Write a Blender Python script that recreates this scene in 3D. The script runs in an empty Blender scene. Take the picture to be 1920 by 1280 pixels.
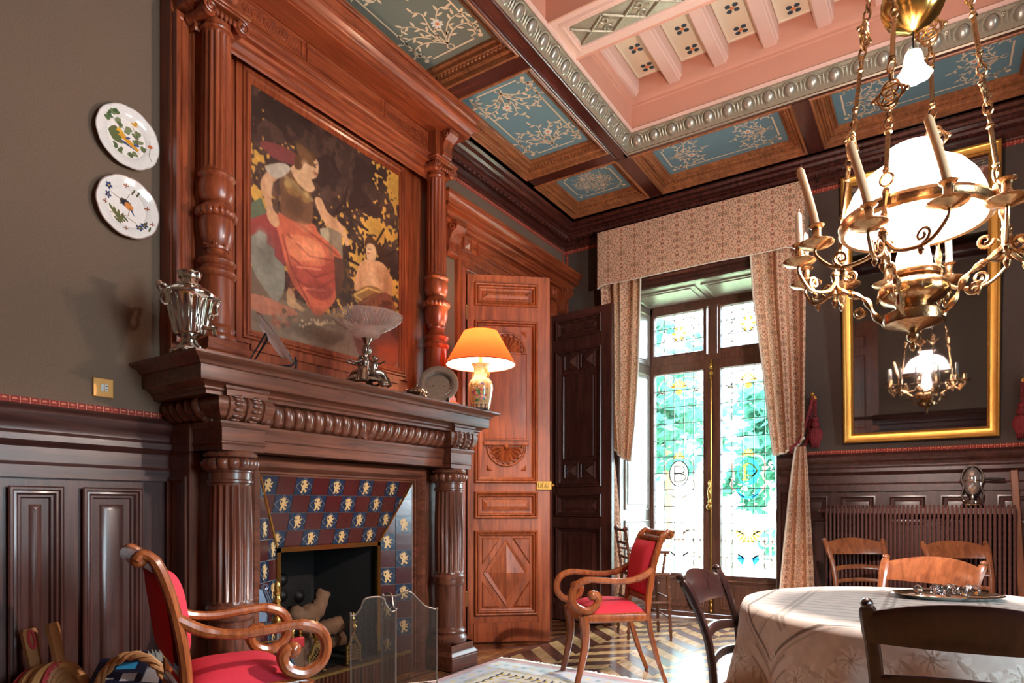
import bpy, math, random
import numpy as np
from mathutils import Vector, Matrix
random.seed(7)
R=math.radians; PI=math.pi; sin=math.sin; cos=math.cos
S=bpy.context.scene; COL=S.collection
# ---------------------------------------------------------------- camera, sky, sun, exposure
cd=bpy.data.cameras.new('camera'); cam=bpy.data.objects.new('camera',cd); COL.objects.link(cam)
cam.location=(0,0,1.08); cam.rotation_euler=(R(90),0,R(33.3))
cd.sensor_width=36; cd.lens=22.5; cd.shift_y=310/1920; cd.clip_start=.05
S.camera=cam
S.view_settings.view_transform='Standard'; S.view_settings.look='None'; S.view_settings.gamma=1
S.view_settings.use_curve_mapping=False; S.view_settings.exposure=1.7
S.cycles.use_denoising=True; S.cycles.max_bounces=8; S.cycles.diffuse_bounces=4; S.cycles.glossy_bounces=4
S.cycles.transmission_bounces=6; S.cycles.transparent_max_bounces=16; S.cycles.sample_clamp_indirect=8; S.cycles.caustics_reflective=False; S.cycles.caustics_refractive=False
wd=bpy.data.worlds.new('sky'); S.world=wd; wd.use_nodes=True
bgn=wd.node_tree.nodes['Background']; bgn.inputs[0].default_value=(.74,.86,1.0,1); bgn.inputs[1].default_value=13.0
def lamp(name,kind,loc,energy,color,size=.1,rot=(0,0,0),sy=None):
    l=bpy.data.lights.new(name,kind); l.energy=energy; l.color=color
    if kind=='AREA':
        l.size=size
        if sy: l.shape='RECTANGLE'; l.size_y=sy
    elif kind=='SUN': l.angle=size
    else: l.shadow_soft_size=size
    o=bpy.data.objects.new(name,l); o.location=loc; o.rotation_euler=rot; COL.objects.link(o); return o
lamp('sun','SUN',(3,12,9),2.6,(1,.95,.86),R(1),rot=(R(-44),0,R(-18)))
# the garden window and the added, unseen side window the sky shines through (portals only guide the sampling of the sky)
for nm,loc,rot,sx,sy in (('garden_window_portal',(-1.80,6.40,1.55),(R(-90),0,0),1.2,3.0),('fill_window_portal',(3.05,1.7,2.0),(0,R(90),0),2.1,1.2)):
    p=lamp(nm,'AREA',loc,1,(1,1,1),sx,rot,sy); p.data.cycles.is_portal=True
# ---------------------------------------------------------------- mesh helpers
class PL:                      # a plane: origin, u, v, n
    def __init__(s,o,u,v,n): s.o,s.u,s.v,s.n=Vector(o),Vector(u),Vector(v),Vector(n)
    def __call__(s,u,v,d=0): return s.o+s.u*u+s.v*v+s.n*d
LW=PL((-3.08,0,0),(0,1,0),(0,0,1),(1,0,0)); WW=PL((0,5.65,0),(1,0,0),(0,0,1),(0,-1,0))
RW=PL((2.97,0,0),(0,-1,0),(0,0,1),(-1,0,0)); BW=PL((0,-.45,0),(-1,0,0),(0,0,1),(0,1,0))
def XP(x): return PL((x,0,0),(0,1,0),(0,0,1),(1,0,0))
def YP(y): return PL((0,y,0),(1,0,0),(0,0,1),(0,-1,0))
def ZP(z): return PL((0,0,z),(1,0,0),(0,-1,0),(0,0,-1))     # looking up: n down
FL=PL((0,0,0),(1,0,0),(0,1,0),(0,0,1))
XY=PL((0,0,0),(1,0,0),(0,0,1),(0,-1,0))
def TM(t=(0,0,0),rz=0,rx=0,ry=0,s=1):
    return Matrix.Translation(t)@Matrix.Rotation(rz,4,'Z')@Matrix.Rotation(ry,4,'Y')@Matrix.Rotation(rx,4,'X')@Matrix.Scale(s,4)
class MB:
    def __init__(s): s.v=[]; s.f=[]; s.uv=None
    def add(s,vs,fs,M=None):
        b=len(s.v)
        s.v+= [tuple(M@Vector(p)) for p in vs] if M else [tuple(p) for p in vs]
        s.f+=[tuple(b+i for i in f) for f in fs]; return s
    def merge(s,o,M=None): return s.add(o.v,o.f,M)
    def box(s,x0,x1,y0,y1,z0,z1,M=None):
        return s.add([(x0,y0,z0),(x1,y0,z0),(x1,y1,z0),(x0,y1,z0),(x0,y0,z1),(x1,y0,z1),(x1,y1,z1),(x0,y1,z1)],
          [(0,3,2,1),(4,5,6,7),(0,1,5,4),(1,2,6,5),(2,3,7,6),(3,0,4,7)],M)
    def bbox(s,x0,x1,y0,y1,z0,z1,b=.004,M=None):       # box with bevelled edges
        vs=[];fs=[]
        for z,i in ((z0,b),(z0+b,0),(z1-b,0),(z1,b)):
            vs+=[(x0+i,y0+b,z),(x0+b,y0+i,z),(x1-b,y0+i,z),(x1-i,y0+b,z),(x1-i,y1-b,z),(x1-b,y1-i,z),(x0+b,y1-i,z),(x0+i,y1-b,z)]
        for k in range(3):
            for i in range(8): j=(i+1)%8; fs.append((k*8+i,k*8+j,k*8+8+j,k*8+8+i))
        fs.append(tuple(range(7,-1,-1))); fs.append(tuple(range(24,32)))
        return s.add(vs,fs,M)
    def lathe(s,prof,n=24,M=None,lobes=0,a0=0,a1=None,cap=True):
        """prof: (r,z) or (r,z,amp); amp cuts (-) or swells (+) `lobes` times round"""
        full=a1 is None; a1=a0+2*PI if full else a1; m=n if full else n+1
        vs=[];fs=[]
        for p in prof:
            r,z=p[0],p[1]; am=p[2] if len(p)>2 else 0
            for i in range(m):
                a=a0+(a1-a0)*i/n; rr=r
                if am and lobes: c=abs(cos(a*lobes/2)); rr=r+am*(c**.7 if am>0 else (1-abs(sin(a*lobes/2))**2.2))
                vs.append((rr*cos(a),rr*sin(a),z))
        for k in range(len(prof)-1):
            for i in range(n):
                j=(i+1)%m if full else i+1
                fs.append((k*m+i,k*m+j,(k+1)*m+j,(k+1)*m+i))
        if full and cap:
            if prof[0][0]>1e-4: fs.append(tuple(range(m-1,-1,-1)))
            if prof[-1][0]>1e-4: fs.append(tuple(range((len(prof)-1)*m,len(prof)*m)))
        return s.add(vs,fs,M)
    def tube(s,pts,r,n=8,closed=False,M=None,flat=1,cap=True,up=None):
        P=[Vector(p) for p in pts]; N=len(P); vs=[];fs=[]; nrm=None
        for i,p in enumerate(P):
            a=P[i-1] if (i>0 or closed) else p; b=P[(i+1)%N] if (i<N-1 or closed) else p
            t=(b-a); t=t.normalized() if t.length>1e-9 else Vector((0,0,1))
            if up is not None: nrm=Vector(up)
            elif nrm is None: nrm=Vector((0,0,1)) if abs(t.z)<.9 else Vector((1,0,0))
            nrm=(nrm-t*nrm.dot(t)); nrm=nrm.normalized() if nrm.length>1e-6 else t.orthogonal().normalized()
            bn=t.cross(nrm); rr=r[i] if isinstance(r,(list,tuple)) else r
            for k in range(n):
                a=2*PI*k/n; vs.append(p+bn*(rr*cos(a)*flat)+nrm*(rr*sin(a)))
        for i in range(N if closed else N-1):
            j=(i+1)%N
            for k in range(n): l=(k+1)%n; fs.append((i*n+k,i*n+l,j*n+l,j*n+k))
        if cap and not closed: fs.append(tuple(range(n-1,-1,-1))); fs.append(tuple((N-1)*n+k for k in range(n)))
        return s.add(vs,fs,M)
    def sweep(s,path,prof,closed=False,M=None,cap=False):
        P=[Vector((p[0],p[1])) for p in path]; N=len(P); offs=[]
        for i in range(N):
            ns=[]
            if i>0 or closed: d=(P[i]-P[i-1]).normalized(); ns.append(Vector((d.y,-d.x)))
            if i<N-1 or closed: d=(P[(i+1)%N]-P[i]).normalized(); ns.append(Vector((d.y,-d.x)))
            offs.append(ns[0] if len(ns)==1 else (ns[0]+ns[1])/(1+ns[0].dot(ns[1])))
        m=len(prof); vs=[];fs=[]
        for p,o in zip(P,offs):
            for (q,z) in prof: vs.append((p.x+o.x*q,p.y+o.y*q,z))
        for i in range(N if closed else N-1):
            j=(i+1)%N
            for k in range(m-1): fs.append((i*m+k,j*m+k,j*m+k+1,i*m+k+1))
        if cap and not closed: fs.append(tuple(range(m))); fs.append(tuple((N-1)*m+k for k in range(m-1,-1,-1)))
        return s.add(vs,fs,M)
    def panel(s,P,u0,u1,v0,v1,rings,cap=True):
        vs=[];fs=[]
        for (i,d) in rings: vs+=[P(u0+i,v0+i,d),P(u1-i,v0+i,d),P(u1-i,v1-i,d),P(u0+i,v1-i,d)]
        for k in range(len(rings)-1):
            for i in range(4): j=(i+1)%4; fs.append((4*k+i,4*k+j,4*k+4+j,4*k+4+i))
        if cap: b=4*(len(rings)-1); fs.append((b,b+1,b+2,b+3))
        return s.add(vs,fs)
    def poly(s,pts,P,d0,d1=None):
        n=len(pts); vs=[P(a,b,d0) for a,b in pts]; fs=[tuple(range(n))]
        if d1 is not None:
            vs+=[P(a,b,d1) for a,b in pts]; fs=[tuple(range(n-1,-1,-1)),tuple(range(n,2*n))]+[(i,(i+1)%n,n+(i+1)%n,n+i) for i in range(n)]
        return s.add(vs,fs)
    def ribbon(s,pts,w,P,d):               # flat painted line in a plane
        vs=[];fs=[]; N=len(pts)
        for i,p in enumerate(pts):
            a=Vector(pts[max(i-1,0)]); b=Vector(pts[min(i+1,N-1)]); t=(b-a); t=t.normalized() if t.length>1e-9 else Vector((1,0)); n=Vector((-t.y,t.x))
            ww=w[i] if isinstance(w,(list,tuple)) else w
            q=Vector(p); vs+=[P(*(q+n*ww/2),d),P(*(q-n*ww/2),d)]
        for i in range(N-1): fs.append((2*i,2*i+1,2*i+3,2*i+2))
        return s.add(vs,fs)
    def ball(s,c,r,nx=12,ny=8,sc=(1,1,1),M=None):
        T=Matrix.Translation(c)@Matrix.Diagonal((sc[0],sc[1],sc[2],1))
        if M: T=M@T
        return s.lathe([(max(r*sin(PI*i/ny),1e-5),-r*cos(PI*i/ny)) for i in range(ny+1)],nx,T)
    def grid(s,fn,nu,nv,M=None):
        """fn(u,v)->point, also records uv"""
        b=len(s.v); vs=[fn(i/nu,j/nv) for j in range(nv+1) for i in range(nu+1)]
        fs=[(j*(nu+1)+i,j*(nu+1)+i+1,(j+1)*(nu+1)+i+1,(j+1)*(nu+1)+i) for j in range(nv) for i in range(nu)]
        if s.uv is None: s.uv={}
        for j in range(nv+1):
            for i in range(nu+1): s.uv[b+j*(nu+1)+i]=(i/nu,j/nv)
        return s.add(vs,fs,M)
OFF={}
def build(name,mb,mat,parent=None,angle=38,flat=False,local=False):
    me=bpy.data.meshes.new(name); poff=OFF.get(parent.name,Vector((0,0,0))) if parent else Vector((0,0,0)); off=Vector((0,0,0)) if local else poff
    V=mb.v if off.length==0 else [(x-off.x,y-off.y,z-off.z) for x,y,z in mb.v]
    me.from_pydata(V,[],mb.f); me.update()
    if mb.uv:
        ul=me.uv_layers.new(name='UVMap'); li=np.zeros(len(me.loops),dtype=np.int32); me.loops.foreach_get('vertex_index',li)
        tab=np.zeros((len(mb.v),2),dtype=np.float32)
        for k,q in mb.uv.items(): tab[k]=q
        ul.data.foreach_set('uv',tab[li].ravel())
    if not flat:
        me.polygons.foreach_set('use_smooth',[True]*len(me.polygons)); me.set_sharp_from_angle(angle=R(angle))
    if mat: me.materials.append(mat)
    o=bpy.data.objects.new(name,me); COL.objects.link(o)
    if parent: o.parent=parent; OFF[o.name]=poff
    return o
def tag(o,label=None,cat=None,group=None,kind=None):
    if label: o['label']=label
    if cat: o['category']=cat
    if group: o['group']=group
    if kind: o['kind']=kind
    return o
def thing(name,label,cat,loc=(0,0,0),rz=0,group=None,local=False):
    o=bpy.data.objects.new(name,None); COL.objects.link(o); o.location=loc; o.rotation_euler=(0,0,rz); o.empty_display_size=.05
    OFF[o.name]=Vector((0,0,0)) if local else Vector(loc)
    return tag(o,label,cat,group)
def struct(name,mb,mat,parent=None,**k):
    o=build(name,mb,mat,parent,**k); o['kind']='structure'; return o
def shared(o,loc,parent,rot=None,mat=None,scale=None):    # a copy that shares mesh data
    c=o.copy(); COL.objects.link(c); c.parent=parent; OFF[c.name]=OFF.get(parent.name,Vector()) if parent else Vector()
    c.location=Vector(loc)-(OFF[c.name] if parent else Vector())
    if rot is not None: c.rotation_euler=rot
    if scale: c.scale=scale
    return c
def kids(o): return [c for c in bpy.data.objects if c.parent==o]
def copy_tree(o,loc,rz,label=None,parent=None):
    c=o.copy(); COL.objects.link(c); c.parent=parent
    if parent is None: c.location=loc; c.rotation_euler=(0,0,rz)
    if label: c['label']=label
    for ch in kids(o): copy_tree(ch,None,0,None,c)
    return c
def bez(p,n=8):                     # Catmull-Rom through points
    P=[Vector(q) for q in p]; out=[]
    for i in range(len(P)-1):
        a=P[max(i-1,0)];b=P[i];c=P[i+1];d=P[min(i+2,len(P)-1)]
        for k in range(n):
            t=k/n; out.append(.5*((2*b)+(c-a)*t+(2*a-5*b+4*c-d)*t*t+(3*b-a-3*c+d)*t**3))
    out.append(P[-1]); return out
def spiral(c,r0,r1,a0,turns,n=24):   # 2D spiral points
    return [(c[0]+(r0+(r1-r0)*i/n)*cos(a0+turns*2*PI*i/n),c[1]+(r0+(r1-r0)*i/n)*sin(a0+turns*2*PI*i/n)) for i in range(n+1)]
def rect(x0,x1,y0,y1): return [(x0,y0),(x0,y1),(x1,y1),(x1,y0)]      # clockwise: sweep goes inwards
def leaf(mb,M,w,h,curl=.3,nu=6,nv=8,lobes=3):      # carved acanthus leaf: grid with lobed edge and ribs
    def fn(u,v):
        x=(u-.5)*2; wid=w*.5*(sin(PI*min(v*.86+.12,1))**.7)*(.72+.28*abs(sin(v*PI*lobes)))
        return (x*wid, h*v*(1-.10*v), curl*h*(v**3)*.6+.035*h*cos(x*PI*2.5)+.05*h*(1-x*x))
    t=MB().grid(fn,nu,nv); mb.add(t.v,t.f,M)
# ---------------------------------------------------------------- materials
def hexc(h): return tuple(((int(h[i:i+2],16)/255+.055)/1.055)**2.4 if int(h[i:i+2],16)>10 else int(h[i:i+2],16)/255/12.92 for i in (0,2,4))+(1,)
class NT:
    def __init__(s,name):
        s.m=bpy.data.materials.new(name); s.m.use_nodes=True; s.t=s.m.node_tree; s.b=s.t.nodes['Principled BSDF']; s.out=s.t.nodes['Material Output']
    def n(s,kind,**k):
        x=s.t.nodes.new('ShaderNode'+kind)
        for a,v in k.items():
            if a.startswith('i_'): x.inputs[a[2:].replace('_',' ')].default_value=v
            else: setattr(x,a,v)
        return x
    def l(s,a,b): s.t.links.new(a,b)
def mat(name,col,rough=.5,metal=0,noise=0,nscale=20,bump=0,bscale=60,coat=0,emis=0,**k):
    t=NT(name); c=hexc(col) if isinstance(col,str) else col; b=t.b
    b.inputs['Base Color'].default_value=c; b.inputs['Roughness'].default_value=rough; b.inputs['Metallic'].default_value=metal; b.inputs['Coat Weight'].default_value=coat; b.inputs['Coat Roughness'].default_value=.12
    tc=t.n('TexCoord')
    if noise:
        nz=t.n('TexNoise',i_Scale=nscale,i_Detail=4.0); t.l(tc.outputs['Object'],nz.inputs['Vector'])
        mx=t.n('MixRGB',blend_type='MULTIPLY'); mr=t.n('MapRange'); mr.inputs['To Min'].default_value=1-noise; mr.inputs['To Max'].default_value=1+noise*.6
        t.l(nz.outputs['Fac'],mr.inputs['Value']); mx.inputs['Fac'].default_value=1; mx.inputs['Color1'].default_value=c; t.l(mr.outputs[0],mx.inputs['Color2']); t.l(mx.outputs[0],b.inputs['Base Color'])
    if bump:
        nb=t.n('TexNoise',i_Scale=bscale,i_Detail=3.0); t.l(tc.outputs['Object'],nb.inputs['Vector'])
        bp=t.n('Bump',i_Strength=bump,i_Distance=.004); t.l(nb.outputs['Fac'],bp.inputs['Height']); t.l(bp.outputs[0],b.inputs['Normal'])
    if emis: b.inputs['Emission Color'].default_value=c; b.inputs['Emission Strength'].default_value=emis
    for a,v in k.items(): b.inputs[a.replace('_',' ')].default_value=v
    return t.m
def wood(name,light,dark,axis='z',rough=.34,coat=.2,sc=1.0,bump=.08):
    t=NT(name); b=t.b; tc=t.n('TexCoord'); mp=t.n('Mapping'); s={'x':(2.2,34,34),'y':(34,2.2,34),'z':(34,34,2.2)}[axis]
    mp.inputs['Scale'].default_value=tuple(q*sc for q in s); t.l(tc.outputs['Object'],mp.inputs['Vector'])
    oi=t.n('ObjectInfo'); ad=t.n('VectorMath',operation='ADD'); t.l(mp.outputs[0],ad.inputs[0]); ml=t.n('VectorMath',operation='SCALE'); ml.inputs['Scale'].default_value=37; t.l(oi.outputs['Random'],ml.inputs[0]); t.l(ml.outputs[0],ad.inputs[1])
    n1=t.n('TexNoise',i_Scale=1.0,i_Detail=6.0,i_Roughness=.62,i_Distortion=.9); t.l(ad.outputs[0],n1.inputs['Vector'])
    mp2=t.n('Mapping'); mp2.inputs['Scale'].default_value=(5,5,5); t.l(tc.outputs['Object'],mp2.inputs['Vector']); n2=t.n('TexNoise',i_Scale=1.0,i_Detail=2.0); t.l(mp2.outputs[0],n2.inputs['Vector'])
    cr=t.n('ValToRGB'); cr.color_ramp.elements[0].position=.3; cr.color_ramp.elements[0].color=hexc(dark); cr.color_ramp.elements[1].position=.68; cr.color_ramp.elements[1].color=hexc(light); t.l(n1.outputs['Fac'],cr.inputs[0])
    mr=t.n('MapRange'); mr.inputs['To Min'].default_value=.72; mr.inputs['To Max'].default_value=1.22; t.l(n2.outputs['Fac'],mr.inputs['Value'])
    mx=t.n('MixRGB',blend_type='MULTIPLY'); mx.inputs['Fac'].default_value=1; t.l(cr.outputs[0],mx.inputs['Color1']); t.l(mr.outputs[0],mx.inputs['Color2'])
    t.l(mx.outputs[0],b.inputs['Base Color']); b.inputs['Roughness'].default_value=rough; b.inputs['Coat Weight'].default_value=coat; b.inputs['Coat Roughness'].default_value=.18
    bp=t.n('Bump',i_Strength=bump,i_Distance=.002); t.l(n1.outputs['Fac'],bp.inputs['Height']); t.l(bp.outputs[0],b.inputs['Normal'])
    return t.m
RED=wood('mahogany','A24F2C','642512','z'); REDH=wood('mahogany_horizontal','A24F2C','642512','y')
DRK=wood('dark_walnut','54302A','2C1613','z'); DRKH=wood('dark_walnut_horizontal','54302A','2C1613','y'); DRKX=wood('dark_walnut_across','54302A','2C1613','x')  # a darker wood, its colour also carrying the weak light on the wainscot
MAN=wood('walnut','7A4530','402014','z'); MANH=wood('walnut_horizontal','7A4530','402014','y')
DOOR1=wood('red_walnut','B05C30','6E2E14','z',sc=.8,coat=.04,rough=.46); DOOR2=wood('shaded_walnut','5A332A','331A16','z')  # leaves of one door; the second one's shade is put into its colour
CEI=wood('ceiling_oak','A9683F','6E3E22','y',rough=.4); CEIX=wood('ceiling_oak_across','A9683F','6E3E22','x',rough=.4)
BEAM=wood('beam_mahogany','5E2C24','35160F','y',rough=.25,coat=.6); BEAMX=wood('beam_mahogany_across','5E2C24','35160F','x',rough=.25,coat=.6)
CHR=wood('cherry','955A38','653520','z',rough=.28,coat=.5); CHD=wood('ebonised_walnut','3A1F1C','1C0C0B','z',rough=.28,coat=.5); ARM=wood('polished_walnut','A35A2E','6A3014','z',rough=.25,coat=.6)
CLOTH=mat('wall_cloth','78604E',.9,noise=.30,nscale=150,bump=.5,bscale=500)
CLOTHD=mat('wall_cloth_shaded','54473F',.9,noise=.30,nscale=150,bump=.5,bscale=500)  # same cloth, shade of the dim window wall put into the colour
PINK=mat('salmon_paint','D0967F',.6,noise=.05,nscale=9); PINKL=mat('pale_pink_paint','DDB6A6',.6,noise=.05,nscale=9)
SILV=mat('silver_gilt_plaster','A79C86',.42,.35,noise=.3,nscale=60); EGG=mat('silvered_egg','A9A294',.32,.55,noise=.2,nscale=40)
BLUE=mat('blue_canvas','6A8C98',.75,noise=.06,nscale=14); BLUEG=mat('grey_canvas','70766C',.75,noise=.06,nscale=14)
CREAM=mat('cream_paint','E2D3B8',.6); OCHRE=mat('stencil_cream','E6CFAE',.7); NAVY=mat('stencil_navy','2E4553',.6); ORANGE=mat('stencil_orange','DE8A55',.6)
TILR=mat('maroon_tile','431516',.22,noise=.25,nscale=14,coat=.2,bump=.25,bscale=14); TILB=mat('navy_tile','10263E',.22,noise=.25,nscale=14,coat=.2,bump=.25,bscale=14)
GOLD=mat('tile_gilding','C9A26A',.45,.15,noise=.2,nscale=120); GROUT=mat('grout','8A8078',.8)
BRASS=mat('brass','C9A45A',.22,1,noise=.15,nscale=30); BRASSD=mat('old_brass','9C7C45',.5,.85,noise=.3,nscale=60); BRONZE=mat('chandelier_brass','B5916A',.26,1,noise=.35,nscale=60,bump=.3,bscale=90)
IRON=mat('black_iron','1E1B1A',.55,.6,noise=.3,nscale=40,bump=.3); SOOT=mat('soot','090807',.9,noise=.4,nscale=20,bump=.5,bscale=40)
SILVER=mat('polished_silver','D8D2C8',.12,1,noise=.08,nscale=25); SILVERD=mat('tarnished_silver','A79C92',.25,1,noise=.45,nscale=70); PEWTER=mat('pewter','9C9286',.45,.75,noise=.3,nscale=40,bump=.2)
GILT=mat('gilt','D29A48',.35,.75,noise=.2,nscale=25); MIRR=mat('mirror_glass','B8B4B4',.02,1); WAX=mat('candle_wax','E8BE92',.5); WAXW=mat('white_candle_wax','F0E4D2',.5)
CRIM=mat('crimson_velvet','BE3040',.8,noise=.10,nscale=60,bump=.2,bscale=300,Specular_IOR_Level=.2); CRIMT=mat('crimson_tassel','8A2A30',.8,noise=.3,nscale=90,bump=.5,bscale=200)
RUSH=mat('rush','C98B4A',.8,noise=.35,nscale=70,bump=.6,bscale=120); RADI=mat('radiator_paint','5B3730',.5,noise=.1); WICK=mat('wicker','B98A5C',.7,noise=.3,nscale=50,bump=.4,bscale=80)
BARK=mat('bark','6A4C36',.9,noise=.4,nscale=22,bump=1,bscale=30); BLACK=mat('black_lacquer','17131A',.3); WHITE=mat('white_paint','E8E4DC',.5); PAPER=mat('paper','D9D2C6',.7); LEAD=mat('lead_came','5B6266',.5,.3)
LEAFM=mat('leaf_green','6FA06A',.6,noise=.5,nscale=3); STONE=mat('pale_stone','D8D2C4',.8,noise=.1)
def glass(name,col,rough=.0,mixt=.85,ior=1.45):
    t=NT(name); tr=t.n('BsdfTransparent'); tr.inputs[0].default_value=hexc(col); gl=t.n('BsdfGlossy'); gl.inputs['Roughness'].default_value=rough+.02
    lw=t.n('LayerWeight'); lw.inputs['Blend'].default_value=.25; mx=t.n('MixShader'); mr=t.n('MapRange'); mr.inputs['To Min'].default_value=1-mixt-.1 if mixt<.9 else .02; mr.inputs['To Max'].default_value=.65
    t.l(lw.outputs['Fresnel'],mr.inputs['Value']); t.l(mr.outputs[0],mx.inputs[0]); t.l(tr.outputs[0],mx.inputs[1]); t.l(gl.outputs[0],mx.inputs[2]); t.l(mx.outputs[0],t.out.inputs[0]); return t.m
PANE=glass('window_glass','F4FAF8',0,.97); CRYS=None
def glow(name,col,emis,transp=.0,trans=.5,ecol=None):
    t=NT(name); d=t.n('BsdfDiffuse'); d.inputs[0].default_value=hexc(col); tl=t.n('BsdfTranslucent'); tl.inputs[0].default_value=hexc(col); m1=t.n('MixShader'); m1.inputs[0].default_value=trans; t.l(d.outputs[0],m1.inputs[1]); t.l(tl.outputs[0],m1.inputs[2])
    e=t.n('Emission'); e.inputs[0].default_value=hexc(ecol or col); e.inputs[1].default_value=emis; ad=t.n('AddShader'); t.l(m1.outputs[0],ad.inputs[0]); t.l(e.outputs[0],ad.inputs[1])
    tp=t.n('BsdfTransparent'); m2=t.n('MixShader'); m2.inputs[0].default_value=transp; t.l(ad.outputs[0],m2.inputs[1]); t.l(tp.outputs[0],m2.inputs[2]); t.l(m2.outputs[0],t.out.inputs[0]); return t.m
def vcol(name,col,trans=.5): return glow(name,col,0,0,trans)
# ---------------------------------------------------------------- painted surfaces (flat art): small canvases filled by numpy
class Paint:
    def __init__(s,w,h,bg):
        s.w,s.h=w,h; s.a=np.empty((h,w,3),np.float32); s.a[:]=s.c(bg); s.Y,s.X=np.mgrid[0:h,0:w]; s.X=(s.X+.5)/w; s.Y=(s.Y+.5)/h
    def c(s,h): return np.array([int(h[i:i+2],16)/255 for i in (0,2,4)],np.float32) if isinstance(h,str) else np.array(h,np.float32)
    def _bb(s,x0,x1,y0,y1):
        return (slice(max(int(y0*s.h)-2,0),min(int(y1*s.h)+3,s.h)),slice(max(int(x0*s.w)-2,0),min(int(x1*s.w)+3,s.w)))
    def put(s,sl,m,col,al=1): 
        m=(m.astype(np.float32)*al)[...,None]; s.a[sl]=s.a[sl]*(1-m)+s.c(col)*m
    def poly(s,pts,col,al=1):
        xs=[p[0] for p in pts];ys=[p[1] for p in pts]; sl=s._bb(min(xs),max(xs),min(ys),max(ys)); X=s.X[sl];Y=s.Y[sl]; m=np.zeros(X.shape,bool)
        for i in range(len(pts)):
            x0,y0=pts[i-1];x1,y1=pts[i]
            if y0==y1: continue
            m^=((Y<y0)!=(Y<y1))&(X<(x1-x0)*(Y-y0)/(y1-y0)+x0)
        s.put(sl,m,col,al); return s
    def ell(s,cx,cy,rx,ry,col,rot=0,al=1,soft=0):
        q=max(rx,ry)*1.05; sl=s._bb(cx-q,cx+q,cy-q*s.w/s.h if s.w>s.h else cy-q*1.6,cy+q*1.6); X=s.X[sl]-cx;Y=(s.Y[sl]-cy); c_,s_=cos(rot),sin(rot)
        d=((X*c_+Y*s_)/rx)**2+((-X*s_+Y*c_)/ry)**2
        s.put(sl,(np.clip((1-d)/soft,0,1) if soft else d<1),col,al); return s
    def line(s,pts,wd,col,al=1):
        for (x0,y0),(x1,y1) in zip(pts[:-1],pts[1:]):
            sl=s._bb(min(x0,x1)-wd,max(x0,x1)+wd,min(y0,y1)-wd,max(y0,y1)+wd); X=s.X[sl];Y=s.Y[sl]; dx,dy=x1-x0,y1-y0; L=dx*dx+dy*dy+1e-12
            t=np.clip(((X-x0)*dx+(Y-y0)*dy)/L,0,1); s.put(sl,((X-x0-t*dx)**2+(Y-y0-t*dy)**2)<(wd/2)**2,col,al)
        return s
    def noise(s,n,seed=0):
        r=np.random.RandomState(seed).rand(n+2,n+2); gx=s.X*n;gy=s.Y*n; ix=gx.astype(int);iy=gy.astype(int); fx=gx-ix;fy=gy-iy; fx=fx*fx*(3-2*fx);fy=fy*fy*(3-2*fy)
        return (r[iy,ix]*(1-fx)+r[iy,ix+1]*fx)*(1-fy)+(r[iy+1,ix]*(1-fx)+r[iy+1,ix+1]*fx)*fy
    def fbm(s,n,seed=0,o=4): return sum(s.noise(n*2**k,seed+k)*.5**k for k in range(o))/sum(.5**k for k in range(o))
    def tex(s,amt,n=60,seed=3): s.a*=(1-amt+2*amt*s.fbm(n,seed,2))[...,None]; return s
    def image(s,name):
        im=bpy.data.images.new(name,s.w,s.h); buf=np.ones((s.h,s.w,4),np.float32); buf[...,:3]=np.clip(s.a,0,1); im.pixels.foreach_set(buf.ravel()); im.update(); im.pack(); return im
def imat(name,im,rough=.6,rep=(1,1),bump=0,coat=0,trans=0,spec=.5,coord='UV'):
    t=NT(name); tc=t.n('TexCoord'); mp=t.n('Mapping'); mp.inputs['Scale'].default_value=(rep[0],rep[1],1); t.l(tc.outputs[coord],mp.inputs['Vector']); ti=t.n('TexImage'); ti.image=im; t.l(mp.outputs[0],ti.inputs['Vector'])
    t.l(ti.outputs[0],t.b.inputs['Base Color']); t.b.inputs['Roughness'].default_value=rough; t.b.inputs['Coat Weight'].default_value=coat; t.b.inputs['Specular IOR Level'].default_value=spec
    if bump:
        bp=t.n('Bump',i_Strength=bump,i_Distance=.003); t.l(ti.outputs[0],bp.inputs['Height']); t.l(bp.outputs[0],t.b.inputs['Normal'])
    if trans:
        tl=t.n('BsdfTranslucent'); t.l(ti.outputs[0],tl.inputs[0]); mx=t.n('MixShader'); mx.inputs[0].default_value=trans; t.l(t.b.outputs[0],mx.inputs[1]); t.l(tl.outputs[0],mx.inputs[2]); t.l(mx.outputs[0],t.out.inputs[0])
    return t.m
# part b
# ================================================================ THE ROOM
X0,X1,Y0,Y1=-3.08,2.97,-.45,5.65
# floor slab, chevron parquet laid on it
m=MB(); m.box(X0-.3,X1+.3,Y0-.3,6.45,-.12,-.006); floor=struct('floor',m,wood('floor_oak','A9764A','6B4026','y',rough=.22,coat=.3))
PARL=wood('parquet_pale','D2AE7F','A57C4E','y',rough=.2,coat=.4,sc=.8); PARD=wood('parquet_dark','6E4638','44261F','y',rough=.22,coat=1,sc=.8); PARO=wood('parquet_honey','B67B48','8A5229','y',rough=.25,coat=.6,sc=.8)
def strip_mesh(sgn,w,L):
    m=MB(); g=.0012; m.v=[(0,g,-.006),(L,g+sgn*L,-.006),(L,w-g+sgn*L,-.006),(0,w-g,-.006),(0,g,0),(L,g+sgn*L,0),(L,w-g+sgn*L,0),(0,w-g,0)]
    if sgn<0: m.f=[(4,5,6,7),(0,1,5,4),(1,2,6,5),(2,3,7,6),(3,0,4,7)]
    else: m.f=[(4,5,6,7),(0,1,5,4),(1,2,6,5),(2,3,7,6),(3,0,4,7)]
    return m
bx=[-3.06,-2.61,-2.54,-2.19,-1.84,-1.49,-1.14,-.79,-.44]
PW=.137; protos={}
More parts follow.
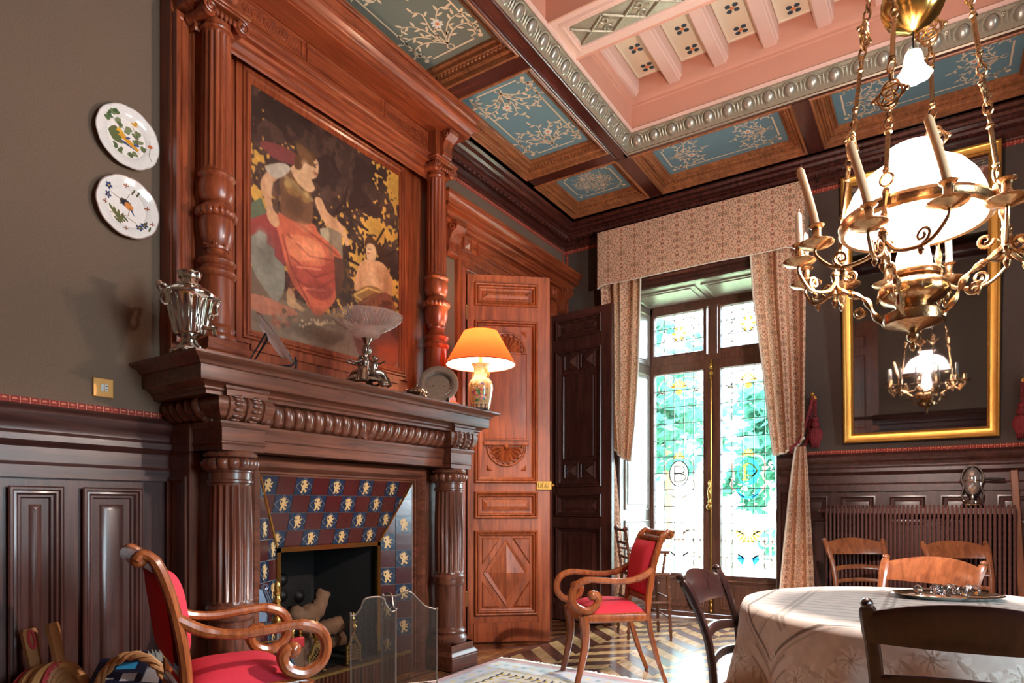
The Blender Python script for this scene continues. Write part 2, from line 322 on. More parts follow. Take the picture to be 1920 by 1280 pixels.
for c in range(len(bx)-1):
    if c==1: continue
    L=bx[c+1]-bx[c]-.002; sg=1 if c in(0,3,5,7) else -1
    for k in range(26):
        y=2.75+PW*k
        if (sg>0 and y+L>6.2) or (sg<0 and y-L<2.4 and False) or y>6.15 or (c==0 and y<3.5): continue
        mt=(PARD if k%2 else (PARO if c==0 else PARL)); key=(c,k%2)
        if key not in protos: o=build('parquet_strip',strip_mesh(sg,PW,L),mt,floor,flat=True); o.location=(bx[c]+.001,y,0); protos[key]=o
        else: shared(protos[key],(bx[c]+.001,y,0),floor)
m=MB(); m.box(-2.608,-2.542,2.6,6.2,-.006,.0005); build('parquet_border',m,PARD,floor,flat=True)
# walls ------------------------------------------------------------
def wall(name,x0,x1,y0,y1,holes,axis,mt):
    m=MB()
    if axis=='y':                                   # wall runs along y
        ys=sorted({y0,y1}|{h[0] for h in holes}|{h[1] for h in holes})
        for a,b in zip(ys[:-1],ys[1:]):
            h=[q for q in holes if q[0]<=a and b<=q[1]]
            if h:
                if h[0][2]>0: m.box(x0,x1,a,b,0,h[0][2])
                m.box(x0,x1,a,b,h[0][3],4.6)
            else: m.box(x0,x1,a,b,0,4.6)
    else:
        xs=sorted({x0,x1}|{h[0] for h in holes}|{h[1] for h in holes})
        for a,b in zip(xs[:-1],xs[1:]):
            h=[q for q in holes if q[0]<=a and b<=q[1]]
            if h:
                if h[0][2]>0: m.box(a,b,y0,y1,0,h[0][2])
                m.box(a,b,y0,y1,h[0][3],4.6)
            else: m.box(a,b,y0,y1,0,4.6)
    return struct(name,m,mt,flat=True)
DY0,DY1,DZ=4.0,5.33,2.94
wl=wall('wall_left',X0-.25,X0,Y0-.25,Y1+.7,[(DY0,DY1,0,DZ),(2.16,3.04,0,.92)],'y',CLOTH)
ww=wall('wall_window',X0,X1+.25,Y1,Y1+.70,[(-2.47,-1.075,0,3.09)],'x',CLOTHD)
wr=wall('wall_right',X1,X1+.25,Y0-.25,Y1,[(1.1,2.3,.95,3.05)],'y',CLOTH)
wb=wall('wall_rear',X0,X1,Y0-.25,Y0,[],'x',CLOTH)
# wainscot: rails swept round the room, every panel a piece of its wall
railp=[(0,1.20),(.035,1.20),(.035,1.25),(.022,1.265),(.022,1.325),(.030,1.335),(.048,1.35),(.048,1.375),(.034,1.39),(.034,1.41),(.044,1.425),(.062,1.445),(.066,1.465),(.058,1.48),(.040,1.49),(.03,1.497),(0,1.497)]
basep=[(0,0),(.045,0),(.045,.16),(.038,.18),(.024,.19),(.024,.21),(0,.21)]
def rails(nm,path,k=''):
    m=MB(); m.sweep(path,railp,cap=True); w=struct('trim_'+nm,m,DRKH)
    m=MB(); m.sweep(path,basep,cap=True); struct('baseboard_'+nm,m,DRKH)
rails('left',[(X0,Y0),(X0,1.66)]); rails('left_corner',[(X0,5.46),(X0,Y1),(-2.50,Y1)]); rails('window',[(-1.06,Y1),(X1,Y1)]); rails('rear',[(X1,Y0),(X0,Y0)])
braid=Paint(64,32,'8E2A22')
for k in (0,.5): braid.line([(k+.02,.5),(k+.02,.95)],.05,'E7A27C').line([(k+.02,.05),(k+.02,.4)],.05,'E7A27C').ell(k+.25,.62,.13,.2,'D9805F').ell(k+.25,.5,.15,.06,'8E2A22').line([(k+.12,.3),(k+.38,.3)],.04,'D9805F')
BRAID=imat('red_braid',braid.image('red_braid'),.8,(1,1))
def braidstrip(name,P,u0,u1,z,h,mt=BRAID):
    L=u1-u0; m=MB().grid(lambda u,v:P(u0+L*u,z+h*v,.004 if 0<v<1 else .002),1,2); o=struct(name,m,mt,flat=True)
    ul=o.data.uv_layers[0]; n=L/(h*2.3)
    a=np.zeros(len(ul.data)*2,np.float32); ul.data.foreach_get('uv',a); a[0::2]*=n; ul.data.foreach_set('uv',a); return o
braidstrip('trim_1',LW,Y0,1.66,1.497,.030); braidstrip('trim_2',WW,-.98,X1,1.497,.030); braidstrip('trim_3',LW,3.57,Y1,3.600,.034); braidstrip('trim_4',WW,X0,X1,3.600,.034)
for P,u,nm in ((LW,5.62,'trim_5'),(WW,-3.05,'trim_6')):
    m=MB().grid(lambda a,b:P(u-.015+.03*a,1.5+2.1*b,.003),1,1); o=struct(nm,m,BRAID,flat=True); ul=o.data.uv_layers[0]
    for d in ul.data: x,y=d.uv; d.uv=(y*26,x)
pr=[(0,.022),(.006,.026),(.014,.026),(.02,.018),(.028,.020),(.036,.010),(.044,.010),(.05,.001),(.075,.001),(.085,.008),(.10,.012)]
def wpanel(par,P,u0,u1,v0,v1,mt,rings=pr): 
    m=MB().panel(P,u0,u1,v0,v1,rings); return build('wainscot_panel',m,mt,par,angle=25)
m=MB(); m.box(X0,X0+.010,Y0,1.66,.2,1.2); build('wainscot_backing',m,DRK,wl)
for u0,u1 in ((-.05,.32),(.42,.93),(1.02,1.215),(1.285,1.535)): wpanel(wl,PL((X0+.009,0,0),(0,1,0),(0,0,1),(1,0,0)),u0,u1,.28,1.165,DRK)
m=MB(); m.box(-.95,X1,Y1-.010,Y1,.2,1.2); build('wainscot_backing',m,DRK,ww)
for k in range(9):
    u=-.80+.33*k-.14; wpanel(ww,PL((0,Y1-.009,0),(1,0,0),(0,0,1),(0,-1,0)),u,u+.245,.95,1.165,DRK,[(0,.02),(.01,.022),(.02,.008),(.03,.006),(.04,.001),(.045,.008),(.055,.01)])
    m=MB(); m.box(u+.262,u+.313,Y1-.02,Y1,.2,1.2); build('wainscot_stile',m,DRK,ww)
m=MB(); m.box(X0,X1,Y0,Y0+.010,.2,1.2); build('wainscot_backing',m,DRK,wb)
for k in range(9): wpanel(wb,PL((0,Y0+.009,0),(-1,0,0),(0,0,1),(0,1,0)),-2.8+.62*k,-2.8+.62*k+.5,.28,1.165,DRK)
# room cornice under the ceiling
loop=[(X0,Y0),(X0,Y1),(X1,Y1),(X1,Y0)]
corn=[(0,3.633),(.018,3.633),(.022,3.645),(.034,3.652),(.034,3.668),(.02,3.675),(.02,3.70),(.05,3.705),(.075,3.722),(.082,3.742),(.10,3.748),(.10,3.76),(.14,3.762),(.155,3.778),(.19,3.784),(.205,3.80),(.26,3.80)]
ce=MB(); ce.box(X0-.25,X1+.25,Y0-.25,Y1+.7,4.40,4.6); ceil=struct('ceiling',ce,PINK,flat=True)
m=MB().sweep(loop,corn,closed=True); build('cornice',m,BEAM,ceil,angle=25)
# beading of the cornice (egg moulding along the two seen walls)
bd=MB().ball((0,0,0),.017,8,5,(1,1.15,.9)); b0=None
pts=[(X0+.062,y,3.715) for y in np.arange(3.62,5.55,.062)]+[(x,Y1-.062,3.715) for x in np.arange(-3.0,.9,.062)]
for p in pts:
    if b0 is None: b0=build('cornice_bead',bd,BEAM,ceil); b0.location=p
    else: shared(b0,p,ceil)
# ceiling beams of the border, coffers with painted canvases
def coffer(x0,x1,y0,y1,panelmat,kind):
    nonlin=[(-.0,3.80),(.004,3.793),(.012,3.790),(.020,3.795),(.022,3.826),(.030,3.830),(.046,3.822),(.050,3.826),(.052,3.850),(.074,3.852),(.078,3.846),(.086,3.850),(.088,3.872),(.096,3.876),(.106,3.868),(.112,3.872),(.114,3.889),(.123,3.890)]
    m=MB().sweep(rect(x0,x1,y0,y1),nonlin,closed=True); build('coffer_frame',m,CEI,ceil,angle=22)
    # ribbon moulding: a row of small leaves round the frame
    rb=MB(); i=.062; a=0
    for (p,q) in (((x0+i,y0+i),(x1-i,y0+i)),((x1-i,y0+i),(x1-i,y1-i)),((x1-i,y1-i),(x0+i,y1-i)),((x0+i,y1-i),(x0+i,y0+i))):
        L=math.hypot(q[0]-p[0],q[1]-p[1]); n=int(L/.03)
        for k in range(n): t=(k+.5)/n; rb.ball((p[0]+(q[0]-p[0])*t,p[1]+(q[1]-p[1])*t,3.848),.011,5,3,(1.1,1.1,.9))
    tag(build('leaf_moulding',rb,CEI,ceil),kind='stuff')
    i=.122; P=ZP(3.889); m=MB(); m.box(x0+i-.01,x1-i+.01,y0+i-.01,y1-i+.01,3.889,3.905); pn=build('painted_panel',m,panelmat,ceil,flat=True)
    # stencilled border with notched corners, bouquets and daisies, flat paint on the canvas
    d=.0012; bo=MB(); e=.045; a0,a1,b0_,b1=x0+i+e,x1-i-e,y0+i+e,y1-i-e; n=.055
    cx,cy=(x0+x1)/2,(y0+y1)/2
    T=lambda pts:[(p,-q) for p,q in pts]
    long_y=(y1-y0)>(x1-x0)
    g=.075
    border=[(a0+n,b0_),(cx-g,b0_),(cx-g,b0_+.05),(cx-g*.5,b0_+.05),(cx-g*.5,b0_+.03)] if kind!='corner' and long_y else None
    ring=[(a0+n,b0_),(a1-n,b0_),(a1-n,b0_+n*.5),(a1-n*.4,b0_+n*.5),(a1-n*.4,b0_+n),(a1,b0_+n),(a1,b1-n),(a1-n*.4,b1-n),(a1-n*.4,b1-n*.5),(a1-n,b1-n*.5),(a1-n,b1),(a0+n,b1),(a0+n,b1-n*.5),(a0+n*.4,b1-n*.5),(a0+n*.4,b1-n),(a0,b1-n),(a0,b0_+n),(a0+n*.4,b0_+n),(a0+n*.4,b0_+n*.5),(a0+n,b0_+n*.5),(a0+n,b0_)]
    bo.ribbon(T(ring),.011,P,d)
    for (q,r) in ((a0+.005,b0_+.005),(a1-.005,b0_+.005),(a1-.005,b1-.005),(a0+.005,b1-.005)): bo.poly(T([(q+.016*cos(t*PI/4),r+.016*sin(t*PI/4)) for t in range(8)]),P,d)
    da=MB(); db=MB()
    def bouquet(bx,by,ang,sc):
        c,s=cos(ang),sin(ang); W=lambda p:(bx+(p[0]*c-p[1]*s)*sc,-(by+(p[0]*s+p[1]*c)*sc))
        def vine(pts,w=.030,leaves=True):
            q=[(v.x,v.y) for v in bez([(a,b,0) for a,b in pts],6)]
            bo.ribbon([W(p) for p in q],[sc*w*(1.1-.6*k/len(q)) for k in range(len(q))],P,d)
            if leaves:
                for k in range(5,len(q)-1,3):
                    (xa,ya),(xb,yb)=q[k-1],q[k+1]; t=math.atan2(yb-ya,xb-xa)+(.9 if (k//3)%2 else -.9); l=.165; px,py=q[k]
                    sh=[(0,0),(.3,.17),(.62,.16),(1,-.02),(.62,-.16),(.3,-.12)]
                    bo.poly([W((px+l*(u*cos(t)-v*sin(t)),py+l*(u*sin(t)+v*cos(t)))) for u,v in sh],P,d)
        for sgn in (-1,1):
            vine([(0,0),(sgn*.10,.25),(sgn*.16,.5),(sgn*.30,.72),(sgn*.50,.80),(sgn*.62,.66)])
            vine([(0,0),(sgn*.22,.18),(sgn*.46,.26),(sgn*.70,.20),(sgn*.80,.04),(sgn*.66,-.02)])
            vine([(sgn*.05,.1),(sgn*.34,.42),(sgn*.62,.50),(sgn*.80,.44)])
            vine([(0,0),(sgn*.07,-.09),(sgn*.03,-.17)],.03,False)
        vine([(0,0),(.04,.45),(-.06,.85),(.08,1.0)])
        daisy(bx+(-.16*c-.52*s)*sc,by+(-.16*s+.52*c)*sc,.125*sc)
    def daisy(q,r,R_):
        for k in range(8):
            a=k*PI/4; bo_=[(q+R_*.62*cos(a)+R_*.38*cos(a)*cos(t)-R_*.24*sin(a)*sin(t),-(r+R_*.62*sin(a)+R_*.38*sin(a)*cos(t)+R_*.24*cos(a)*sin(t))) for t in [j*PI/3 for j in range(6)]]
            da.poly(bo_,P,d+.0004)
        db.poly([(q+R_*.36*cos(t*PI/4),-(r+R_*.36*sin(t*PI/4))) for t in range(8)],P,d+.0008)
    if kind=='corner':
        for k in range(4):
            a=k*PI/2+PI/4; bouquet(cx+.015*cos(a),cy+.015*sin(a),a-PI/2,.155)
    elif long_y: bouquet(cx,b0_+.055,0,.30); bouquet(cx,b1-.055,PI,.30)
    else: bouquet(a0+.06,cy,-PI/2,.25); bouquet(a1-.06,cy,PI/2,.25)
    build('stencilled_bouquets',bo,OCHRE,pn,flat=True); build('daisy_petals',da,WHITE,pn,flat=True); build('daisy_centres',db,ORANGE,pn,flat=True)
XL=[(-2.835,-2.075)]; 
for (x0,x1) in ((-2.835,-2.075),):
    for (y0,y1,mt,k) in ((4.65,5.37,BLUE,'corner'),(3.37,4.53,BLUE,'side'),(2.09,3.25,BLUEG,'side'),(.81,1.97,BLUE,'side')): coffer(x0,x1,y0,y1,mt,k)
for (x0,x1) in ((-1.965,-.80),(-.69,.58),(.69,1.855)): coffer(x0,x1,4.66,5.37,BLUE,'side')
coffer(1.965,2.725,4.65,5.37,BLUE,'corner')
# beams: dark faces between the coffers
def beam(x0,x1,y0,y1,mt): m=MB(); m.box(x0,x1,y0,y1,3.80,3.93); return build('ceiling_beam',m,mt,ceil,flat=True)
beam(-2.075,-1.965,Y0,4.66,BEAM); beam(-2.87,-2.832,Y0,5.42,BEAM); beam(-2.87,2.75,5.37,5.42,BEAMX); beam(-2.87,2.75,4.53,4.65,BEAMX) if False else None
for a,b in ((4.53,4.65),(3.25,3.37),(1.97,2.09),(.69,.81)): beam(-2.835,-2.075,a,b,BEAMX)
for a,b in ((-2.075,-1.965),(-.80,-.69),(.58,.69),(1.855,1.965)): beam(a,b,4.655,5.37,BEAM)
beam(-2.0,1.9,4.605,4.66,BEAMX); beam(1.86,1.97,Y0,4.66,BEAM); beam(1.97,2.87,Y0,4.65,BEAM)
# bead strips either side of the long beam
for x in (-2.068,-1.972):
    m=MB().tube([(x,Y0,3.798),(x,4.66,3.798)],.009,8); build('beam_bead',m,BEAM,ceil)
# egg and dart frieze round the painted middle
EX0,EX1,EY0,EY1=-1.975,1.865,.60,4.615
m=MB().sweep(rect(EX0,EX1,EY0,EY1),[(0,3.79),(.006,3.80),(.012,3.804),(.014,3.83),(.032,3.885),(.060,3.905),(.062,3.918),(.07,3.926)],closed=True); build('egg_and_dart_frieze',m,SILV,ceil,angle=25)
eg=MB().ball((0,0,0),.036,14,9,(.62,.95,1.25)); rg=MB()
rg.tube([(.0,.048*cos(t),.056*sin(t)-.002) for t in [PI*.5+2*PI*k/14 for k in range(14)]],.0055,6,closed=True)
dt=MB(); dt.lathe([(.001,-.04),(.006,-.03),(.009,0),(.005,.03),(.001,.04)],6)
for s_ in (-1,1): dt.tube([(0,s_*.006,.03),(0,s_*.018,.036),(0,s_*.02,.022),(0,s_*.01,.02)],.004,5)
e0=r0=d0=None
def egg(p,rz):
    global e0,r0,d0
    tl=R(38); rot=(0,tl,rz)
    if e0 is None:
        e0=build('egg',eg,EGG,ceil); e0.location=p; e0.rotation_euler=rot; r0=build('egg_rim',rg,SILV,ceil); r0.location=p; r0.rotation_euler=rot
    else: shared(e0,p,ceil,rot); shared(r0,p,ceil,rot)
def dart(p,rz):
    global d0
    if d0 is None: d0=build('dart',dt,SILV,ceil); d0.location=p; d0.rotation_euler=(0,R(38),rz)
    else: shared(d0,p,ceil,(0,R(38),rz))
st=.135; o=.028
n=int((EY1-1.4-.1)/st)
for k in range(n): egg((EX0+o,EY1-.10-st*k,3.858),0); dart((EX0+o,EY1-.10-st*(k+.5),3.858),0)
n=int((EX1-EX0-.2)/st)
for k in range(n): egg((EX0+.10+st*k,EY1-o,3.858),-PI/2); dart((EX0+.10+st*(k+.5),EY1-o,3.858),-PI/2)
# salmon rim, deep coffers, joists and stencilled boards
IX0,IX1=-1.905,1.795
rim=[(.0,3.920),(.015,3.915),(.03,3.922),(.045,3.93)]
m=MB().sweep(rect(EX0+.062,EX1-.062,EY0+.062,EY1-.062),[(0,3.922),(.003,3.912),(.010,3.910),(.014,3.922),(.02,3.93)],closed=True); build('rim_moulding',m,PINKL,ceil,angle=25)
CO=[(3.64,4.545),(1.94,3.26),(.655,1.56)]
m=MB(); 
for a,b in ((3.26,3.64),(1.56,1.94)): m.box(IX0-.01,IX1+.01,a+.012,b-.012,3.93,4.42)
build('cross_beam',m,PINKL,ceil,flat=True)
for a,b in ((3.26,3.64),(1.56,1.94)):
    for (u0,u1) in ((-1.80,-.12),(.01,1.69)):
        P=ZP(3.93); mm=MB().panel(P,u0-.05,u1+.05,-(b-.05),-(a+.05),[(0,.0),(.01,.012),(.02,.012),(.028,.004),(.034,.010),(.042,.010),(.05,-.004)],cap=False); build('beam_panel_moulding',mm,PINKL,ceil,angle=25)
        mm=MB().panel(P,u0,u1,-(b-.10),-(a+.10),[(0,.004),(.012,.006)]); o_=build('silvered_ornament_panel',mm,SILV,ceil)
        sc_=MB(); L=u1-u0; nn=int(L/.21)
        yc=(a+b)/2
        for k in range(nn):
            x=u0+.1+k*.21
            for sgn in (-1,1):
                sc_.tube([(x-.10,yc-sgn*.075,3.921),(x,yc,3.917),(x+.10,yc+sgn*.075,3.921)],.008,5)
                sp=spiral((x+.1,yc+sgn*.035),.035,.008,sgn*PI/2,sgn*1.3,14); sc_.tube([(p,q,3.920) for p,q in sp],.006,5)
                leaf(sc_,TM((x+.1,yc,3.924),rx=PI,rz=sgn*PI/2),.05,.06,.1,4,4)
        tag(build('acanthus_scrolls',sc_,SILV,o_),kind='stuff')
for (a,b) in CO:
    # coffer sides with a stepped moulding, boards above
    m=MB().sweep(rect(IX0,IX1,a,b),[(-.016,3.931),(-.012,3.926),(0,3.925),(0,4.09),(.012,4.095),(.012,4.112),(.03,4.122),(.036,4.14),(.036,4.16),(.036,4.42)],closed=True); build('coffer_sides',m,PINK,ceil,angle=25)
    m=MB(); m.box(IX0-.02,IX1+.02,a-.02,b+.02,4.268,4.40); build('coffer_back',m,PINK,ceil,flat=True)
    jx=-1.885; k=0
    while jx<IX1+.1:
        m=MB(); y0,y1=a+.036,b-.036
        for w,z in ((.055,4.145),):
            pr_=[(-.055,4.27),(-.055,4.175),(-.047,4.168),(-.042,4.150),(-.036,4.146),(.036,4.146),(.042,4.150),(.047,4.168),(.055,4.175),(.055,4.27)]
            vs=[(jx+p,y,z) for y in (y0,y1) for p,z in pr_]; n=len(pr_); m.add(vs,[(i,i+1,n+i+1,n+i) for i in range(n-1)]+[tuple(range(n)),tuple(range(n,2*n))])
        build('joist',m,PINKL,ceil,angle=25)
        x0,x1=jx+.085,jx+.24; P=ZP(4.262)
        if x1<IX1:
            mm=MB().panel(P,x0-.03,x1+.03,-(b-.06),-(a+.06),[(0,-.004),(.004,.006),(.012,.006),(.018,0.0),(.024,0.0)]); bd_=build('stencilled_board',mm,CREAM,ceil,flat=True)
            nv=MB(); orr=MB(); xc=(x0+x1)/2; cnt=int((b-a)/.22); yy=b-.14
            while yy>a+.08:
                for t in range(4):
                    an=PI/4+t*PI/2; px,py=xc+.033*cos(an),yy+.033*sin(an)
                    nv.poly([(px+.019*cos(q*PI/3+.4),-(py+.019*sin(q*PI/3+.4))) for q in range(6)],P,.0012)
                orr.poly([(xc+.016*cos(q*PI/4),-(yy+.016*sin(q*PI/4))) for q in range(8)],P,.0016)
                yy-=.22
            build('rosettes',nv,NAVY,bd_,flat=True); build('rosette_hearts',orr,ORANGE,bd_,flat=True)
        jx+=.327; k+=1

# a panelled door in the rear wall, seen only in the mirror
m=MB(); m.box(-1.45,-.70,Y0,Y0+.03,0,2.95); m.box(-1.36,-.79,Y0,Y0+.05,.02,2.86); dd=struct('door_2',m,RED,flat=True)
for v0,v1 in ((.2,.9),(1.0,1.2),(1.3,2.45),(2.55,2.75)):
    m=MB().panel(PL((0,Y0+.05,0),(-1,0,0),(0,0,1),(0,1,0)),.87,1.28,v0,v1,[(0,0),(0,.012),(.012,.014),(.022,.0),(.03,-.004),(.06,-.004),(.066,.004)]); build('door_panel',m,RED,dd,angle=20)
# ================================================================ FIREPLACE
YC=2.60; CY=(1.787,3.413)
fp=thing('fireplace','carved walnut fireplace with fluted columns and lion tiles','fireplace',(-2.9,YC,0))
m=MB()
m.box(-3.08,-2.88,1.66,1.945,0,1.47); m.box(-3.08,-2.88,3.255,3.54,0,1.47); m.box(-3.08,-2.88,1.945,3.255,1.335,1.47)
build('body',m,MAN,fp,flat=True)
P=PL((0,1.66,0),(1,0,0),(0,0,1),(0,-1,0))
for P,nm in ((PL((0,1.66,0),(1,0,0),(0,0,1),(0,-1,0)),'side_panel'),(PL((-5.96,3.54,0),(-1,0,0),(0,0,1),(0,1,0)),'side_panel')):
    m=MB().panel(P,-3.06,-2.90,.22,1.22,[(0,0),(.0,.012),(.012,.014),(.02,.004),(.03,.0)]); build(nm,m,MAN,fp,angle=25)
# bolection frame round the tiles
m=MB(); fr=[(0,0),(0,.02),(.012,.045),(.035,.062),(.06,.06),(.078,.035),(.082,.022),(.092,.022),(.096,.008),(.104,.004)]
P=XP(-2.88); o0=(1.925,3.275,-.12,1.345)
vs=[];fs=[]
for (i,d) in fr: vs+=[P(o0[0]+i,0,d),P(o0[0]+i,o0[3]-i,d),P(o0[1]-i,o0[3]-i,d),P(o0[1]-i,0,d)]
for k in range(len(fr)-1):
    for i in range(3): fs.append((4*k+i,4*k+i+1,4*k+5+i,4*k+4+i))
m.add(vs,fs); build('tile_frame',m,MANH,fp,angle=30)
# splayed tile cheeks and hood
TF,TB=-2.876,-2.992; ya,yb,zt=2.028,3.172,1.242; ia,ib,zi=2.215,2.985,.852; HZ=.13
class Q4:            # a splayed facet: corners c00,c10,c01,c11 ; callable(u,v,d)
    def __init__(s,c00,c10,c01,c11):
        s.c=[Vector(c) for c in (c00,c10,c01,c11)]; s.n=(s.c[1]-s.c[0]).cross(s.c[2]-s.c[0]).normalized()
        if s.n.x<0: s.n=-s.n
    def __call__(s,u,v,d=0):
        a=s.c[0].lerp(s.c[1],u); b=s.c[2].lerp(s.c[3],u); return a.lerp(b,v)+s.n*d
hood=PL((TB,0,zi),(0,1,0),Vector((TF-TB,0,zt-zi)).normalized(),Vector((zt-zi,0,-(TF-TB))).normalized()); HL=math.hypot(TF-TB,zt-zi)
chl=PL((TF,ya,0),Vector((TB-TF,ia-ya,0)).normalized(),(0,0,1),Vector((ia-ya,TF-TB,0)).normalized()); CL=math.hypot(TF-TB,ia-ya)
chr_=PL((TB,ib,0),Vector((TF-TB,yb-ib,0)).normalized(),(0,0,1),Vector((yb-ib,-(TF-TB),0)).normalized())
def clip(poly,edges):      # clip polygon by half planes (a,b,c): a*x+b*y+c>=0
    for a,b,c in edges:
        out=[]
        for i in range(len(poly)):
            p,q=poly[i-1],poly[i]; fp_,fq=a*p[0]+b*p[1]+c,a*q[0]+b*q[1]+c
            if (fp_>=0)!=(fq>=0): t=fp_/(fp_-fq); out.append((p[0]+(q[0]-p[0])*t,p[1]+(q[1]-p[1])*t))
            if fq>=0: out.append(q)
        poly=out
        if len(poly)<3: return None
    return poly
# rampant lion in relief: outline in a unit diamond
lion=[(-.10,.42),(.04,.46),(.16,.40),(.20,.30),(.14,.22),(.22,.14),(.38,.24),(.42,.18),(.30,.06),(.20,.02),(.34,-.02),(.40,-.10),(.32,-.14),(.18,-.08),(.10,-.14),(.22,-.24),(.34,-.30),(.30,-.42),(.14,-.42),(.16,-.34),(.04,-.28),(-.06,-.22),(-.02,-.34),(-.10,-.46),(-.26,-.46),(-.24,-.38),(-.16,-.34),(-.20,-.20),(-.16,-.08),(-.26,-.02),(-.34,.10),(-.28,.24),(-.36,.34),(-.28,.38),(-.20,.28),(-.24,.12),(-.14,.08),(-.08,.18),(-.16,.24),(-.22,.34)]
def lay(P,u0,u1,v0,v1,edges,nu,nv,ph,flip=False):
    du=(u1-u0)/nu; dv=(v1-v0)/nv
    back=MB(); c=clip([(u0,v0),(u1,v0),(u1,v1),(u0,v1)],edges); back.poly(c,P,-.004); build('grout_bed',back,GROUT,fp,flat=True)
    for i in range(nu):
        for j in range(nv):
            g=.0018; a,b=u0+i*du+g,u0+(i+1)*du-g; c_,d=v0+j*dv+g,v0+(j+1)*dv-g
            pl=clip([(a,c_),(b,c_),(b,d),(a,d)],edges)
            if not pl: continue
            nav=(i+j+ph)%2==0; jt=random.uniform(0,.0006)
            m=MB().poly(pl,P,-.004,.001+jt); t=build('tile',m,TILB if nav else TILR,fp,flat=True)
            if nav:
                uc,vc=u0+(i+.5)*du,v0+(j+.5)*dv; s=min(du,dv)
                hh=clip([(uc-du*.46,vc),(uc,vc-dv*.46),(uc+du*.46,vc),(uc,vc+dv*.46)],edges)
                full=hh and len(hh)==4
                lm=MB(); pts=[(uc+x*s*.66*(du/s if du<dv else 1),vc+y*s*.80) for x,y in lion]; cp=clip(pts,edges) if True else pts
                if cp: lm.poly(cp,P,.001,.0035); build('lion',lm,GOLD,t,flat=True)
                if full:
                    dm=MB(); q=[(uc-du*.47,vc),(uc,vc-dv*.47),(uc+du*.47,vc),(uc,vc+dv*.47),(uc-du*.47,vc)]; dm.ribbon(q,.0022,P,.0022); build('diamond_line',dm,GROUT,t,flat=True)
k=(ia-ya)/HL
lay(hood,ya,yb,0,HL,[(HL,(ia-ya),-(HL*ia)),(-HL,(yb-ib),HL*ib)],10,4,1)
lay(chl,0,CL,HZ,zt,[((zi-zt)/CL,-1,zt)],2,10,1)
lay(chr_,0,CL,HZ,zt,[((zt-zi)/CL,-1,zi)],2,10,0)
# brass strips on the arrises, brass lining round the opening
for q in ([(TF+.003,ya,zt),(TB+.004,ia,zi)],[(TF+.003,yb,zt),(TB+.004,ib,zi)]): build('brass_strip',MB().tube(q,.008,6),BRASS,fp)
m=MB(); w=.026
m.box(TB-.01,TB+.012,ia-.006,ia+w-.006,HZ,zi+.004); m.box(TB-.01,TB+.012,ib-w+.006,ib+.006,HZ,zi+.004); m.box(TB-.01,TB+.012,ia-.006,ib+.006,zi-w+.004,zi+.006)
build('brass_lining',m,BRASS,fp,flat=True)
# firebox behind
m=MB(); bx_=-3.50
m.add([(TB,ia,HZ),(TB,ib,HZ),(bx_,ib-.1,HZ),(bx_,ia+.1,HZ),(TB,ia,zi),(TB,ib,zi),(bx_,ib-.1,zi+.1),(bx_,ia+.1,zi+.1)],[(0,1,2,3),(2,3,7,6),(0,3,7,4),(1,2,6,5),(4,5,6,7)])
build('firebox',m,SOOT,fp,flat=True)
# raised hearth with a ribbed riser and brass edge
m=MB(); m.box(-3.72,-3.62,2.0,3.2,0,1.3); m.box(-3.62,-3.30,2.0,2.1,0,1.3); m.box(-3.62,-3.30,3.1,3.2,0,1.3); m.box(-3.62,-3.30,2.1,3.1,1.2,1.3); struct('firebox_light_block',m,SOOT,flat=True)  # unseen box added behind the firebox to stop sky light leaking in
m=MB(); m.box(-3.60,-2.885,ia-.18,ib+.18,0,HZ-.004); build('hearth',m,mat('hearth_slab','5B4238',.4,noise=.3),fp,flat=True)  # slab carried back under the firebox to close the same light leak
m=MB()
for kk in range(38): m.tube([(-2.882,ia-.17+kk*.03,0),(-2.882,ia-.17+kk*.03,HZ-.012)],.012,6)
tag(build('ribbed_riser',m,MAN,fp),kind='stuff')
m=MB(); m.box(-2.90,-2.868,ia-.18,ib+.18,HZ-.012,HZ+.003); build('brass_edge',m,BRASSD,fp,flat=True)
# fireback with relief
fb=MB(); P=XP(-3.46); pts=[(2.36,.14),(2.80,.14),(2.80,.60)]+[(2.58+.24*cos(a),.60+.13*sin(a)) for a in [PI*k/10 for k in range(11)]]+[(2.36,.60)]
fb.poly(pts,P,0,.03); 
for u,v in ((2.45,.5),(2.58,.52),(2.71,.5),(2.50,.36),(2.66,.36),(2.58,.62)): fb.lathe([(.045,0),(.03,.02),(.001,.03)],10,Matrix.Translation((-3.43,u,v))@Matrix.Rotation(R(90),4,'Y'))
build('fireback',fb,IRON,fp)
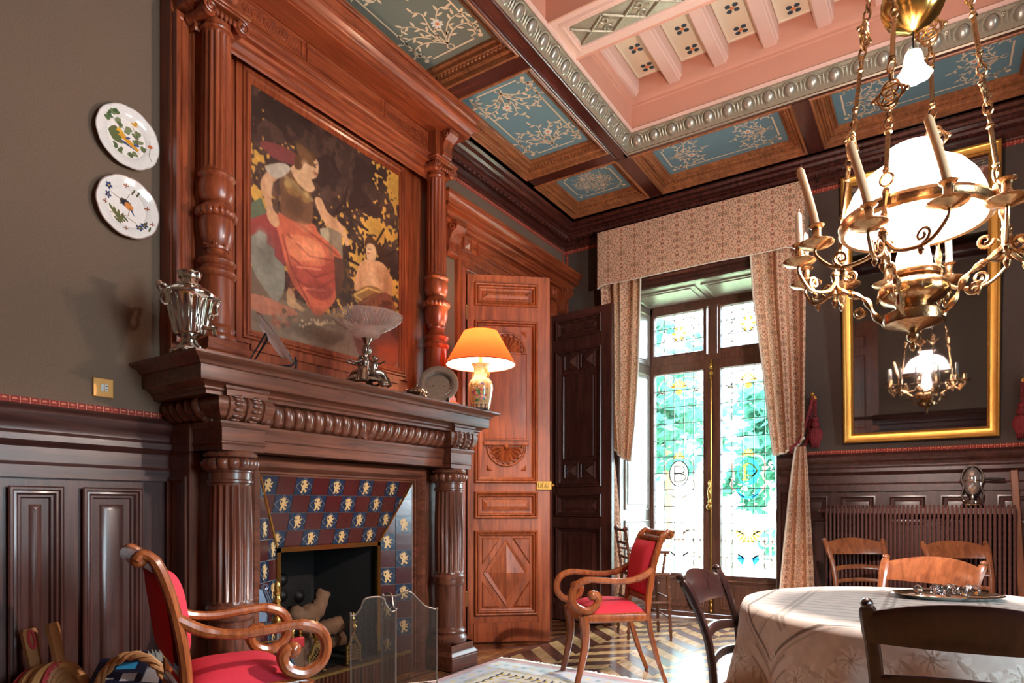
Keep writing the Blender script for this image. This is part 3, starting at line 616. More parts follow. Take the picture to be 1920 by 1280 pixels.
# columns ------------------------------------------------------------
def lower_col(y):
    M=Matrix.Translation((-2.757,y,0))
    m=MB(); m.bbox(-2.905,-2.615,y-.142,y+.142,0,.085,.003); m.sweep([(-2.905,y-.13),(-2.627,y-.13),(-2.627,y+.13),(-2.905,y+.13)],[(.012,.085),(.012,.095),(.002,.104),(-.006,.118),(-.012,.12),(-.012,.165),(-.28,.165)]); build('plinth',m,MANH,fp,angle=30)
    m=MB().lathe([(.118,.165),(.125,.18),(.125,.20),(.112,.215),(.106,.222),(.108,.232),(.114,.24),(.110,.252),(.098,.262),(.0965,.27)],28,M); build('column_base',m,MAN,fp)
    m=MB().lathe([(.0965,.27),(.097,.55),(.105,.556),(.110,.57),(.106,.585),(.108,.60),(.110,.612),(.104,.622),(.099,.628)],28,M); build('column_drum',m,MAN,fp)
    f=-.011
    m=MB().lathe([(.099,.628),(.099,.640,0),(.099,.648,f),(.0985,.9,f),(.093,1.172,f),(.093,1.18,0),(.093,1.188)],120,M,lobes=20); build('fluted_shaft',m,MAN,fp,angle=55)
    m=MB().lathe([(.093,1.188),(.101,1.192),(.101,1.202),(.094,1.208),(.094,1.238),(.100,1.242),(.100,1.250)],28,M); build('necking',m,MAN,fp)
    m=MB().lathe([(.100,1.248),(.104,1.252,.010),(.112,1.268,.014),(.115,1.285,.014),(.110,1.300,.01),(.104,1.306)],112,M,lobes=14); build('gadrooned_capital',m,MAN,fp,angle=60)
    m=MB().lathe([(.104,1.304),(.116,1.310),(.120,1.320),(.116,1.332),(.11,1.338)],28,M); build('abacus',m,MAN,fp)
    m=MB(); m.sweep([(-2.90,y-.112),(-2.648,y-.112),(-2.648,y+.112),(-2.90,y+.112)],[(-.25,1.336),(-.004,1.336),(-.004,1.362),(.004,1.37),(.004,1.376),(-.002,1.38),(-.002,1.438),(.006,1.444),(.014,1.456),(.014,1.466),(-.25,1.466)]); build('impost_block',m,MANH,fp,angle=25)
    # scrolled block of the frieze above the column, with beaded bands
    pf=[(.0,1.468),(.012,1.474),(.034,1.50),(.046,1.535),(.046,1.56),(.036,1.575),(-.24,1.575)]
    m=MB().sweep([(-2.90,y-.098),(-2.665,y-.098),(-2.665,y+.098),(-2.90,y+.098)],pf); build('frieze_block',m,MANH,fp,angle=40)
    for off in (-.045,.045):
        m=MB()
        for kk in range(7):
            t=kk/6; i=t*4.999; a=int(i); p,q=pf[a],pf[a+1]; o_=p[0]+(q[0]-p[0])*(i-a); z=p[1]+(q[1]-p[1])*(i-a)
            m.ball((-2.665+o_+.002,y+off,z+.002),.024,10,6,(.42,1,.5))
        build('beaded_band',m,MAN,fp)
    for off in (-.088,0,.088):
        m=MB().tube([(-2.665+p[0]+.002,y+off,p[1]) for p in pf[:6]],.009,6); build('frieze_fillet',m,MAN,fp)
for y in CY: lower_col(y)
# architrave between the columns, frieze of gadroons
A0,A1=CY[0]+.112,CY[1]-.112
m=MB().sweep([(-2.88,A0),(-2.72,A0),(-2.72,A1),(-2.88,A1)],[(-.14,1.345),(.0,1.345),(.0,1.395),(.006,1.40),(.006,1.43),(.014,1.44),(.022,1.452),(.022,1.464),(-.14,1.464)],cap=True); build('architrave',m,MANH,fp,angle=25)
gp=[(.0,1.466),(.010,1.470),(.030,1.492),(.044,1.525),(.046,1.555),(.036,1.578),(.02,1.59)]
m=MB().sweep([(-2.90,A0-.03),(-2.735,A0-.03),(-2.735,A1+.03),(-2.90,A1+.03)],[(p,z) for p,z in gp]); build('frieze',m,MANH,fp)
for q in ([(-3.08,1.69),(-2.745,1.69),(-2.745,1.70)],[(-2.745,3.50),(-2.745,3.51),(-3.08,3.51)]): build('side_frieze',MB().sweep(q,gp),MANH,fp)
def gad(sl):
    m=MB(); vs=[];fs=[]; nn=7
    for k,(p,z) in enumerate(gp):
        w=.0245*(.72+.28*sin(PI*min(1,k/5)));sh=sl*(z-1.53)
        for i in range(nn):
            a=PI*i/(nn-1); vs.append((p+.020*sin(a)*(.4+.6*sin(PI*(k+.4)/6.6)),sh-w*cos(a),z-1.53))
    for k in range(len(gp)-1):
        for i in range(nn-1): b=k*nn+i; fs.append((b,b+1,b+nn+1,b+nn))
    m.add(vs,fs); return m
ga=build('gadroon',gad(-.22),MANH,fp,local=True); ga.location=(-2.735+2.9,A0+.035-YC,1.53); gb=None
span=(A1-A0)/2
for k in range(1,11): shared(ga,(-2.735,A0+.035+k*.0625,1.53),fp)
for k in range(11):
    p=(-2.735,A1-.035-k*.0625,1.53)
    if gb is None: gb=build('gadroon',gad(.22),MANH,fp,local=True); gb.location=Vector(p)-Vector((-2.9,YC,0))
    else: shared(gb,p,fp)
for k in range(5): shared(ga,(-2.80-k*.062,1.69,1.53),fp,(0,0,-PI/2)); shared(ga,(-2.80-k*.062,3.51,1.53),fp,(0,0,PI/2))
for (x,y,rz) in ((-2.690,YC,PI/2),):
    for s_,w in ((0,.085),(-.05,.06),(.05,.06)):
        m=MB(); leaf(m,Matrix.Translation((x-.02+.012*(s_==0),y+s_,1.462))@Matrix.Rotation(PI/2,4,'Z')@Matrix.Rotation(R(72),4,'X')@Matrix.Rotation(s_*6,4,'Z'),w,.135,.5,8,12,4); build('acanthus_leaf',m,MAN,fp)
for y in (1.672,3.528):
    m=MB(); leaf(m,Matrix.Translation((-2.722,y,1.458))@Matrix.Rotation(PI/2+(-.8 if y<2 else .8),4,'Z')@Matrix.Rotation(R(70),4,'X'),.12,.14,.5,8,12,4); build('acanthus_leaf',m,MAN,fp)
# shelf cornice
sp=[(-.12,1.578),(.0,1.578),(.0,1.592),(.012,1.60),(.012,1.608),(.03,1.622),(.052,1.628),(.055,1.640),(.055,1.690),(.066,1.694),(.070,1.702),(.082,1.712),(.105,1.722),(.112,1.728),(.112,1.738),(-.3,1.738)]
def res(y): return [(-2.648,y-.11),(-2.648,y+.11)]
m=MB().sweep([(-3.08,1.60),(-2.648,1.60),(-2.648,3.60),(-3.08,3.60)],sp); build('shelf',m,MANH,fp,angle=25)
for y in CY:
    m=MB().sweep([(-2.70,y-.105),(-2.622,y-.105),(-2.622,y+.105),(-2.70,y+.105)],[(-.06,1.578),(0,1.578),(0,1.604),(.008,1.61),(.008,1.622),(-.06,1.628)]); build('shelf_block',m,MANH,fp,angle=25)
# ================================================================ OVERMANTEL
om=thing('overmantel','tall mahogany overmantel with half columns framing the painting','overmantel',(-2.95,YC,1.74))
m=MB(); m.box(-3.08,-2.985,1.63,3.57,1.74,3.80); build('back_board',m,RED,om,flat=True)
m=MB()
for (u0,u1,v0,v1) in ((1.96,2.045,1.93,3.43),(3.155,3.24,1.93,3.43),(2.045,3.155,3.288,3.43),(2.045,3.155,1.90,2.005)): m.box(-2.99,-2.972,u0,u1,v0,v1)
m.panel(XP(-2.972),1.99,3.21,1.95,3.36,[(0,0),(.006,.012),(.014,.012),(.02,.002),(.026,.010),(.034,.010),(.044,-.004),(.06,-.006)],cap=False); build('picture_frame',m,RED,om,angle=25)
for u0 in (1.635,3.475):
    m=MB().panel(XP(-2.984),u0,u0+.09,1.85,3.40,[(0,0),(0,.04),(.012,.044),(.018,.034),(.026,.030),(.03,.036)]); build('pilaster_strip',m,RED,om,angle=25)
def upper_col(y):
    M=Matrix.Translation((-2.868,y,0))
    m=MB(); m.sweep([(-2.98,y-.118),(-2.758,y-.118),(-2.758,y+.118),(-2.98,y+.118)],[(0,1.738),(0,1.80),(-.008,1.806),(-.018,1.815),(-.018,1.838),(-.026,1.842),(-.026,1.868),(-.2,1.868)]); build('column_pedestal',m,REDH,om,angle=30)
    m=MB().lathe([(.088,1.868),(.092,1.88),(.088,1.895),(.078,1.903),(.08,1.915),(.084,1.925),(.078,1.938),(.073,1.944),(.072,2.165),(.076,2.17),(.086,2.178),(.09,2.192),(.082,2.206),(.072,2.212),(.07,2.222),(.082,2.232),(.086,2.246),(.078,2.258),(.062,2.268),(.052,2.285),(.05,2.30),(.056,2.305),(.058,2.315)],28,M); build('baluster_foot',m,RED,om)
    m=MB().lathe([(.052,2.312),(.06,2.325),(.072,2.36),(.078,2.40),(.078,2.44),(.074,2.452)],28,M)
    build('baluster_vase',m,RED,om)
    for k in range(8):
        a=k*PI/4; mm=MB(); leaf(mm,M@Matrix.Translation((.056*cos(a),.056*sin(a),2.315))@Matrix.Rotation(a+PI/2,4,'Z')@Matrix.Rotation(R(76),4,'X'),.062,.125,.35,6,8,3); build('acanthus_leaf',mm,RED,om)
    m=MB().lathe([(.074,2.45),(.086,2.458,.006),(.09,2.474,.008),(.086,2.488,.006),(.078,2.492)],120,M,lobes=20); build('beaded_ring',m,RED,om,angle=60)
    m=MB().lathe([(.078,2.492),(.074,2.505),(.06,2.518),(.056,2.526),(.066,2.532),(.07,2.54),(.078,2.56),(.081,2.59),(.079,2.62),(.072,2.634),(.08,2.642),(.085,2.652),(.08,2.664),(.07,2.67)],28,M); build('column_knop',m,RED,om)
    m=MB().lathe([(.07,2.668),(.07,2.68,0),(.07,2.688,-.008),(.068,3.0,-.008),(.064,3.318,-.008),(.064,3.326,0),(.064,3.334)],112,M,lobes=16); build('fluted_shaft',m,RED,om,angle=55)
    m=MB().lathe([(.064,3.334),(.073,3.338),(.076,3.346),(.07,3.354),(.065,3.358),(.064,3.385),(.068,3.392),(.076,3.40)],28,M); build('necking',m,RED,om)
    # ionic capital: two bolsters with scrolls, echinus eggs, abacus
    for s_ in (-1,1):
        m=MB().lathe([(.03,-.085),(.036,-.07),(.028,-.045),(.031,-.03),(.024,0),(.031,.03),(.028,.045),(.036,.07),(.03,.085)],16,Matrix.Translation((-2.868,y+s_*.082,3.392))@Matrix.Rotation(PI/2,4,'Y')); build('bolster',m,RED,om)
        m=MB().tube([(-2.781,y+s_*(.082+p),3.392+q) for p,q in spiral((0,0),.034,.006,PI/2,-1.7,30)],.006,6); m.ball((-2.781,y+s_*.082,3.392),.009,8,6); build('volute',m,RED,om)
    m=MB()
    for k in range(5): m.ball((-2.793,y-.044+k*.022,3.392),.014,8,6,(.8,.8,1.2))
    build('echinus_eggs',m,RED,om)
    m=MB(); m.bbox(-2.96,-2.772,y-.108,y+.108,3.420,3.432,.003); m.bbox(-2.97,-2.764,y-.116,y+.116,3.432,3.448,.004); build('abacus',m,REDH,om)
    # block over the column with a scroll console
    m=MB(); m.box(-2.98,-2.80,y-.085,y+.085,3.446,3.63); build('entablature_block',m,RED,om,flat=True)
    for s_ in ((0,)):
        m=MB()
        side=[(0,3.46),(.012,3.456),(.03,3.47),(.036,3.49),(.03,3.51),(.034,3.54),(.05,3.57),(.075,3.585),(.092,3.60),(.092,3.628),(0,3.628)]
        P=PL((-2.80,y,0),(1,0,0),(0,0,1),(0,-1,0)); m.poly(side,P,-.045,.045); build('console',m,RED,om,angle=30)
        for q in (-.047,.047):
            mm=MB().tube([(-2.80+.058+p,y+q,3.604+w) for p,w in spiral((0,0),.028,.005,0,1.4,20)],.005,5); build('console_scroll',mm,RED,om)
for y in CY: upper_col(y)
E0,E1=CY[0]+.085,CY[1]-.085
m=MB().sweep([(-2.98,E0-.17),(-2.905,E0-.17),(-2.905,E1+.17),(-2.98,E1+.17)],[(.0,3.33),(.006,3.34),(.006,3.36),(.02,3.38),(.02,3.40),(.03,3.412),(.055,3.418),(.06,3.425),(.06,3.452),(.068,3.456),(.072,3.47),(.06,3.484),(.05,3.49),(.04,3.50),(.04,3.51),(-.05,3.51)]); build('architrave',m,REDH,om,angle=25)
m=MB(); m.box(-2.99,-2.868,1.65,3.55,3.50,3.64); build('frieze_board',m,REDH,om,flat=True)
P=XP(-2.868)
for (u0,u1,g) in ((E0+.01,2.29,1),(2.31,2.89,0),(2.91,E1-.01,1)):
    m=MB().panel(P,u0,u1,3.515,3.622,[(0,0),(.003,.008),(.010,.008),(.015,-.003),(.02,-.004)],cap=not g or True); fz=build('frieze_panel',m,REDH,om,angle=25)
    if g:
        n=5; w=(u1-u0-.05)/n
        for k in range(n):
            yc=u0+.025+(k+.5)*w; mm=MB(); 
            for rr in (.033,.018): mm.tube([P(yc+rr*1.1*cos(t),3.568+rr*sin(t),.000) for t in [2*PI*j/18 for j in range(18)]],.0045,5,closed=True)
            mm.tube([P(yc+t*w/2,3.568+.036*sin(t*PI),.001) for t in [j/8-1 for j in range(17)]],.0045,5); build('guilloche_ring',mm,REDH,om)
cr=[(-.05,3.628),(.15,3.628),(.152,3.634),(.17,3.636),(.178,3.652),(.178,3.672),(.186,3.676),(.196,3.684),(.214,3.692),(.222,3.708),(.212,3.726),(.204,3.732),(.208,3.742),(.218,3.75),(.222,3.765),(.218,3.78),(.23,3.784),(.23,3.797),(-.05,3.797)]
m=MB().sweep([(-3.08,1.74),(-2.868,1.74),(-2.868,3.385),(-3.08,3.385)],cr); build('crown_cornice',m,REDH,om,angle=25)
# painting ------------------------------------------------------------
PW_,PH_=368,424
def uvp(px,py):       # where a point of the picture falls on the canvas
    f=Vector((-sin(R(33.3)),cos(R(33.3)),0)); r=Vector((cos(R(33.3)),sin(R(33.3)),0)); d=f+r*((px-960)/1200)+Vector((0,0,(950-py)/1200)); t=-2.977/d.x
    return ((t*d.y-2.045)/1.112,(1.08+t*d.z-2.003)/1.288)
pt=Paint(PW_,PH_,'4A3326')
fol=pt.fbm(44,5,2)*.62+pt.fbm(13,11,3)*.38
def mass(poly_,col,th,al=1):
    q=Paint(PW_,PH_,'000000').poly(poly_,'ffffff').a[...,0]>.5
    mk=q&(fol>th); pt.put((slice(0,PH_),slice(0,PW_)),mk,col,al)
def G(*a):
    p=[Vector((*uvp(*q),0)) for q in a]; n=len(p); out=[]
    if n<5: return [(q.x,q.y) for q in p]
    for i in range(n):
        A,B,C_,D_=p[i-1],p[i],p[(i+1)%n],p[(i+2)%n]
        for k in range(4):
            t=k/4; v=.5*((2*B)+(C_-A)*t+(2*A-5*B+4*C_-D_)*t*t+(3*B-A-3*C_+D_)*t**3); out.append((v.x,v.y))
    return out
# golden sky behind the dark crown of a tree: gold shows where the leaves thin out
pt.a[...]=pt.c('C08C3E'); pt.a*=(.82+.36*pt.fbm(6,31,3))[...,None]
dens=np.full((PH_,PW_),.60,np.float32)
def dn(px,py,rx,ry,am):
    u,v=uvp(px,py); global dens; dens=dens+am*np.exp(-(((pt.X-u)/rx)**2+((pt.Y-v)/ry)**2))
for q in ((640,330,.30,.16,.30),(600,270,.3,.14,.22),(500,230,.2,.10,.22),(690,380,.10,.05,.12),(735,470,.10,.10,.16)): dn(*q)
for q in ((505,215,.05,.03,-.22),(545,275,.07,.03,-.30),(492,300,.05,.04,-.26),(555,300,.05,.04,-.30),(482,375,.04,.05,-.34),(740,350,.09,.09,-.42),(700,335,.08,.05,-.24),(700,425,.14,.05,-.42),(640,440,.08,.04,-.30),(725,440,.10,.05,-.30),(735,540,.05,.07,-.32),(672,500,.06,.06,-.28),(640,375,.06,.03,-.20),(600,330,.04,.02,-.16)): dn(*q)
lf_=pt.noise(62,5)*.5+pt.noise(34,9)*.32+pt.noise(15,13)*.18
mk=(lf_<dens); sl0=(slice(0,PH_),slice(0,PW_)); pt.put(sl0,mk,'3C2822'); pt.put(sl0,mk&(pt.fbm(30,17,2)>.55),'53392F',.7); pt.put(sl0,mk&(pt.fbm(12,23,2)<.42),'2A1B18',.7)
for br in (((600,425),(625,400),(645,380),(652,350)),((605,415),(640,395),(690,385)),((650,400),(675,422),(690,432)),((700,560),(690,480),(720,430)),((640,480),(690,505),(740,470)),((660,540),(640,500))): pt.line([uvp(*q) for q in br],.012,'2A1A16')
# ground, stone step
pt.poly(G((470,500),(520,540),(640,600),(755,640),(755,700),(470,640)),'6B5140'); pt.poly(G((470,585),(560,575),(755,640),(755,700),(470,625)),'806754'); pt.poly(G((470,560),(560,572),(700,640),(640,650),(470,600)),'7A6250')
pt.poly(G((600,428),(640,424),(644,505),(606,520)),'7F6A54'); pt.poly(G((600,428),(616,426),(622,520),(606,520)),'A08A6E')
# shield, red cloth at the left
pt.poly(G((470,410),(512,400),(535,520),(520,565),(495,540),(470,490)),'7D7464'); pt.poly(G((470,405),(515,396),(528,470),(500,455),(485,435),(470,440)),'8E3A34'); pt.poly(G((484,430),(500,440),(500,470),(480,460)),'8E8574'); pt.poly(G((515,430),(535,450),(535,500),(515,480)),'7E3430')
pt.poly(G((470,550),(520,565),(560,590),(500,590),(470,575)),'A9674F'); pt.poly(G((470,380),(490,370),(500,400),(470,410)),'5A6048')
# mantle, skirt
pt.poly(G((488,265),(520,270),(556,290),(560,310),(520,300),(497,282)),'7A3A38')
pt.poly(G((520,400),(585,418),(600,440),(640,480),(640,540),(610,585),(590,590),(570,560),(548,530),(530,470)),'B5593F')
pt.poly(G((540,440),(590,450),(610,480),(560,490),(540,470)),'C56E4C'); pt.poly(G((545,500),(600,500),(638,490),(625,550),(590,560)),'9E4536')
for ln in (((540,440),(580,480),(632,490)),((545,480),(590,520),(636,505)),((552,520),(590,545),(632,520)),((530,440),(545,500),(585,580)),((560,420),(600,450),(636,480))): pt.line([uvp(*q_) for q_ in ln],.008,'7C3229',.8)
for ln in (((548,450),(590,470)),((556,500),(600,505)),((570,540),(610,545))): pt.line([uvp(*q_) for q_ in ln],.010,'D98562',.6)
# torso with bronze bodice, arms, face
pt.poly(G((525,330),(548,318),(575,345),(585,370),(582,420),(530,402),(526,360)),'6B4630'); pt.ell(*uvp(549,352),.05,.038,'8A6238',0); pt.ell(*uvp(573,368),.03,.03,'8A6238'); pt.line([uvp(*q_) for q_ in ((530,325),(555,350),(585,375))],.02,'8A6A48')
pt.poly(G((545,315),(565,310),(590,350),(580,360),(560,345)),'C99A72')
pt.poly(G((500,322),(522,312),(533,320),(520,336),(512,345),(509,375),(515,400),(520,412),(503,412),(498,380),(488,345)),'C18D66'); pt.poly(G((500,310),(530,305),(545,318),(520,335),(500,320)),'B5A08C')
pt.poly(G((590,375),(602,372),(615,398),(640,420),(655,455),(648,460),(640,438),(610,420)),'C18D66'); pt.ell(*uvp(512,408),.04,.03,'C18D66',-.8)
pt.poly(G((565,295),(585,292),(597,305),(595,330),(584,336),(572,328),(562,315)),'C79872'); pt.ell(*uvp(593,326),.012,.006,'8E4A3A'); pt.ell(*uvp(590,312),.010,.005,'5A3826'); pt.line([uvp(*q_) for q_ in ((585,310),(595,308))],.004,'5A3826')
pt.poly(G((556,290),(575,282),(592,290),(590,302),(572,305),(563,318),(552,312)),'5E3A24'); pt.ell(*uvp(572,290),.06,.03,'6F4A2E',-.4)
# feet
pt.poly(G((540,540),(550,545),(556,575),(545,576),(538,565)),'B58A62'); pt.poly(G((555,565),(572,580),(568,585),(552,576)),'B58A62')
# the child
pt.ell(*uvp(697,462),.055,.045,'4A2C1C'); pt.poly(G((688,458),(702,460),(706,480),(698,492),(688,484)),'C79A72'); pt.line([uvp(*q_) for q_ in ((689,474),(694,475))],.006,'8E4A3A'); pt.line([uvp(*q_) for q_ in ((690,467),(696,467))],.005,'4A2C1C')
pt.poly(G((680,490),(700,488),(722,498),(734,545),(728,560),(715,545),(712,545),(678,535)),'C48F66'); pt.poly(G((672,500),(685,490),(684,540),(668,545),(664,535)),'BC875E'); pt.poly(G((722,498),(736,530),(730,560),(700,562),(698,552),(716,545)),'B27C54'); pt.ell(*uvp(712,515),.05,.05,'B67F58',soft=.6)
pt.poly(G((662,552),(690,535),(716,545),(706,562),(680,570)),'8A6034'); pt.line([uvp(*q_) for q_ in ((664,553),(690,540),(714,548),(682,566),(664,553))],.008,'C29A55')
pt.poly(G((705,455),(722,470),(728,500),(715,490)),'3E2418'); pt.poly(G((626,480),(655,490),(660,560),(630,560)),'3A2A20',.8)
pt.poly(G((670,568),(735,555),(745,680),(690,690),(660,620)),'5E2A20',.7)
for k in range(34): q=uvp(600+random.gauss(0,24),602+random.gauss(0,6)+0); pt.ell(q[0],q[1],.007,.006,'C9AE86')
for k in range(20): q=uvp(715+random.gauss(0,14),640+random.gauss(0,12)); pt.ell(q[0],q[1],.02,.014,'7A3A2A',al=.7)
for k in range(22): q=uvp(530+random.gauss(0,9),598+random.gauss(0,9)); pt.ell(q[0],q[1],.014,.012,random.choice(['8E4A38','5A4A34','A86A50']),al=.8)
def sh(px,py,rx,ry,col,al,rot=0): pt.ell(*uvp(px,py),rx,ry,col,rot,al,soft=1)
sh(585,470,.10,.07,'D98A62',.5); sh(600,545,.10,.05,'6E2C24',.55); sh(548,520,.05,.10,'7A342A',.5); sh(620,500,.05,.06,'8A3A2C',.5); sh(570,425,.06,.03,'D48A60',.5)
sh(505,345,.03,.06,'E0B088',.5); sh(516,365,.02,.08,'8E5A3E',.5); sh(625,420,.03,.05,'8E5A3E',.4); sh(572,308,.03,.025,'E0B48C',.5); sh(590,325,.025,.02,'9A6044',.4); sh(553,385,.07,.05,'4A2E20',.6); sh(540,345,.03,.02,'C09A5C',.7); sh(575,365,.02,.016,'C09A5C',.7)
sh(700,520,.05,.05,'DDAE82',.45); sh(724,535,.03,.06,'8A5236',.5); sh(676,525,.02,.05,'8A5236',.4); sh(694,470,.02,.02,'E0B48C',.5); sh(500,470,.06,.10,'5A5046',.5); sh(490,440,.04,.04,'B0A592',.4); sh(520,260,.0,.0,'7A3A38',0) if False else None
sh(620,600,.2,.05,'4A3428',.45); sh(700,640,.18,.08,'4A261E',.5); sh(540,600,.1,.03,'96806A',.4); sh(620,465,.02,.06,'5E4C3A',.5)
pt.tex(.10,70)
for _ in range(2):
    q=np.pad(pt.a,((1,1),(1,1),(0,0)),'edge'); pt.a=(q[:-2,1:-1]+q[2:,1:-1]+q[1:-1,:-2]+q[1:-1,2:]+2*q[1:-1,1:-1])/6
pt.a*=(.86+.28*pt.fbm(5,21,3))[...,None]
PAINT=imat('canvas_painting',pt.image('canvas'),.35,bump=.1,coat=.25)
m=MB().grid(lambda u,v:(-2.977,2.045+1.112*u,2.003+1.288*v),1,1); m.v=[(x,y,z) for x,y,z in m.v]
b=len(m.v); m.box(-2.9845,-2.9775,2.045,3.157,2.003,3.291)
o=build('painting',m,PAINT,None,flat=True); tag(o,'large painting of a seated woman in rose drapery and a child under gold sky','painting')
# ================================================================ DOORS
pyr=[(0,.0),(.006,.010),(.012,.010),(.018,.002)]
def fan(P,cu,cv,r,up,par,mt):
    """half-round shell: ribs fanning out, a bead on every rib end, a rim"""
    m=MB(); n=9; s=1 if up else -1
    for k in range(n):
        a0,a1=PI*k/n,PI*(k+1)/n; am=(a0+a1)/2; vs=[]
        c=P(cu,cv,.012)
        L=[P(cu+q*r*cos(a),cv+s*q*r*sin(a),d) for q,a,d in ((.16,a0,.006),(.16,am,.016),(.16,a1,.006),(.86,a0,.003),(.90,am,.020),(.86,a1,.003))]
        m.add(L,[(0,1,4,3),(1,2,5,4)])
    build('shell_ribs',m,mt,par,angle=20); m=MB()
    for k in range(n+1):
        a=PI*(k+.0)/n; p=P(cu+r*.97*cos(a),cv+s*r*.97*sin(a),.01); m.ball(p,r*.085,7,5)
    m.tube([P(cu+1.1*r*cos(PI*k/20),cv+s*1.1*r*sin(PI*k/20),.006) for k in range(21)],.009,6); m.ball(P(cu,cv,.012),r*.17,8,6)
    build('shell_rim',m,mt,par)
def doorleaf(nm,label,hinge,d,mt,shellkind):
    d=Vector((d[0],d[1],0)).normalized(); n=Vector((d.y,-d.x,0)); P=PL(hinge,d,(0,0,1),n); W=.655; H=2.905
    t=thing(nm,label,'door',hinge); T=.045
    B=PL(P.o-n*T,d,(0,0,1),n)
    def bar(name,u0,u1,v0,v1,dd=0):
        m=MB(); vs=[P(u,v,q) for q in (-T,dd) for u,v in ((u0,v0),(u1,v0),(u1,v1),(u0,v1))]; m.add(vs,[(3,2,1,0),(4,5,6,7),(0,1,5,4),(1,2,6,5),(2,3,7,6),(3,0,4,7)]); return build(name,m,mt,t,flat=True)
    bar('stile',0,.056,.012,H); bar('stile',.557,W,.012,H)
    for v0,v1 in ((.012,.225),(.895,.99),(1.20,1.268),(2.545,2.66),(2.84,H)): bar('rail',.056,.557,v0,v1)
    bar('kick_board',.05,.575,.02,.17,.012)
    mould=[(0,0),(0,.016),(.008,.024),(.016,.020),(.020,.004),(.027,.014),(.035,.010),(.040,-.008),(.05,-.012)]
    for v0,v1 in ((2.66,2.84),(.99,1.20)):
        m=MB().panel(P,.056,.557,v0,v1,mould+[(.06,-.012),(.064,-.004),(.096,.008)]); build('raised_panel',m,mt,t,angle=20)
    m=MB().panel(P,.056,.557,1.268,2.545,mould+[(.062,-.012)]); p2=build('long_panel',m,mt,t,angle=20)
    m=MB().panel(P,.056,.557,.225,.895,mould+[(.062,-.012)]); p4=build('lower_panel',m,mt,t,angle=20); IP=PL(P(0,0,-.012),d,(0,0,1),n)
    if shellkind:
        m=MB().panel(IP,.135,.478,1.61,2.30,[(0,0),(.0,.010),(.008,.010),(.014,.004),(.02,.005)]); build('inner_field',m,mt,t,angle=20)
        fan(IP,.307,2.305,.135,True,t,mt); fan(IP,.307,1.555,.135,False,t,mt)
        m=MB().panel(IP,.128,.486,1.565,1.60,[(0,0),(0,.022),(.006,.024),(.01,.02)]); build('shell_ledge',m,mt,t,angle=20)
        for (u,s) in ((.15,1),(.465,-1)):
            for v,q in ((1.365,1),(2.47,-1)):
                m=MB(); vs=[IP(u,v,0),IP(u+s*.05,v,0),IP(u,v+q*.05,0),IP(u+s*.014,v+q*.014,.012)]; m.add(vs,[(0,1,3),(1,2,3),(2,0,3)]); build('corner_point',m,mt,t,flat=True)
        # lozenge panel below: four triangles round a diamond point
        u0,u1,v0,v1=.115,.498,.285,.835; uc,vc=(u0+u1)/2,(v0+v1)/2; g=.028
        dm=[(uc,v0+.01),(u1-.01,vc),(uc,v1-.01),(u0+.01,vc)]; m=MB(); i=[(uc,v0+.05),(u1-.045,vc),(uc,v1-.05),(u0+.045,vc)]
        vs=[IP(a,b,.0) for a,b in dm]+[IP(a,b,.010) for a,b in dm]+[IP(a,b,.004) for a,b in i]; m.add(vs,[(k,(k+1)%4,4+(k+1)%4,4+k) for k in range(4)]+[(4+k,4+(k+1)%4,8+(k+1)%4,8+k) for k in range(4)]); build('lozenge_frame',m,mt,t,flat=True)
        m=MB(); vs=[IP(a,b,.004) for a,b in i]+[IP(uc,vc,.034)]; m.add(vs,[(k,(k+1)%4,4) for k in range(4)]); build('diamond_point',m,mt,t,flat=True)
        for (a,b,sx,sz) in ((u0,v0,1,1),(u1,v0,-1,1),(u1,v1,-1,-1),(u0,v1,1,-1)):
            tri=[(a,b),(a+sx*.145,b),(a,b+sz*.215)]; m=MB(); c=(a+sx*.045,b+sz*.065); inn=[(c[0]+(p-c[0])*.80,c[1]+(q-c[1])*.80) for p,q in tri]
            vs=[IP(p,q,0) for p,q in tri]+[IP(p,q,.012) for p,q in inn]; m.add(vs,[(0,1,4,3),(1,2,5,4),(2,0,3,5),(3,4,5)]); build('corner_field',m,mt,t,flat=True)
        # brass rim lock with pierced plate and knob
        m=MB(); vs=[]; m.panel(P,.545,.668,1.215,1.285,[(0,0),(0,.018),(.004,.02)]); lk=build('rim_lock',m,mat('lock_brass','A8813E',.5,.8,noise=.3,nscale=80),t,flat=True)
        m=MB()
        for k in range(3): m.tube([P(.57+.03*k+.011*cos(a),1.25+.02*sin(a),.021) for a in [2*PI*j/10 for j in range(10)]],.003,4,closed=True)
        build('lock_scrollwork',m,BRASSD,lk)
        m=MB().tube([P(.672,1.25,.01),P(.69,1.25,.01)],.012,8); build('lock_bolt',m,BRASS,lk)
    else:
        for v in (2.36,1.34):
            for u in (.135,.315):
                m=MB().panel(IP,u,u+.165,v,v+.15,pyr); w=.165/2; vs=[IP(u+.018,v+.018,.002),IP(u+.147,v+.018,.002),IP(u+.147,v+.132,.002),IP(u+.018,v+.132,.002),IP(u+w,v+.075,.035)]; m.add(vs,[(0,1,4),(1,2,4),(2,3,4),(3,0,4)]); build('pyramid_block',m,mt,t,flat=True)
        m=MB().panel(IP,.125,.49,1.52,2.32,[(0,0),(0,.010),(.008,.012),(.016,.004),(.03,.0),(.034,.006)]); build('inner_field',m,mt,t,angle=20)
        m=MB().panel(IP,.115,.498,.285,.835,[(0,0),(.004,.006),(.05,.014)]); build('inner_field',m,mt,t,flat=True)
    for v in (.35,1.45,2.6):
        m=MB().tube([P(-.010,v-.05,-.01),P(-.010,v+.05,-.01)],.012,8); m.ball(P(-.01,v+.06,-.01),.011,6,4); build('hinge',m,BRASSD,t)
    return t
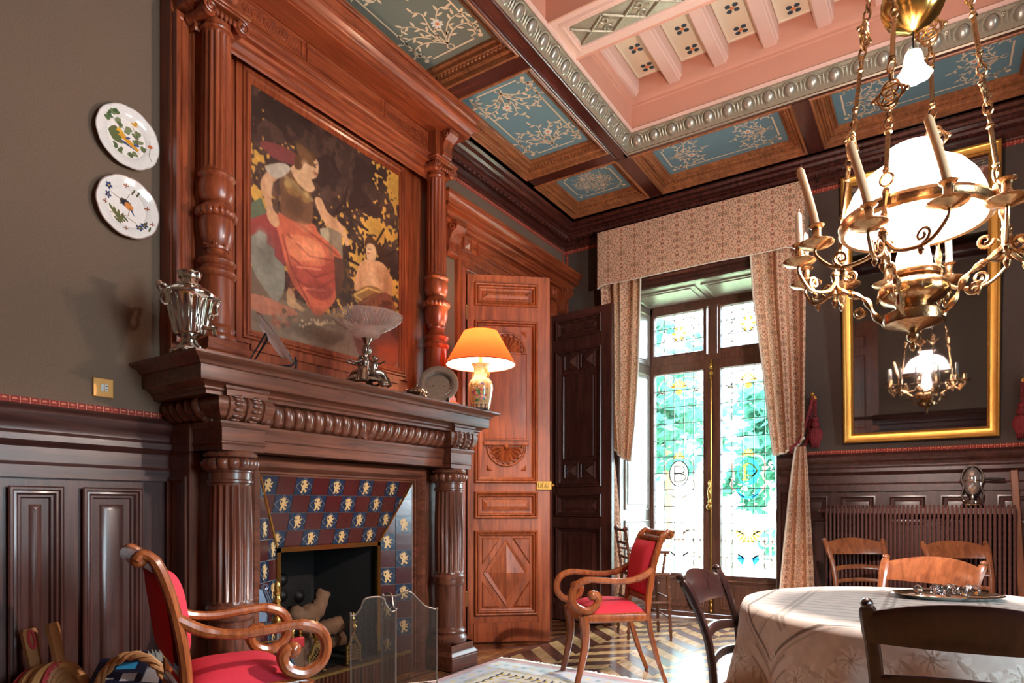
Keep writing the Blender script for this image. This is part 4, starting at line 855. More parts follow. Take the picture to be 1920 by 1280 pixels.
d1=doorleaf('door_leaf','glowing red walnut door leaf with carved shells behind the table lamp','x' and (-3.045,4.0,0),(.757,.653),DOOR1,True)
d2=doorleaf('door_leaf','shade-toned walnut door leaf with small pyramid blocks beside the curtain',(-3.05,5.335,0),(.995,-.095),DOOR2,False)
# doorway: lining, dark lobby beyond, casing and carved overdoor
m=MB(); m.box(-3.9,-3.33,3.7,5.6,-.01,0); m.box(-3.92,-3.9,3.7,5.6,0,3.2); m.box(-3.9,-3.33,3.68,3.7,0,3.2); m.box(-3.9,-3.33,5.6,5.62,0,3.2); m.box(-3.9,-3.33,3.7,5.6,3.2,3.22)
struct('wall_lobby',m,DRK,flat=True)
m=MB(); m.box(-3.33,-3.07,DY0-.002,DY0+.02,0,DZ); m.box(-3.33,-3.07,DY1-.02,DY1+.002,0,DZ); m.box(-3.33,-3.07,DY0,DY1,DZ-.02,DZ); dr=struct('door_1',m,RED,flat=True)
cas=[(0,0),(0,.02),(.008,.026),(.016,.024),(.03,.012),(.06,.012),(.066,.028),(.09,.034),(.10,.03),(.12,.03),(.12,0)]
m=MB(); P=LW; vs=[];fs=[]
for (i,dd) in cas: vs+=[P(DY0-i,0,dd),P(DY0-i,DZ+i,dd),P(DY1+i,DZ+i,dd),P(DY1+i,0,dd)]
for k in range(len(cas)-1):
    for i in range(3): fs.append((4*k+i,4*k+i+1,4*k+5+i,4*k+4+i))
m.add(vs,fs); build('casing',m,RED,dr,angle=25)
m=MB(); m.box(-3.085,-3.045,3.72,5.60,3.06,3.24); build('overdoor_frieze',m,REDH,dr,flat=True)
m=MB().sweep([(-3.085,3.69),(-3.00,3.69),(-3.00,5.62),(-3.085,5.62)],[(-.09,3.20),(0,3.20),(.004,3.212),(.016,3.22),(.016,3.235),(.028,3.245),(.034,3.26),(.075,3.268),(.078,3.275),(.078,3.30),(.088,3.306),(.092,3.318),(.106,3.335),(.118,3.342),(.12,3.36),(.04,3.42),(-.09,3.43)]); build('overdoor_cornice',m,REDH,dr,angle=25)
P=XP(-3.045)
m=MB().panel(P,4.12,5.22,3.085,3.185,[(0,0),(0,.014),(.01,.016),(.018,.006),(.028,.004),(.034,.012)]); build('overdoor_panel',m,REDH,dr,angle=20)
for y in (3.985,5.345):
    m=MB().panel(P,y-.055,y+.055,3.075,3.19,[(0,0),(0,.02),(.012,.022),(.02,.008)],cap=False); vs=[P(y-.035,3.095,.008),P(y+.035,3.095,.008),P(y+.035,3.17,.008),P(y-.035,3.17,.008),P(y,3.132,.036)]; m.add(vs,[(0,1,4),(1,2,4),(2,3,4),(3,0,4)]); build('diamond_block',m,RED,dr,flat=True)
for y in (3.80,5.52):
    side=[(0,2.98),(.02,2.975),(.045,2.99),(.055,3.02),(.05,3.05),(.06,3.09),(.085,3.13),(.115,3.15),(.13,3.175),(.125,3.20),(.11,3.215),(0,3.215)]
    Q=PL((-3.07,y,0),(1,0,0),(0,0,1),(0,-1,0)); m=MB().poly(side,Q,-.06,.06); cn=build('console',m,RED,dr,angle=30)
    m=MB()
    for q in (-.062,.062):
        m.tube([(-3.07+.088+p,y+q,3.172+w) for p,w in spiral((0,0),.036,.006,-.3,1.5,24)],.007,6); m.tube([(-3.07+.035+p,y+q,3.01+w) for p,w in spiral((0,0),.024,.005,2,-1.3,20)],.006,6)
    for k,(z,o_) in enumerate(((3.0,.055),(3.06,.058),(3.12,.08))): leaf(m,Matrix.Translation((-3.075+o_,y,z))@Matrix.Rotation(PI/2,4,'Z')@Matrix.Rotation(R(62),4,'X'),.10,.10,.4,6,8,3)
    build('console_acanthus',m,RED,cn)
# ================================================================ GARDEN WINDOW
GX0,GX1,GY,GZ=-2.40,-1.147,6.25,3.09; XC=-1.7735
WIN=wood('window_oak','7A5547','4E342C','z',rough=.35); REV=wood('reveal_paint','8E8278','746960','z',rough=.4)
wn=MB(); 
wn.box(GX0-.08,-2.378,GY-.03,GY+.06,0,GZ); wn.box(-1.169,GX1+.08,GY-.03,GY+.06,0,GZ); wn.box(GX0,GX1,GY-.03,GY+.06,3.025,GZ); wn.box(GX0,GX1,GY-.05,GY+.06,2.495,2.555); wn.box(GX0,GX1,GY-.03,GY+.06,0,.045); wn.box(XC-.045,XC+.045,GY-.02,GY+.05,2.555,3.025)
win=struct('window_1',wn,WIN,flat=True)
def sash(u0,u1,v0,v1,g,nm):          # leaf frame round the glass hole g
    m=MB(); a,b,c,d=g; y0,y1=GY-.045,GY+.01
    m.box(u0,a,y0,y1,v0,v1); m.box(b,u1,y0,y1,v0,v1); m.box(a,b,y0,y1,v0,c); m.box(a,b,y0,y1,d,v1)
    P=YP(GY-.045); m.panel(P,a-.014,b+.014,c-.014,d+.014,[(0,0),(.002,.010),(.010,.008),(.02,-.016)],cap=False)
    return build(nm,m,WIN,win,flat=True)
panesh={}
def glaze(a,b,c,d,nc,nr,par):
    w,h=(b-a)/nc,(d-c)/nr
    for i in range(nc):
        for j in range(nr):
            k=(round(w,4),round(h,4)); p=(a+w*(i+.5),GY-.018,c+h*(j+.5))
            if k not in panesh:
                m=MB().box(-w/2+.001,w/2-.001,-.0015,.0015,-h/2+.001,h/2-.001); o=build('pane',m,PANE,par,local=True,flat=True); o.location=p; panesh[k]=o
            else: shared(panesh[k],p,par)
    for i in range(nc+1): build('lead_came',MB().box(a+w*i-.0035,a+w*i+.0035,GY-.022,GY-.014,c,d),LEAD,par,flat=True)
    for j in range(nr+1): build('lead_came',MB().box(a,b,GY-.022,GY-.014,c+h*j-.0035,c+h*j+.0035),LEAD,par,flat=True)
gl=(-2.352,-1.858,.43,2.405); gr=(-1.689,-1.195,.43,2.405)
s1=sash(-2.39,XC-.0,.05,2.495,gl,'sash'); s2=sash(XC,-1.157,.05,2.495,gr,'sash')
for g,s in ((gl,s1),(gr,s2)):
    glaze(*g,5,12,s)
    m=MB().panel(YP(GY-.045),g[0]-.015,g[1]+.015,.10,.385,[(0,0),(.0,.016),(.012,.020),(.02,.010),(.03,.012),(.036,-.004),(.06,-.004),(.066,.004)]); build('lower_panel',m,WIN,s,angle=20)
for a,b in ((-2.352,-1.858),(-1.689,-1.195)):
    t=sash(a-.03,b+.03,2.555,3.03,(a,b,2.60,2.995),'top_light'); glaze(a,b,2.60,2.995,5,3,t)
# painted and stained ornament on the glass
GO=vcol('stained_amber','D9A63A',.55); GB=vcol('stained_blue','2F86B4',.5); GG=vcol('stained_green','3FA86A',.6); GW=vcol('enamel_white','E9E4DC',.5); GR=vcol('enamel_grey','7E7268',.45); GP=vcol('enamel_rose','B98674',.5)
P=YP(GY-.0235)
def orn(par,x,z,flipc,kind):
    if kind=='top':
        g=MB(); o_=MB()
        for s in (-1,1):
            g.ribbon([(x+s*p,z+q) for p,q in [(v.x,v.y) for v in bez([(.0,.06,0),(.08,.09,0),(.17,.06,0),(.21,-.02,0),(.17,-.06,0),(.15,-.02,0)],6)]],.014,P,0)
            g.ribbon([(x+s*p,z+q) for p,q in [(v.x,v.y) for v in bez([(.03,-.04,0),(.09,-.09,0),(.15,-.12,0),(.20,-.18,0),(.17,-.21,0)],6)]],.011,P,0)
            for k in range(5): a=k*.5; g.poly([(x+s*(.06+.03*k)+.018*cos(t*PI/3),z+.02*sin(k*2)-.02*k+.012*sin(t*PI/3)) for t in range(6)],P,-.0003)
        for k in range(7): a=PI*(k+.5)/7; o_.poly([(x,z-.02),(x+.07*cos(a-.16),z-.02+.07*sin(a-.16)),(x+.085*cos(a),z-.02+.085*sin(a)),(x+.07*cos(a+.16),z-.02+.07*sin(a+.16))],P,.0004)
        o_.poly([(x+.035*cos(t*PI/4),z-.06+.03*sin(t*PI/4)) for t in range(8)],P,.0004)
        build('painted_scrolls',g,GR,par,flat=True); build('amber_palmette',o_,GO,par,flat=True)
    if kind=='bottom':
        o_=MB()
        for k in range(9): a=PI*(k+.5)/9; o_.poly([(x,z+.06),(x+.11*cos(a-.12),z+.06-.11*sin(a-.12)),(x+.125*cos(a),z+.06-.125*sin(a)),(x+.11*cos(a+.12),z+.06-.11*sin(a+.12))],P,0)
        build('amber_shell',o_,GO if flipc else GP,par,flat=True); g=MB()
        for s in (-1,1):
            for dz in (0,-.22): g.ribbon([(x+s*p,z+dz+q) for p,q in [(v.x,v.y) for v in bez([(.04,.02,0),(.12,.06,0),(.20,.02,0),(.21,-.06,0),(.15,-.07,0),(.14,-.02,0)],6)]],.015,P,0)
        build('painted_scrolls',g,GR,par,flat=True); g=MB()
        for s in (-1,1): g.poly([(x+s*.03,z-.2),(x+s*.09,z-.16),(x+s*.10,z-.22),(x+s*.05,z-.27)],P,0)
        build('stained_leaves',g,GB if flipc else GW,par,flat=True)
    if kind=='med':
        c=[(x+.095*cos(t*PI/20),z+.125*sin(t*PI/20)) for t in range(41)]
        m=MB(); m.ribbon(c,.012,P,.0005); build('medallion_rim',m,GB if flipc else LEAD,par,flat=True)
        half=[(x,z-.119)]+[(x+.09*cos(t*PI/20),z+.119*sin(t*PI/20)) for t in range(-10,11)]; full=[(x+.09*cos(t*PI/20),z+.119*sin(t*PI/20)) for t in range(40)]
        build('medallion_ground',MB().poly(half if flipc else full,P,0),GB if flipc else GW,par,flat=True)
        L=MB()
        if flipc:      # letter P
            L.ribbon([(x-.03,z-.07),(x-.03,z+.06)],.014,P,.001); L.ribbon([(v.x,v.y) for v in bez([(x-.05,z+.05,0),(x+.01,z+.075,0),(x+.06,z+.04,0),(x+.075,z,0),(x+.03,z-.04,0),(x-.01,z-.03,0)],6)],.015,P,.001); L.ribbon([(x+.075,z),(x+.03,z-.055),(x-.0,z-.075)],.012,P,.001); L.ribbon([(x-.055,z-.075),(x-.005,z-.075)],.010,P,.001)
        else:          # letter B
            L.ribbon([(x-.04,z-.075),(x-.04,z+.075)],.013,P,.001)
            for dz,w in ((.038,.05),(-.038,.062)): L.ribbon([(v.x,v.y) for v in bez([(x-.045,z+dz+.037,0),(x+.01,z+dz+.037,0),(x+w,z+dz+.018,0),(x+w,z+dz-.018,0),(x+.01,z+dz-.037,0),(x-.045,z+dz-.037,0)],6)],.012,P,.001)
        build('monogram',L,GO if flipc else GR,par,flat=True)
        g=MB()
        for s in (-1,1):
            g.ribbon([(x+s*p,z+q) for p,q in [(v.x,v.y) for v in bez([(.03,.15,0),(.11,.14,0),(.15,.06,0),(.13,-.04,0),(.16,-.12,0),(.10,-.2,0),(.03,-.24,0)],6)]],.014,P,0)
        build('painted_cartouche',g,GP if flipc else GR,par,flat=True); g=MB()
        for k in range(5): a=PI*(k+.5)/5; g.poly([(x,z+.15),(x+.05*cos(a-.2),z+.15+.06*sin(a-.2)),(x+.06*cos(a),z+.15+.075*sin(a)),(x+.05*cos(a+.2),z+.15+.06*sin(a+.2))],P,0)
        build('amber_crown',g,GO,par,flat=True); g=MB()
        for s in (-1,1): g.ribbon([(x+s*p,z+q) for p,q in [(v.x,v.y) for v in bez([(.10,-.16,0),(.07,-.22,0),(.0,-.25,0)],6)]],.026,P,.0006)
        build('stained_garland',g,GB if flipc else GW,par,flat=True)
for x,f,s in ((-2.105,False,s1),(-1.442,True,s2)): orn(s,x,2.28,f,'top'); orn(s,x,1.41,f,'med'); orn(s,x,.80,f,'bottom')
tops=[o for o in kids(win) if o.name.startswith('top_light')]
for x,t in ((-2.105,tops[0]),(-1.442,tops[1])):
    g=MB()
    for dz in (.09,-.09):
        for s in (-1,1): g.ribbon([(x+s*p,2.80+dz+q) for p,q in [(v.x,v.y) for v in bez([(.0,.0,0),(.07,.06,0),(.15,.04,0),(.20,-.03,0),(.15,-.06,0),(.12,-.01,0)],6)]],.014,P,0)
    build('painted_scrolls',g,GR,t,flat=True); g=MB()
    for k in range(6): a=k*PI/3; g.poly([(x+.02*cos(a),2.8+.02*sin(a)),(x+.06*cos(a-.3),2.8+.06*sin(a-.3)),(x+.08*cos(a),2.8+.08*sin(a)),(x+.06*cos(a+.3),2.8+.06*sin(a+.3))],P,.0004)
    build('amber_rosette',g,GO,t,flat=True)
# espagnolette bolt
m=MB().tube([(XC,GY-.065,.12),(XC,GY-.065,2.47)],.010,8); eb=build('espagnolette_rod',m,BRASS,win)
for z0,nm in ((2.30,'bolt_knob'),(.06,'bolt_knob')):
    m=MB().lathe([(.008,0),(.02,.01),(.02,.03),(.012,.04),(.022,.06),(.022,.08),(.012,.10),(.022,.12),(.02,.15),(.012,.17),(.008,.2)],12,Matrix.Translation((XC,GY-.065,z0))); build(nm,m,BRASS,eb)
m=MB().lathe([(.006,0),(.02,.02),(.012,.05),(.02,.08),(.024,.12),(.016,.16),(.010,.18),(.018,.21),(.006,.24)],12,Matrix.Translation((XC-.01,GY-.085,1.10))); m.ball((XC-.012,GY-.10,1.08),.028,10,8); build('espagnolette_handle',m,BRASS,eb)
# panelled reveals, soffit, casing
for (xa,xb,nm) in ((-2.47,-2.398,'left'),(-1.075,-1.149,'right')):
    u=Vector((xb-xa,.60,0)) if nm=='left' else Vector((xa-xb,-.60,0)); L=u.length; u.normalize(); P=PL((xa,5.65,0) if nm=='left' else (xb,6.25,0),u,(0,0,1),Vector((u.y,-u.x,0)))
    m=MB(); vs=[P(0,0,0),P(L,0,0),P(L,3.09,0),P(0,3.09,0)]; m.add(vs,[(0,1,2,3)])
    for v0,v1 in ((.1,.95),(1.05,2.42),(2.50,3.03)): m.panel(P,.06,L-.06,v0,v1,[(0,0),(.0,.012),(.012,.014),(.022,.004),(.05,.004),(.056,.012)])
    build('reveal_panel',m,REV,win,angle=20)
P=ZP(3.088); m=MB(); m.box(-2.47,-1.075,5.65,6.3,3.088,3.10)
for u0,u1 in ((-2.40,-1.80),(-1.745,-1.145)): m.panel(P,u0,u1,-6.15,-5.74,[(0,0),(.0,.012),(.012,.014),(.022,.004),(.05,.004),(.056,.012)])
build('soffit_panel',m,REV,win,angle=20)
m=MB(); P=WW; vs=[];fs=[]; O=(-2.47,-1.075,3.09)
cw=[(0,0),(0,.018),(.012,.026),(.03,.024),(.04,.012),(.07,.014),(.08,.034),(.10,.042),(.118,.036),(.125,.03),(.125,0)]
for (i,dd) in cw: vs+=[P(O[0]-i,0,dd),P(O[0]-i,O[2]+i,dd),P(O[1]+i,O[2]+i,dd),P(O[1]+i,0,dd)]
for k in range(len(cw)-1):
    for i in range(3): fs.append((4*k+i,4*k+i+1,4*k+5+i,4*k+4+i))
m.add(vs,fs); build('casing',m,DRK,win,angle=25)
# a plain window added in the right-hand wall, out of view, for daylight fill
m=MB(); m.box(2.97,3.2,1.1,1.16,.95,3.05); m.box(2.97,3.2,2.24,2.3,.95,3.05); m.box(3.0,3.06,1.67,1.73,.95,3.05); m.box(2.97,3.2,1.1,2.3,.90,.96); m.box(2.97,3.2,1.1,2.3,3.02,3.08); m.box(3.0,3.06,1.1,2.3,2.35,2.41); w2=struct('fill_window',m,WIN,flat=True)
for y0,y1 in ((1.16,1.67),(1.73,2.24)):
    for z0,z1 in ((.96,2.35),(2.41,3.02)): build('pane',MB().box(3.025,3.03,y0,y1,z0,z1),PANE,w2,flat=True)
# ================================================================ CURTAINS
tl=Paint(160,160,'E2B696')
def wrapd(fn):
    for ox in (-1,0,1):
        for oy in (-1,0,1): fn(ox,oy)
def motif(cx,cy,flip):
    def go(ox,oy):
        X=cx+ox;Y=cy+oy
        if not(-.45<X<1.45 and -.45<Y<1.45): return
        for sx in (1,-1):
            S_=lambda pts:[(X+sx*p,Y+flip*q) for p,q in pts]
            tl.line(S_([(0,-.27),(.05,-.18),(.13,-.14),(.20,-.06),(.17,.03),(.10,.04),(.09,-.03),(.13,-.05)]),.016,'80604C'); tl.line(S_([(0,.27),(.06,.20),(.15,.18),(.22,.10),(.24,.01)]),.014,'8A6048'); tl.line(S_([(.02,.10),(.08,.14),(.10,.22),(.04,.25)]),.012,'96744E')
            tl.line(S_([(.13,-.14),(.20,-.18),(.24,-.25)]),.011,'80604C'); tl.line(S_([(.20,-.06),(.25,-.02)]),.010,'80604C'); tl.line(S_([(.05,-.04),(.045,.05),(.0,.11)]),.010,'6E4A3A')
            for p,q,r,c in ((.21,-.20,.7,'A8543E'),(.245,-.10,1.2,'96744E'),(.16,.11,-.6,'A8543E'),(.12,.23,.3,'6F5A48'),(.05,-.23,.9,'B0664A'),(.19,.21,-.9,'A86A48')): tl.ell(X+sx*p,Y+flip*q,.030,.015,c,sx*flip*r)
        tl.ell(X,Y+flip*.02,.038,.055,'A6503A'); tl.ell(X,Y+flip*.02,.018,.03,'DDAA80'); tl.ell(X,Y-flip*.12,.03,.04,'B0624A'); tl.ell(X,Y+flip*.19,.026,.034,'9C5A42'); tl.ell(X,Y+flip*.105,.014,.014,'6E4A3A')
    wrapd(go)
motif(.25,.25,1); motif(.75,.75,1); motif(.75,.25,-1); motif(.25,.75,-1)
DAM=imat('damask',tl.image('damask_tile'),.8,(1,1),bump=.25,trans=.12)
LIN=mat('curtain_lining','E6DCCB',.8)
def fabric(name,fn,nu,nv,w,h,par,mt=DAM,sc=.26):
    m=MB().grid(fn,nu,nv); o=build(name,m,mt,par,angle=180)
    ul=o.data.uv_layers[0]; a=np.zeros(len(ul.data)*2,np.float32); ul.data.foreach_get('uv',a); a[0::2]*=w/sc; a[1::2]*=h/sc; ul.data.foreach_set('uv',a)
    return o
va=thing('valance','straight damask valance hung below the ceiling cornice over the window','valance',(XC,5.5,3.4))
VX0,VX1,VY=-2.62,-.835,5.425
def vfn(u,v):
    L=.21; tot=2*L+VX1-VX0; s=u*tot
    if s<L: x,y=VX0,5.64-s
    elif s>tot-L: x,y=VX1,5.64-(tot-s)
    else: x,y=VX0+s-L,VY+.006*sin((s-L)*9)*(1-v)
    zb=3.135-.03*max(0,1-abs(s-L)/.06)-.045*max(0,1-abs(s-(tot-L))/.14)+.004*sin(s*7)
    return (x,y,zb+(3.632-zb)*v)
fabric('valance_cloth',vfn,160,10,2.2,.5,va)
m=MB().tube([vfn(k/100,0) for k in range(101)],.005,5); build('hem',m,LIN,va)
m=MB().box(VX0+.005,VX1-.005,VY+.004,5.645,3.61,3.632); build('pelmet_board',m,DRK,va,flat=True)
def lerp(t,tab):
    for (a,x),(b,y) in zip(tab[:-1],tab[1:]):
        if t<=b: return x+(y-x)*(t-a)/(b-a) if b>a else y
    return tab[-1][1]
def curtain(label,inner,outer,tie,nf,tail,outs,grp='damask curtains of the garden window'):
    """inner/outer: tables height->x; the drape swings over to the tie, its tail falls to the floor"""
    t=thing('curtain',label,'curtain',(outer[0][1],5.5,0),group=None)
    def up(u,v):
        z=1.50+(3.2-1.50)*v
        xi,xo=lerp(z,inner),lerp(z,outer); x=xi+(xo-xi)*u
        zz=z+(1-v)**3*.10*u*1.2-(1-v)**2*.03*sin(PI*u)
        y=5.52-.05*sin(u*PI*nf+.6)*(.35+.65*v**.5)-.03*sin(u*PI*2*nf+2)-.05*(1-v)**2
        return (x,y,zz)
    fabric('drape',up,90,48,.62,1.75,t)
    m=MB().tube([up(0,k/30) for k in range(31)],.008,6); m.tube([up(k/20,0) for k in range(21)],.010,6); build('lining_edge',m,LIN,t)
    def lo(u,v):
        z=.015+(1.56-.015)*v; q=(1-v)**.8
        x=tie[0]+(u-.5)*.07+outs*0+((u-.5)*tail*q)-outs*.03*q
        return (x,5.50-.045*sin(u*PI*5+1)*(.3+.7*q)-.02*q,z)
    fabric('tail',lo,40,30,.5,1.6,t)
    m=MB().tube([lo(0 if outs<0 else 0,k/20) for k in range(21)],.008,6); build('lining_edge',m,LIN,t)
    return t
curtain('damask curtain swept aside to the right over its red cord',[(1.4,-1.06),(1.5,-1.065),(1.8,-1.105),(2.2,-1.15),(2.8,-1.225),(3.2,-1.25)],[(1.4,-.845),(1.7,-.838),(3.2,-.83)],(-.872,1.53),4.2,.22,1)
curtain('narrow damask curtain half hidden by the dark door leaf',[(1.4,-2.29),(1.5,-2.285),(1.8,-2.255),(2.3,-2.225),(3.2,-2.20)],[(1.4,-2.45),(1.6,-2.48),(2.0,-2.54),(3.2,-2.60)],(-2.52,1.53),4,.22,-1)
def tieback(label,x,y,side):
    t=thing('tieback',label,'tieback',(x,y,1.95))
    m=MB().tube([(x,y-.002,1.95),(x,y-.05,1.955),(x,y-.065,1.975)],.008,8); m.ball((x,y-.065,1.98),.016,8,6); m.lathe([(.022,0),(.024,.006),(.012,.01)],10,Matrix.Translation((x,y,1.95))@Matrix.Rotation(R(90),4,'X')); build('hook',m,GILT,t)
    pts=bez([(x,y-.05,1.95),(x-side*.03,y-.08,1.80),(x-side*.07,y-.16,1.62),(x-side*.13,y-.22,1.535),(x-side*.13,y-.10,1.52),(x-side*.05,y-.03,1.60),(x,y-.04,1.93)],10)
    m=MB()
    for ph in (0,PI): m.tube([p+Vector((.007*cos(i*1.1+ph),0,.007*sin(i*1.1+ph))) for i,p in enumerate(pts)],.008,6)
    build('cord',m,CRIMT,t)
    tx=x+side*.02; m=MB()
    for ph in (0,PI): m.tube([(tx+.006*cos(k+ph),y-.05+.006*sin(k+ph),1.94-.012*k) for k in range(13)],.006,6)
    build('tassel_cord',m,CRIMT,t)
    m=MB().lathe([(.008,1.80),(.022,1.79),(.026,1.775),(.018,1.76),(.03,1.75),(.036,1.735),(.028,1.715),(.02,1.71)],14,Matrix.Translation((tx,y-.05,0))); build('tassel_head',m,CRIMT,t)
    m=MB().lathe([(.02,1.712),(.04,1.70,.004),(.05,1.67,.005),(.048,1.63,.005),(.036,1.60,.004),(.03,1.585,.003)],72,Matrix.Translation((tx,y-.05,0)),lobes=18); build('tassel_bulb',m,CRIMT,t,angle=60)
    m=MB(); 
    for k in range(16): a=2*PI*k/16; m.tube([(tx+.026*cos(a),y-.05+.026*sin(a),1.59),(tx+.03*cos(a),y-.05+.03*sin(a),1.555)],.004,4)
    tag(build('fringe',m,CRIMT,t),kind='stuff')
tieback('red cord tieback and tassel beside the swept curtain',-.800,5.645,1)
tieback('red tassel tieback cut by the edge right of the mirror',.535,5.645,-1)
# ================================================================ OUTSIDE
m=MB().box(-7,3,6.35,9.2,-.2,-.02); struct('terrace',m,STONE,flat=True)
m=MB().box(-30,30,9.2,60,-.6,-.5); struct('lawn',m,mat('lawn','8FA070',.9,noise=.3,nscale=2),flat=True)
rl=thing('terrace_railing','white scrolled railing on the terrace beyond the garden window','railing',(-3,9.0,-.02))
m=MB().box(-7,2,8.95,9.03,.93,.98); build('top_rail',m,WHITE,rl,flat=True); m=MB().box(-7,2,8.97,9.01,.12,.15); build('bottom_rail',m,WHITE,rl,flat=True)
for k in range(8): build('post',MB().bbox(-6.9+k*1.2-.05,-6.9+k*1.2+.05,8.93,9.05,-.02,1.02,.01),WHITE,rl)
q0=None
for k in range(28):
    x=-6.6+.3*k
    if q0 is None:
        m=MB()
        for s in (-1,1):
            m.tube([(s*p,0,q) for p,q in spiral((.07,.62),.075,.02,PI,1.2*1,20)],.012,5); m.tube([(s*p,0,q) for p,q in spiral((.07,.36),.075,.02,PI,-1.2,20)],.012,5)
        m.tube([(0,0,.15),(0,0,.93)],.012,6); q0=build('scroll_baluster',m,WHITE,rl,local=True); q0.location=Vector((x,8.99,0))-Vector((-3,9,-.02))
    else: shared(q0,(x,8.99,0),rl)
def tree(label,x,y,h,r,n,seed):
    rr=random.Random(seed); t=thing('tree',label,'tree',(x,y,-.5),local=False,group=None)
    m=MB().tube(bez([(x,y,-.5),(x+.1,y,h*.3),(x-.05,y,h*.6),(x+.1,y,h*.85)],5),[.22-.008*k for k in range(16)],8)
    for k in range(4): a=k*1.7; m.tube([(x,y,h*.45+k*.3),(x+r*.5*cos(a),y+r*.5*sin(a),h*.6+k*.3)],.06,5)
    build('trunk',m,BARK,t); m=MB()
    cl=[(x+rr.gauss(0,r*.5),y+rr.gauss(0,r*.4),h*.62+rr.gauss(0,h*.17)) for _ in range(26)]
    for k in range(n):
        c=rr.choice(cl); p=Vector((c[0]+rr.gauss(0,r*.16),c[1]+rr.gauss(0,r*.16),c[2]+rr.gauss(0,r*.13))); s=rr.uniform(.14,.30)
        a=Vector((rr.gauss(0,1),rr.gauss(0,1),rr.gauss(0,.6))).normalized(); b=a.orthogonal().normalized()
        m.add([p-a*s,p+b*s*.5,p+a*s,p-b*s*.5],[(0,1,2,3)])
    tag(build('foliage',m,LEAFG,t,flat=True),kind='stuff')
LEAFG=glow('sunlit_leaves','3F6E5A',0,0,.3)
tree('leafy tree seen through the left window leaf',-6.0,15,5.4,1.15,1300,1); tree('leafy tree seen through the right window leaf',-3.35,18.5,5.6,1.35,1300,2); tree('farther tree filling the gap above the railing',-8.6,24,7.4,2.0,1000,3)
# ================================================================ CHANDELIER
OPAL=glow('opal_glass','F4ECE8',1.6,.45,.75,'FFEDE4'); OPALC=glow('opal_collar','EFE4E0',.15,0,.5); BULB=glow('bulb','FFFFFF',40,.6,0,'FFF0E2'); CHIM=glow('chimney_glass','F2E9E6',.3,.8,.6); FROST=glow('frosted_glass','D8CECB',.0,.35,.3)
cx,cy=-.055,2.60
ch=thing('chandelier','brass oil lamp chandelier with white opal dome and candle branches over the table','chandelier',(cx,cy,3.9))
T0=Matrix.Translation((cx,cy,0))
m=MB().lathe([(.213,2.055),(.214,2.09),(.205,2.13),(.185,2.175),(.155,2.215),(.115,2.243),(.078,2.255),(.06,2.262)],48,T0,cap=False); build('opal_dome',m,OPAL,ch)
m=MB().lathe([(.06,2.26),(.056,2.272),(.062,2.285),(.078,2.298),(.084,2.308),(.080,2.310),(.058,2.288)],40,T0,cap=False); build('opal_collar',m,OPALC,ch)
m=MB().lathe([(.210,2.044),(.222,2.04),(.230,2.05),(.228,2.064),(.232,2.072),(.224,2.086),(.214,2.088)],56,T0,cap=False); build('shade_ring',m,BRONZE,ch)
m=MB().lathe([(.0005,1.99),(.02,2.0),(.03,2.03),(.03,2.07),(.02,2.10),(.0005,2.11)],16,T0); build('bulb',m,BULB,ch)
m=MB().lathe([(.052,1.88),(.056,1.92),(.046,1.97),(.034,2.02),(.030,2.16),(.032,2.20)],24,T0,cap=False); build('lamp_chimney',m,CHIM,ch)
m=MB().lathe([(.0005,1.615),(.008,1.62),(.012,1.635),(.006,1.645),(.018,1.655),(.02,1.67),(.01,1.68),(.03,1.69),(.06,1.70),(.088,1.71),(.092,1.722),(.09,1.745),(.07,1.756),(.052,1.765),(.056,1.775),(.09,1.79,.002),(.104,1.812,.004),(.102,1.835,.004),(.08,1.856,.002),(.066,1.862),(.078,1.868),(.08,1.882),(.07,1.895),(.05,1.90)],72,T0,lobes=18); ft=build('lamp_font',m,BRONZE,ch,angle=50)
m=MB()
for k in range(10):
    a=2*PI*k/10; pts=[]
    for q in range(15):
        t=q/14; an=a+.22*sin(t*6.3); z=1.798+.045*t; r=.103-.012*t*t+.004; pts.append((cx+r*cos(an),cy+r*sin(an),z))
    m.tube(pts,.0035,4)
tag(build('embossed_scrolls',m,BRASSD,ft),kind='stuff')
angs=[R(-107),R(-17),R(73),R(163)]
def sw(a,r,z): return (cx+r*cos(a),cy+r*sin(a),z)
cup_pts=[]
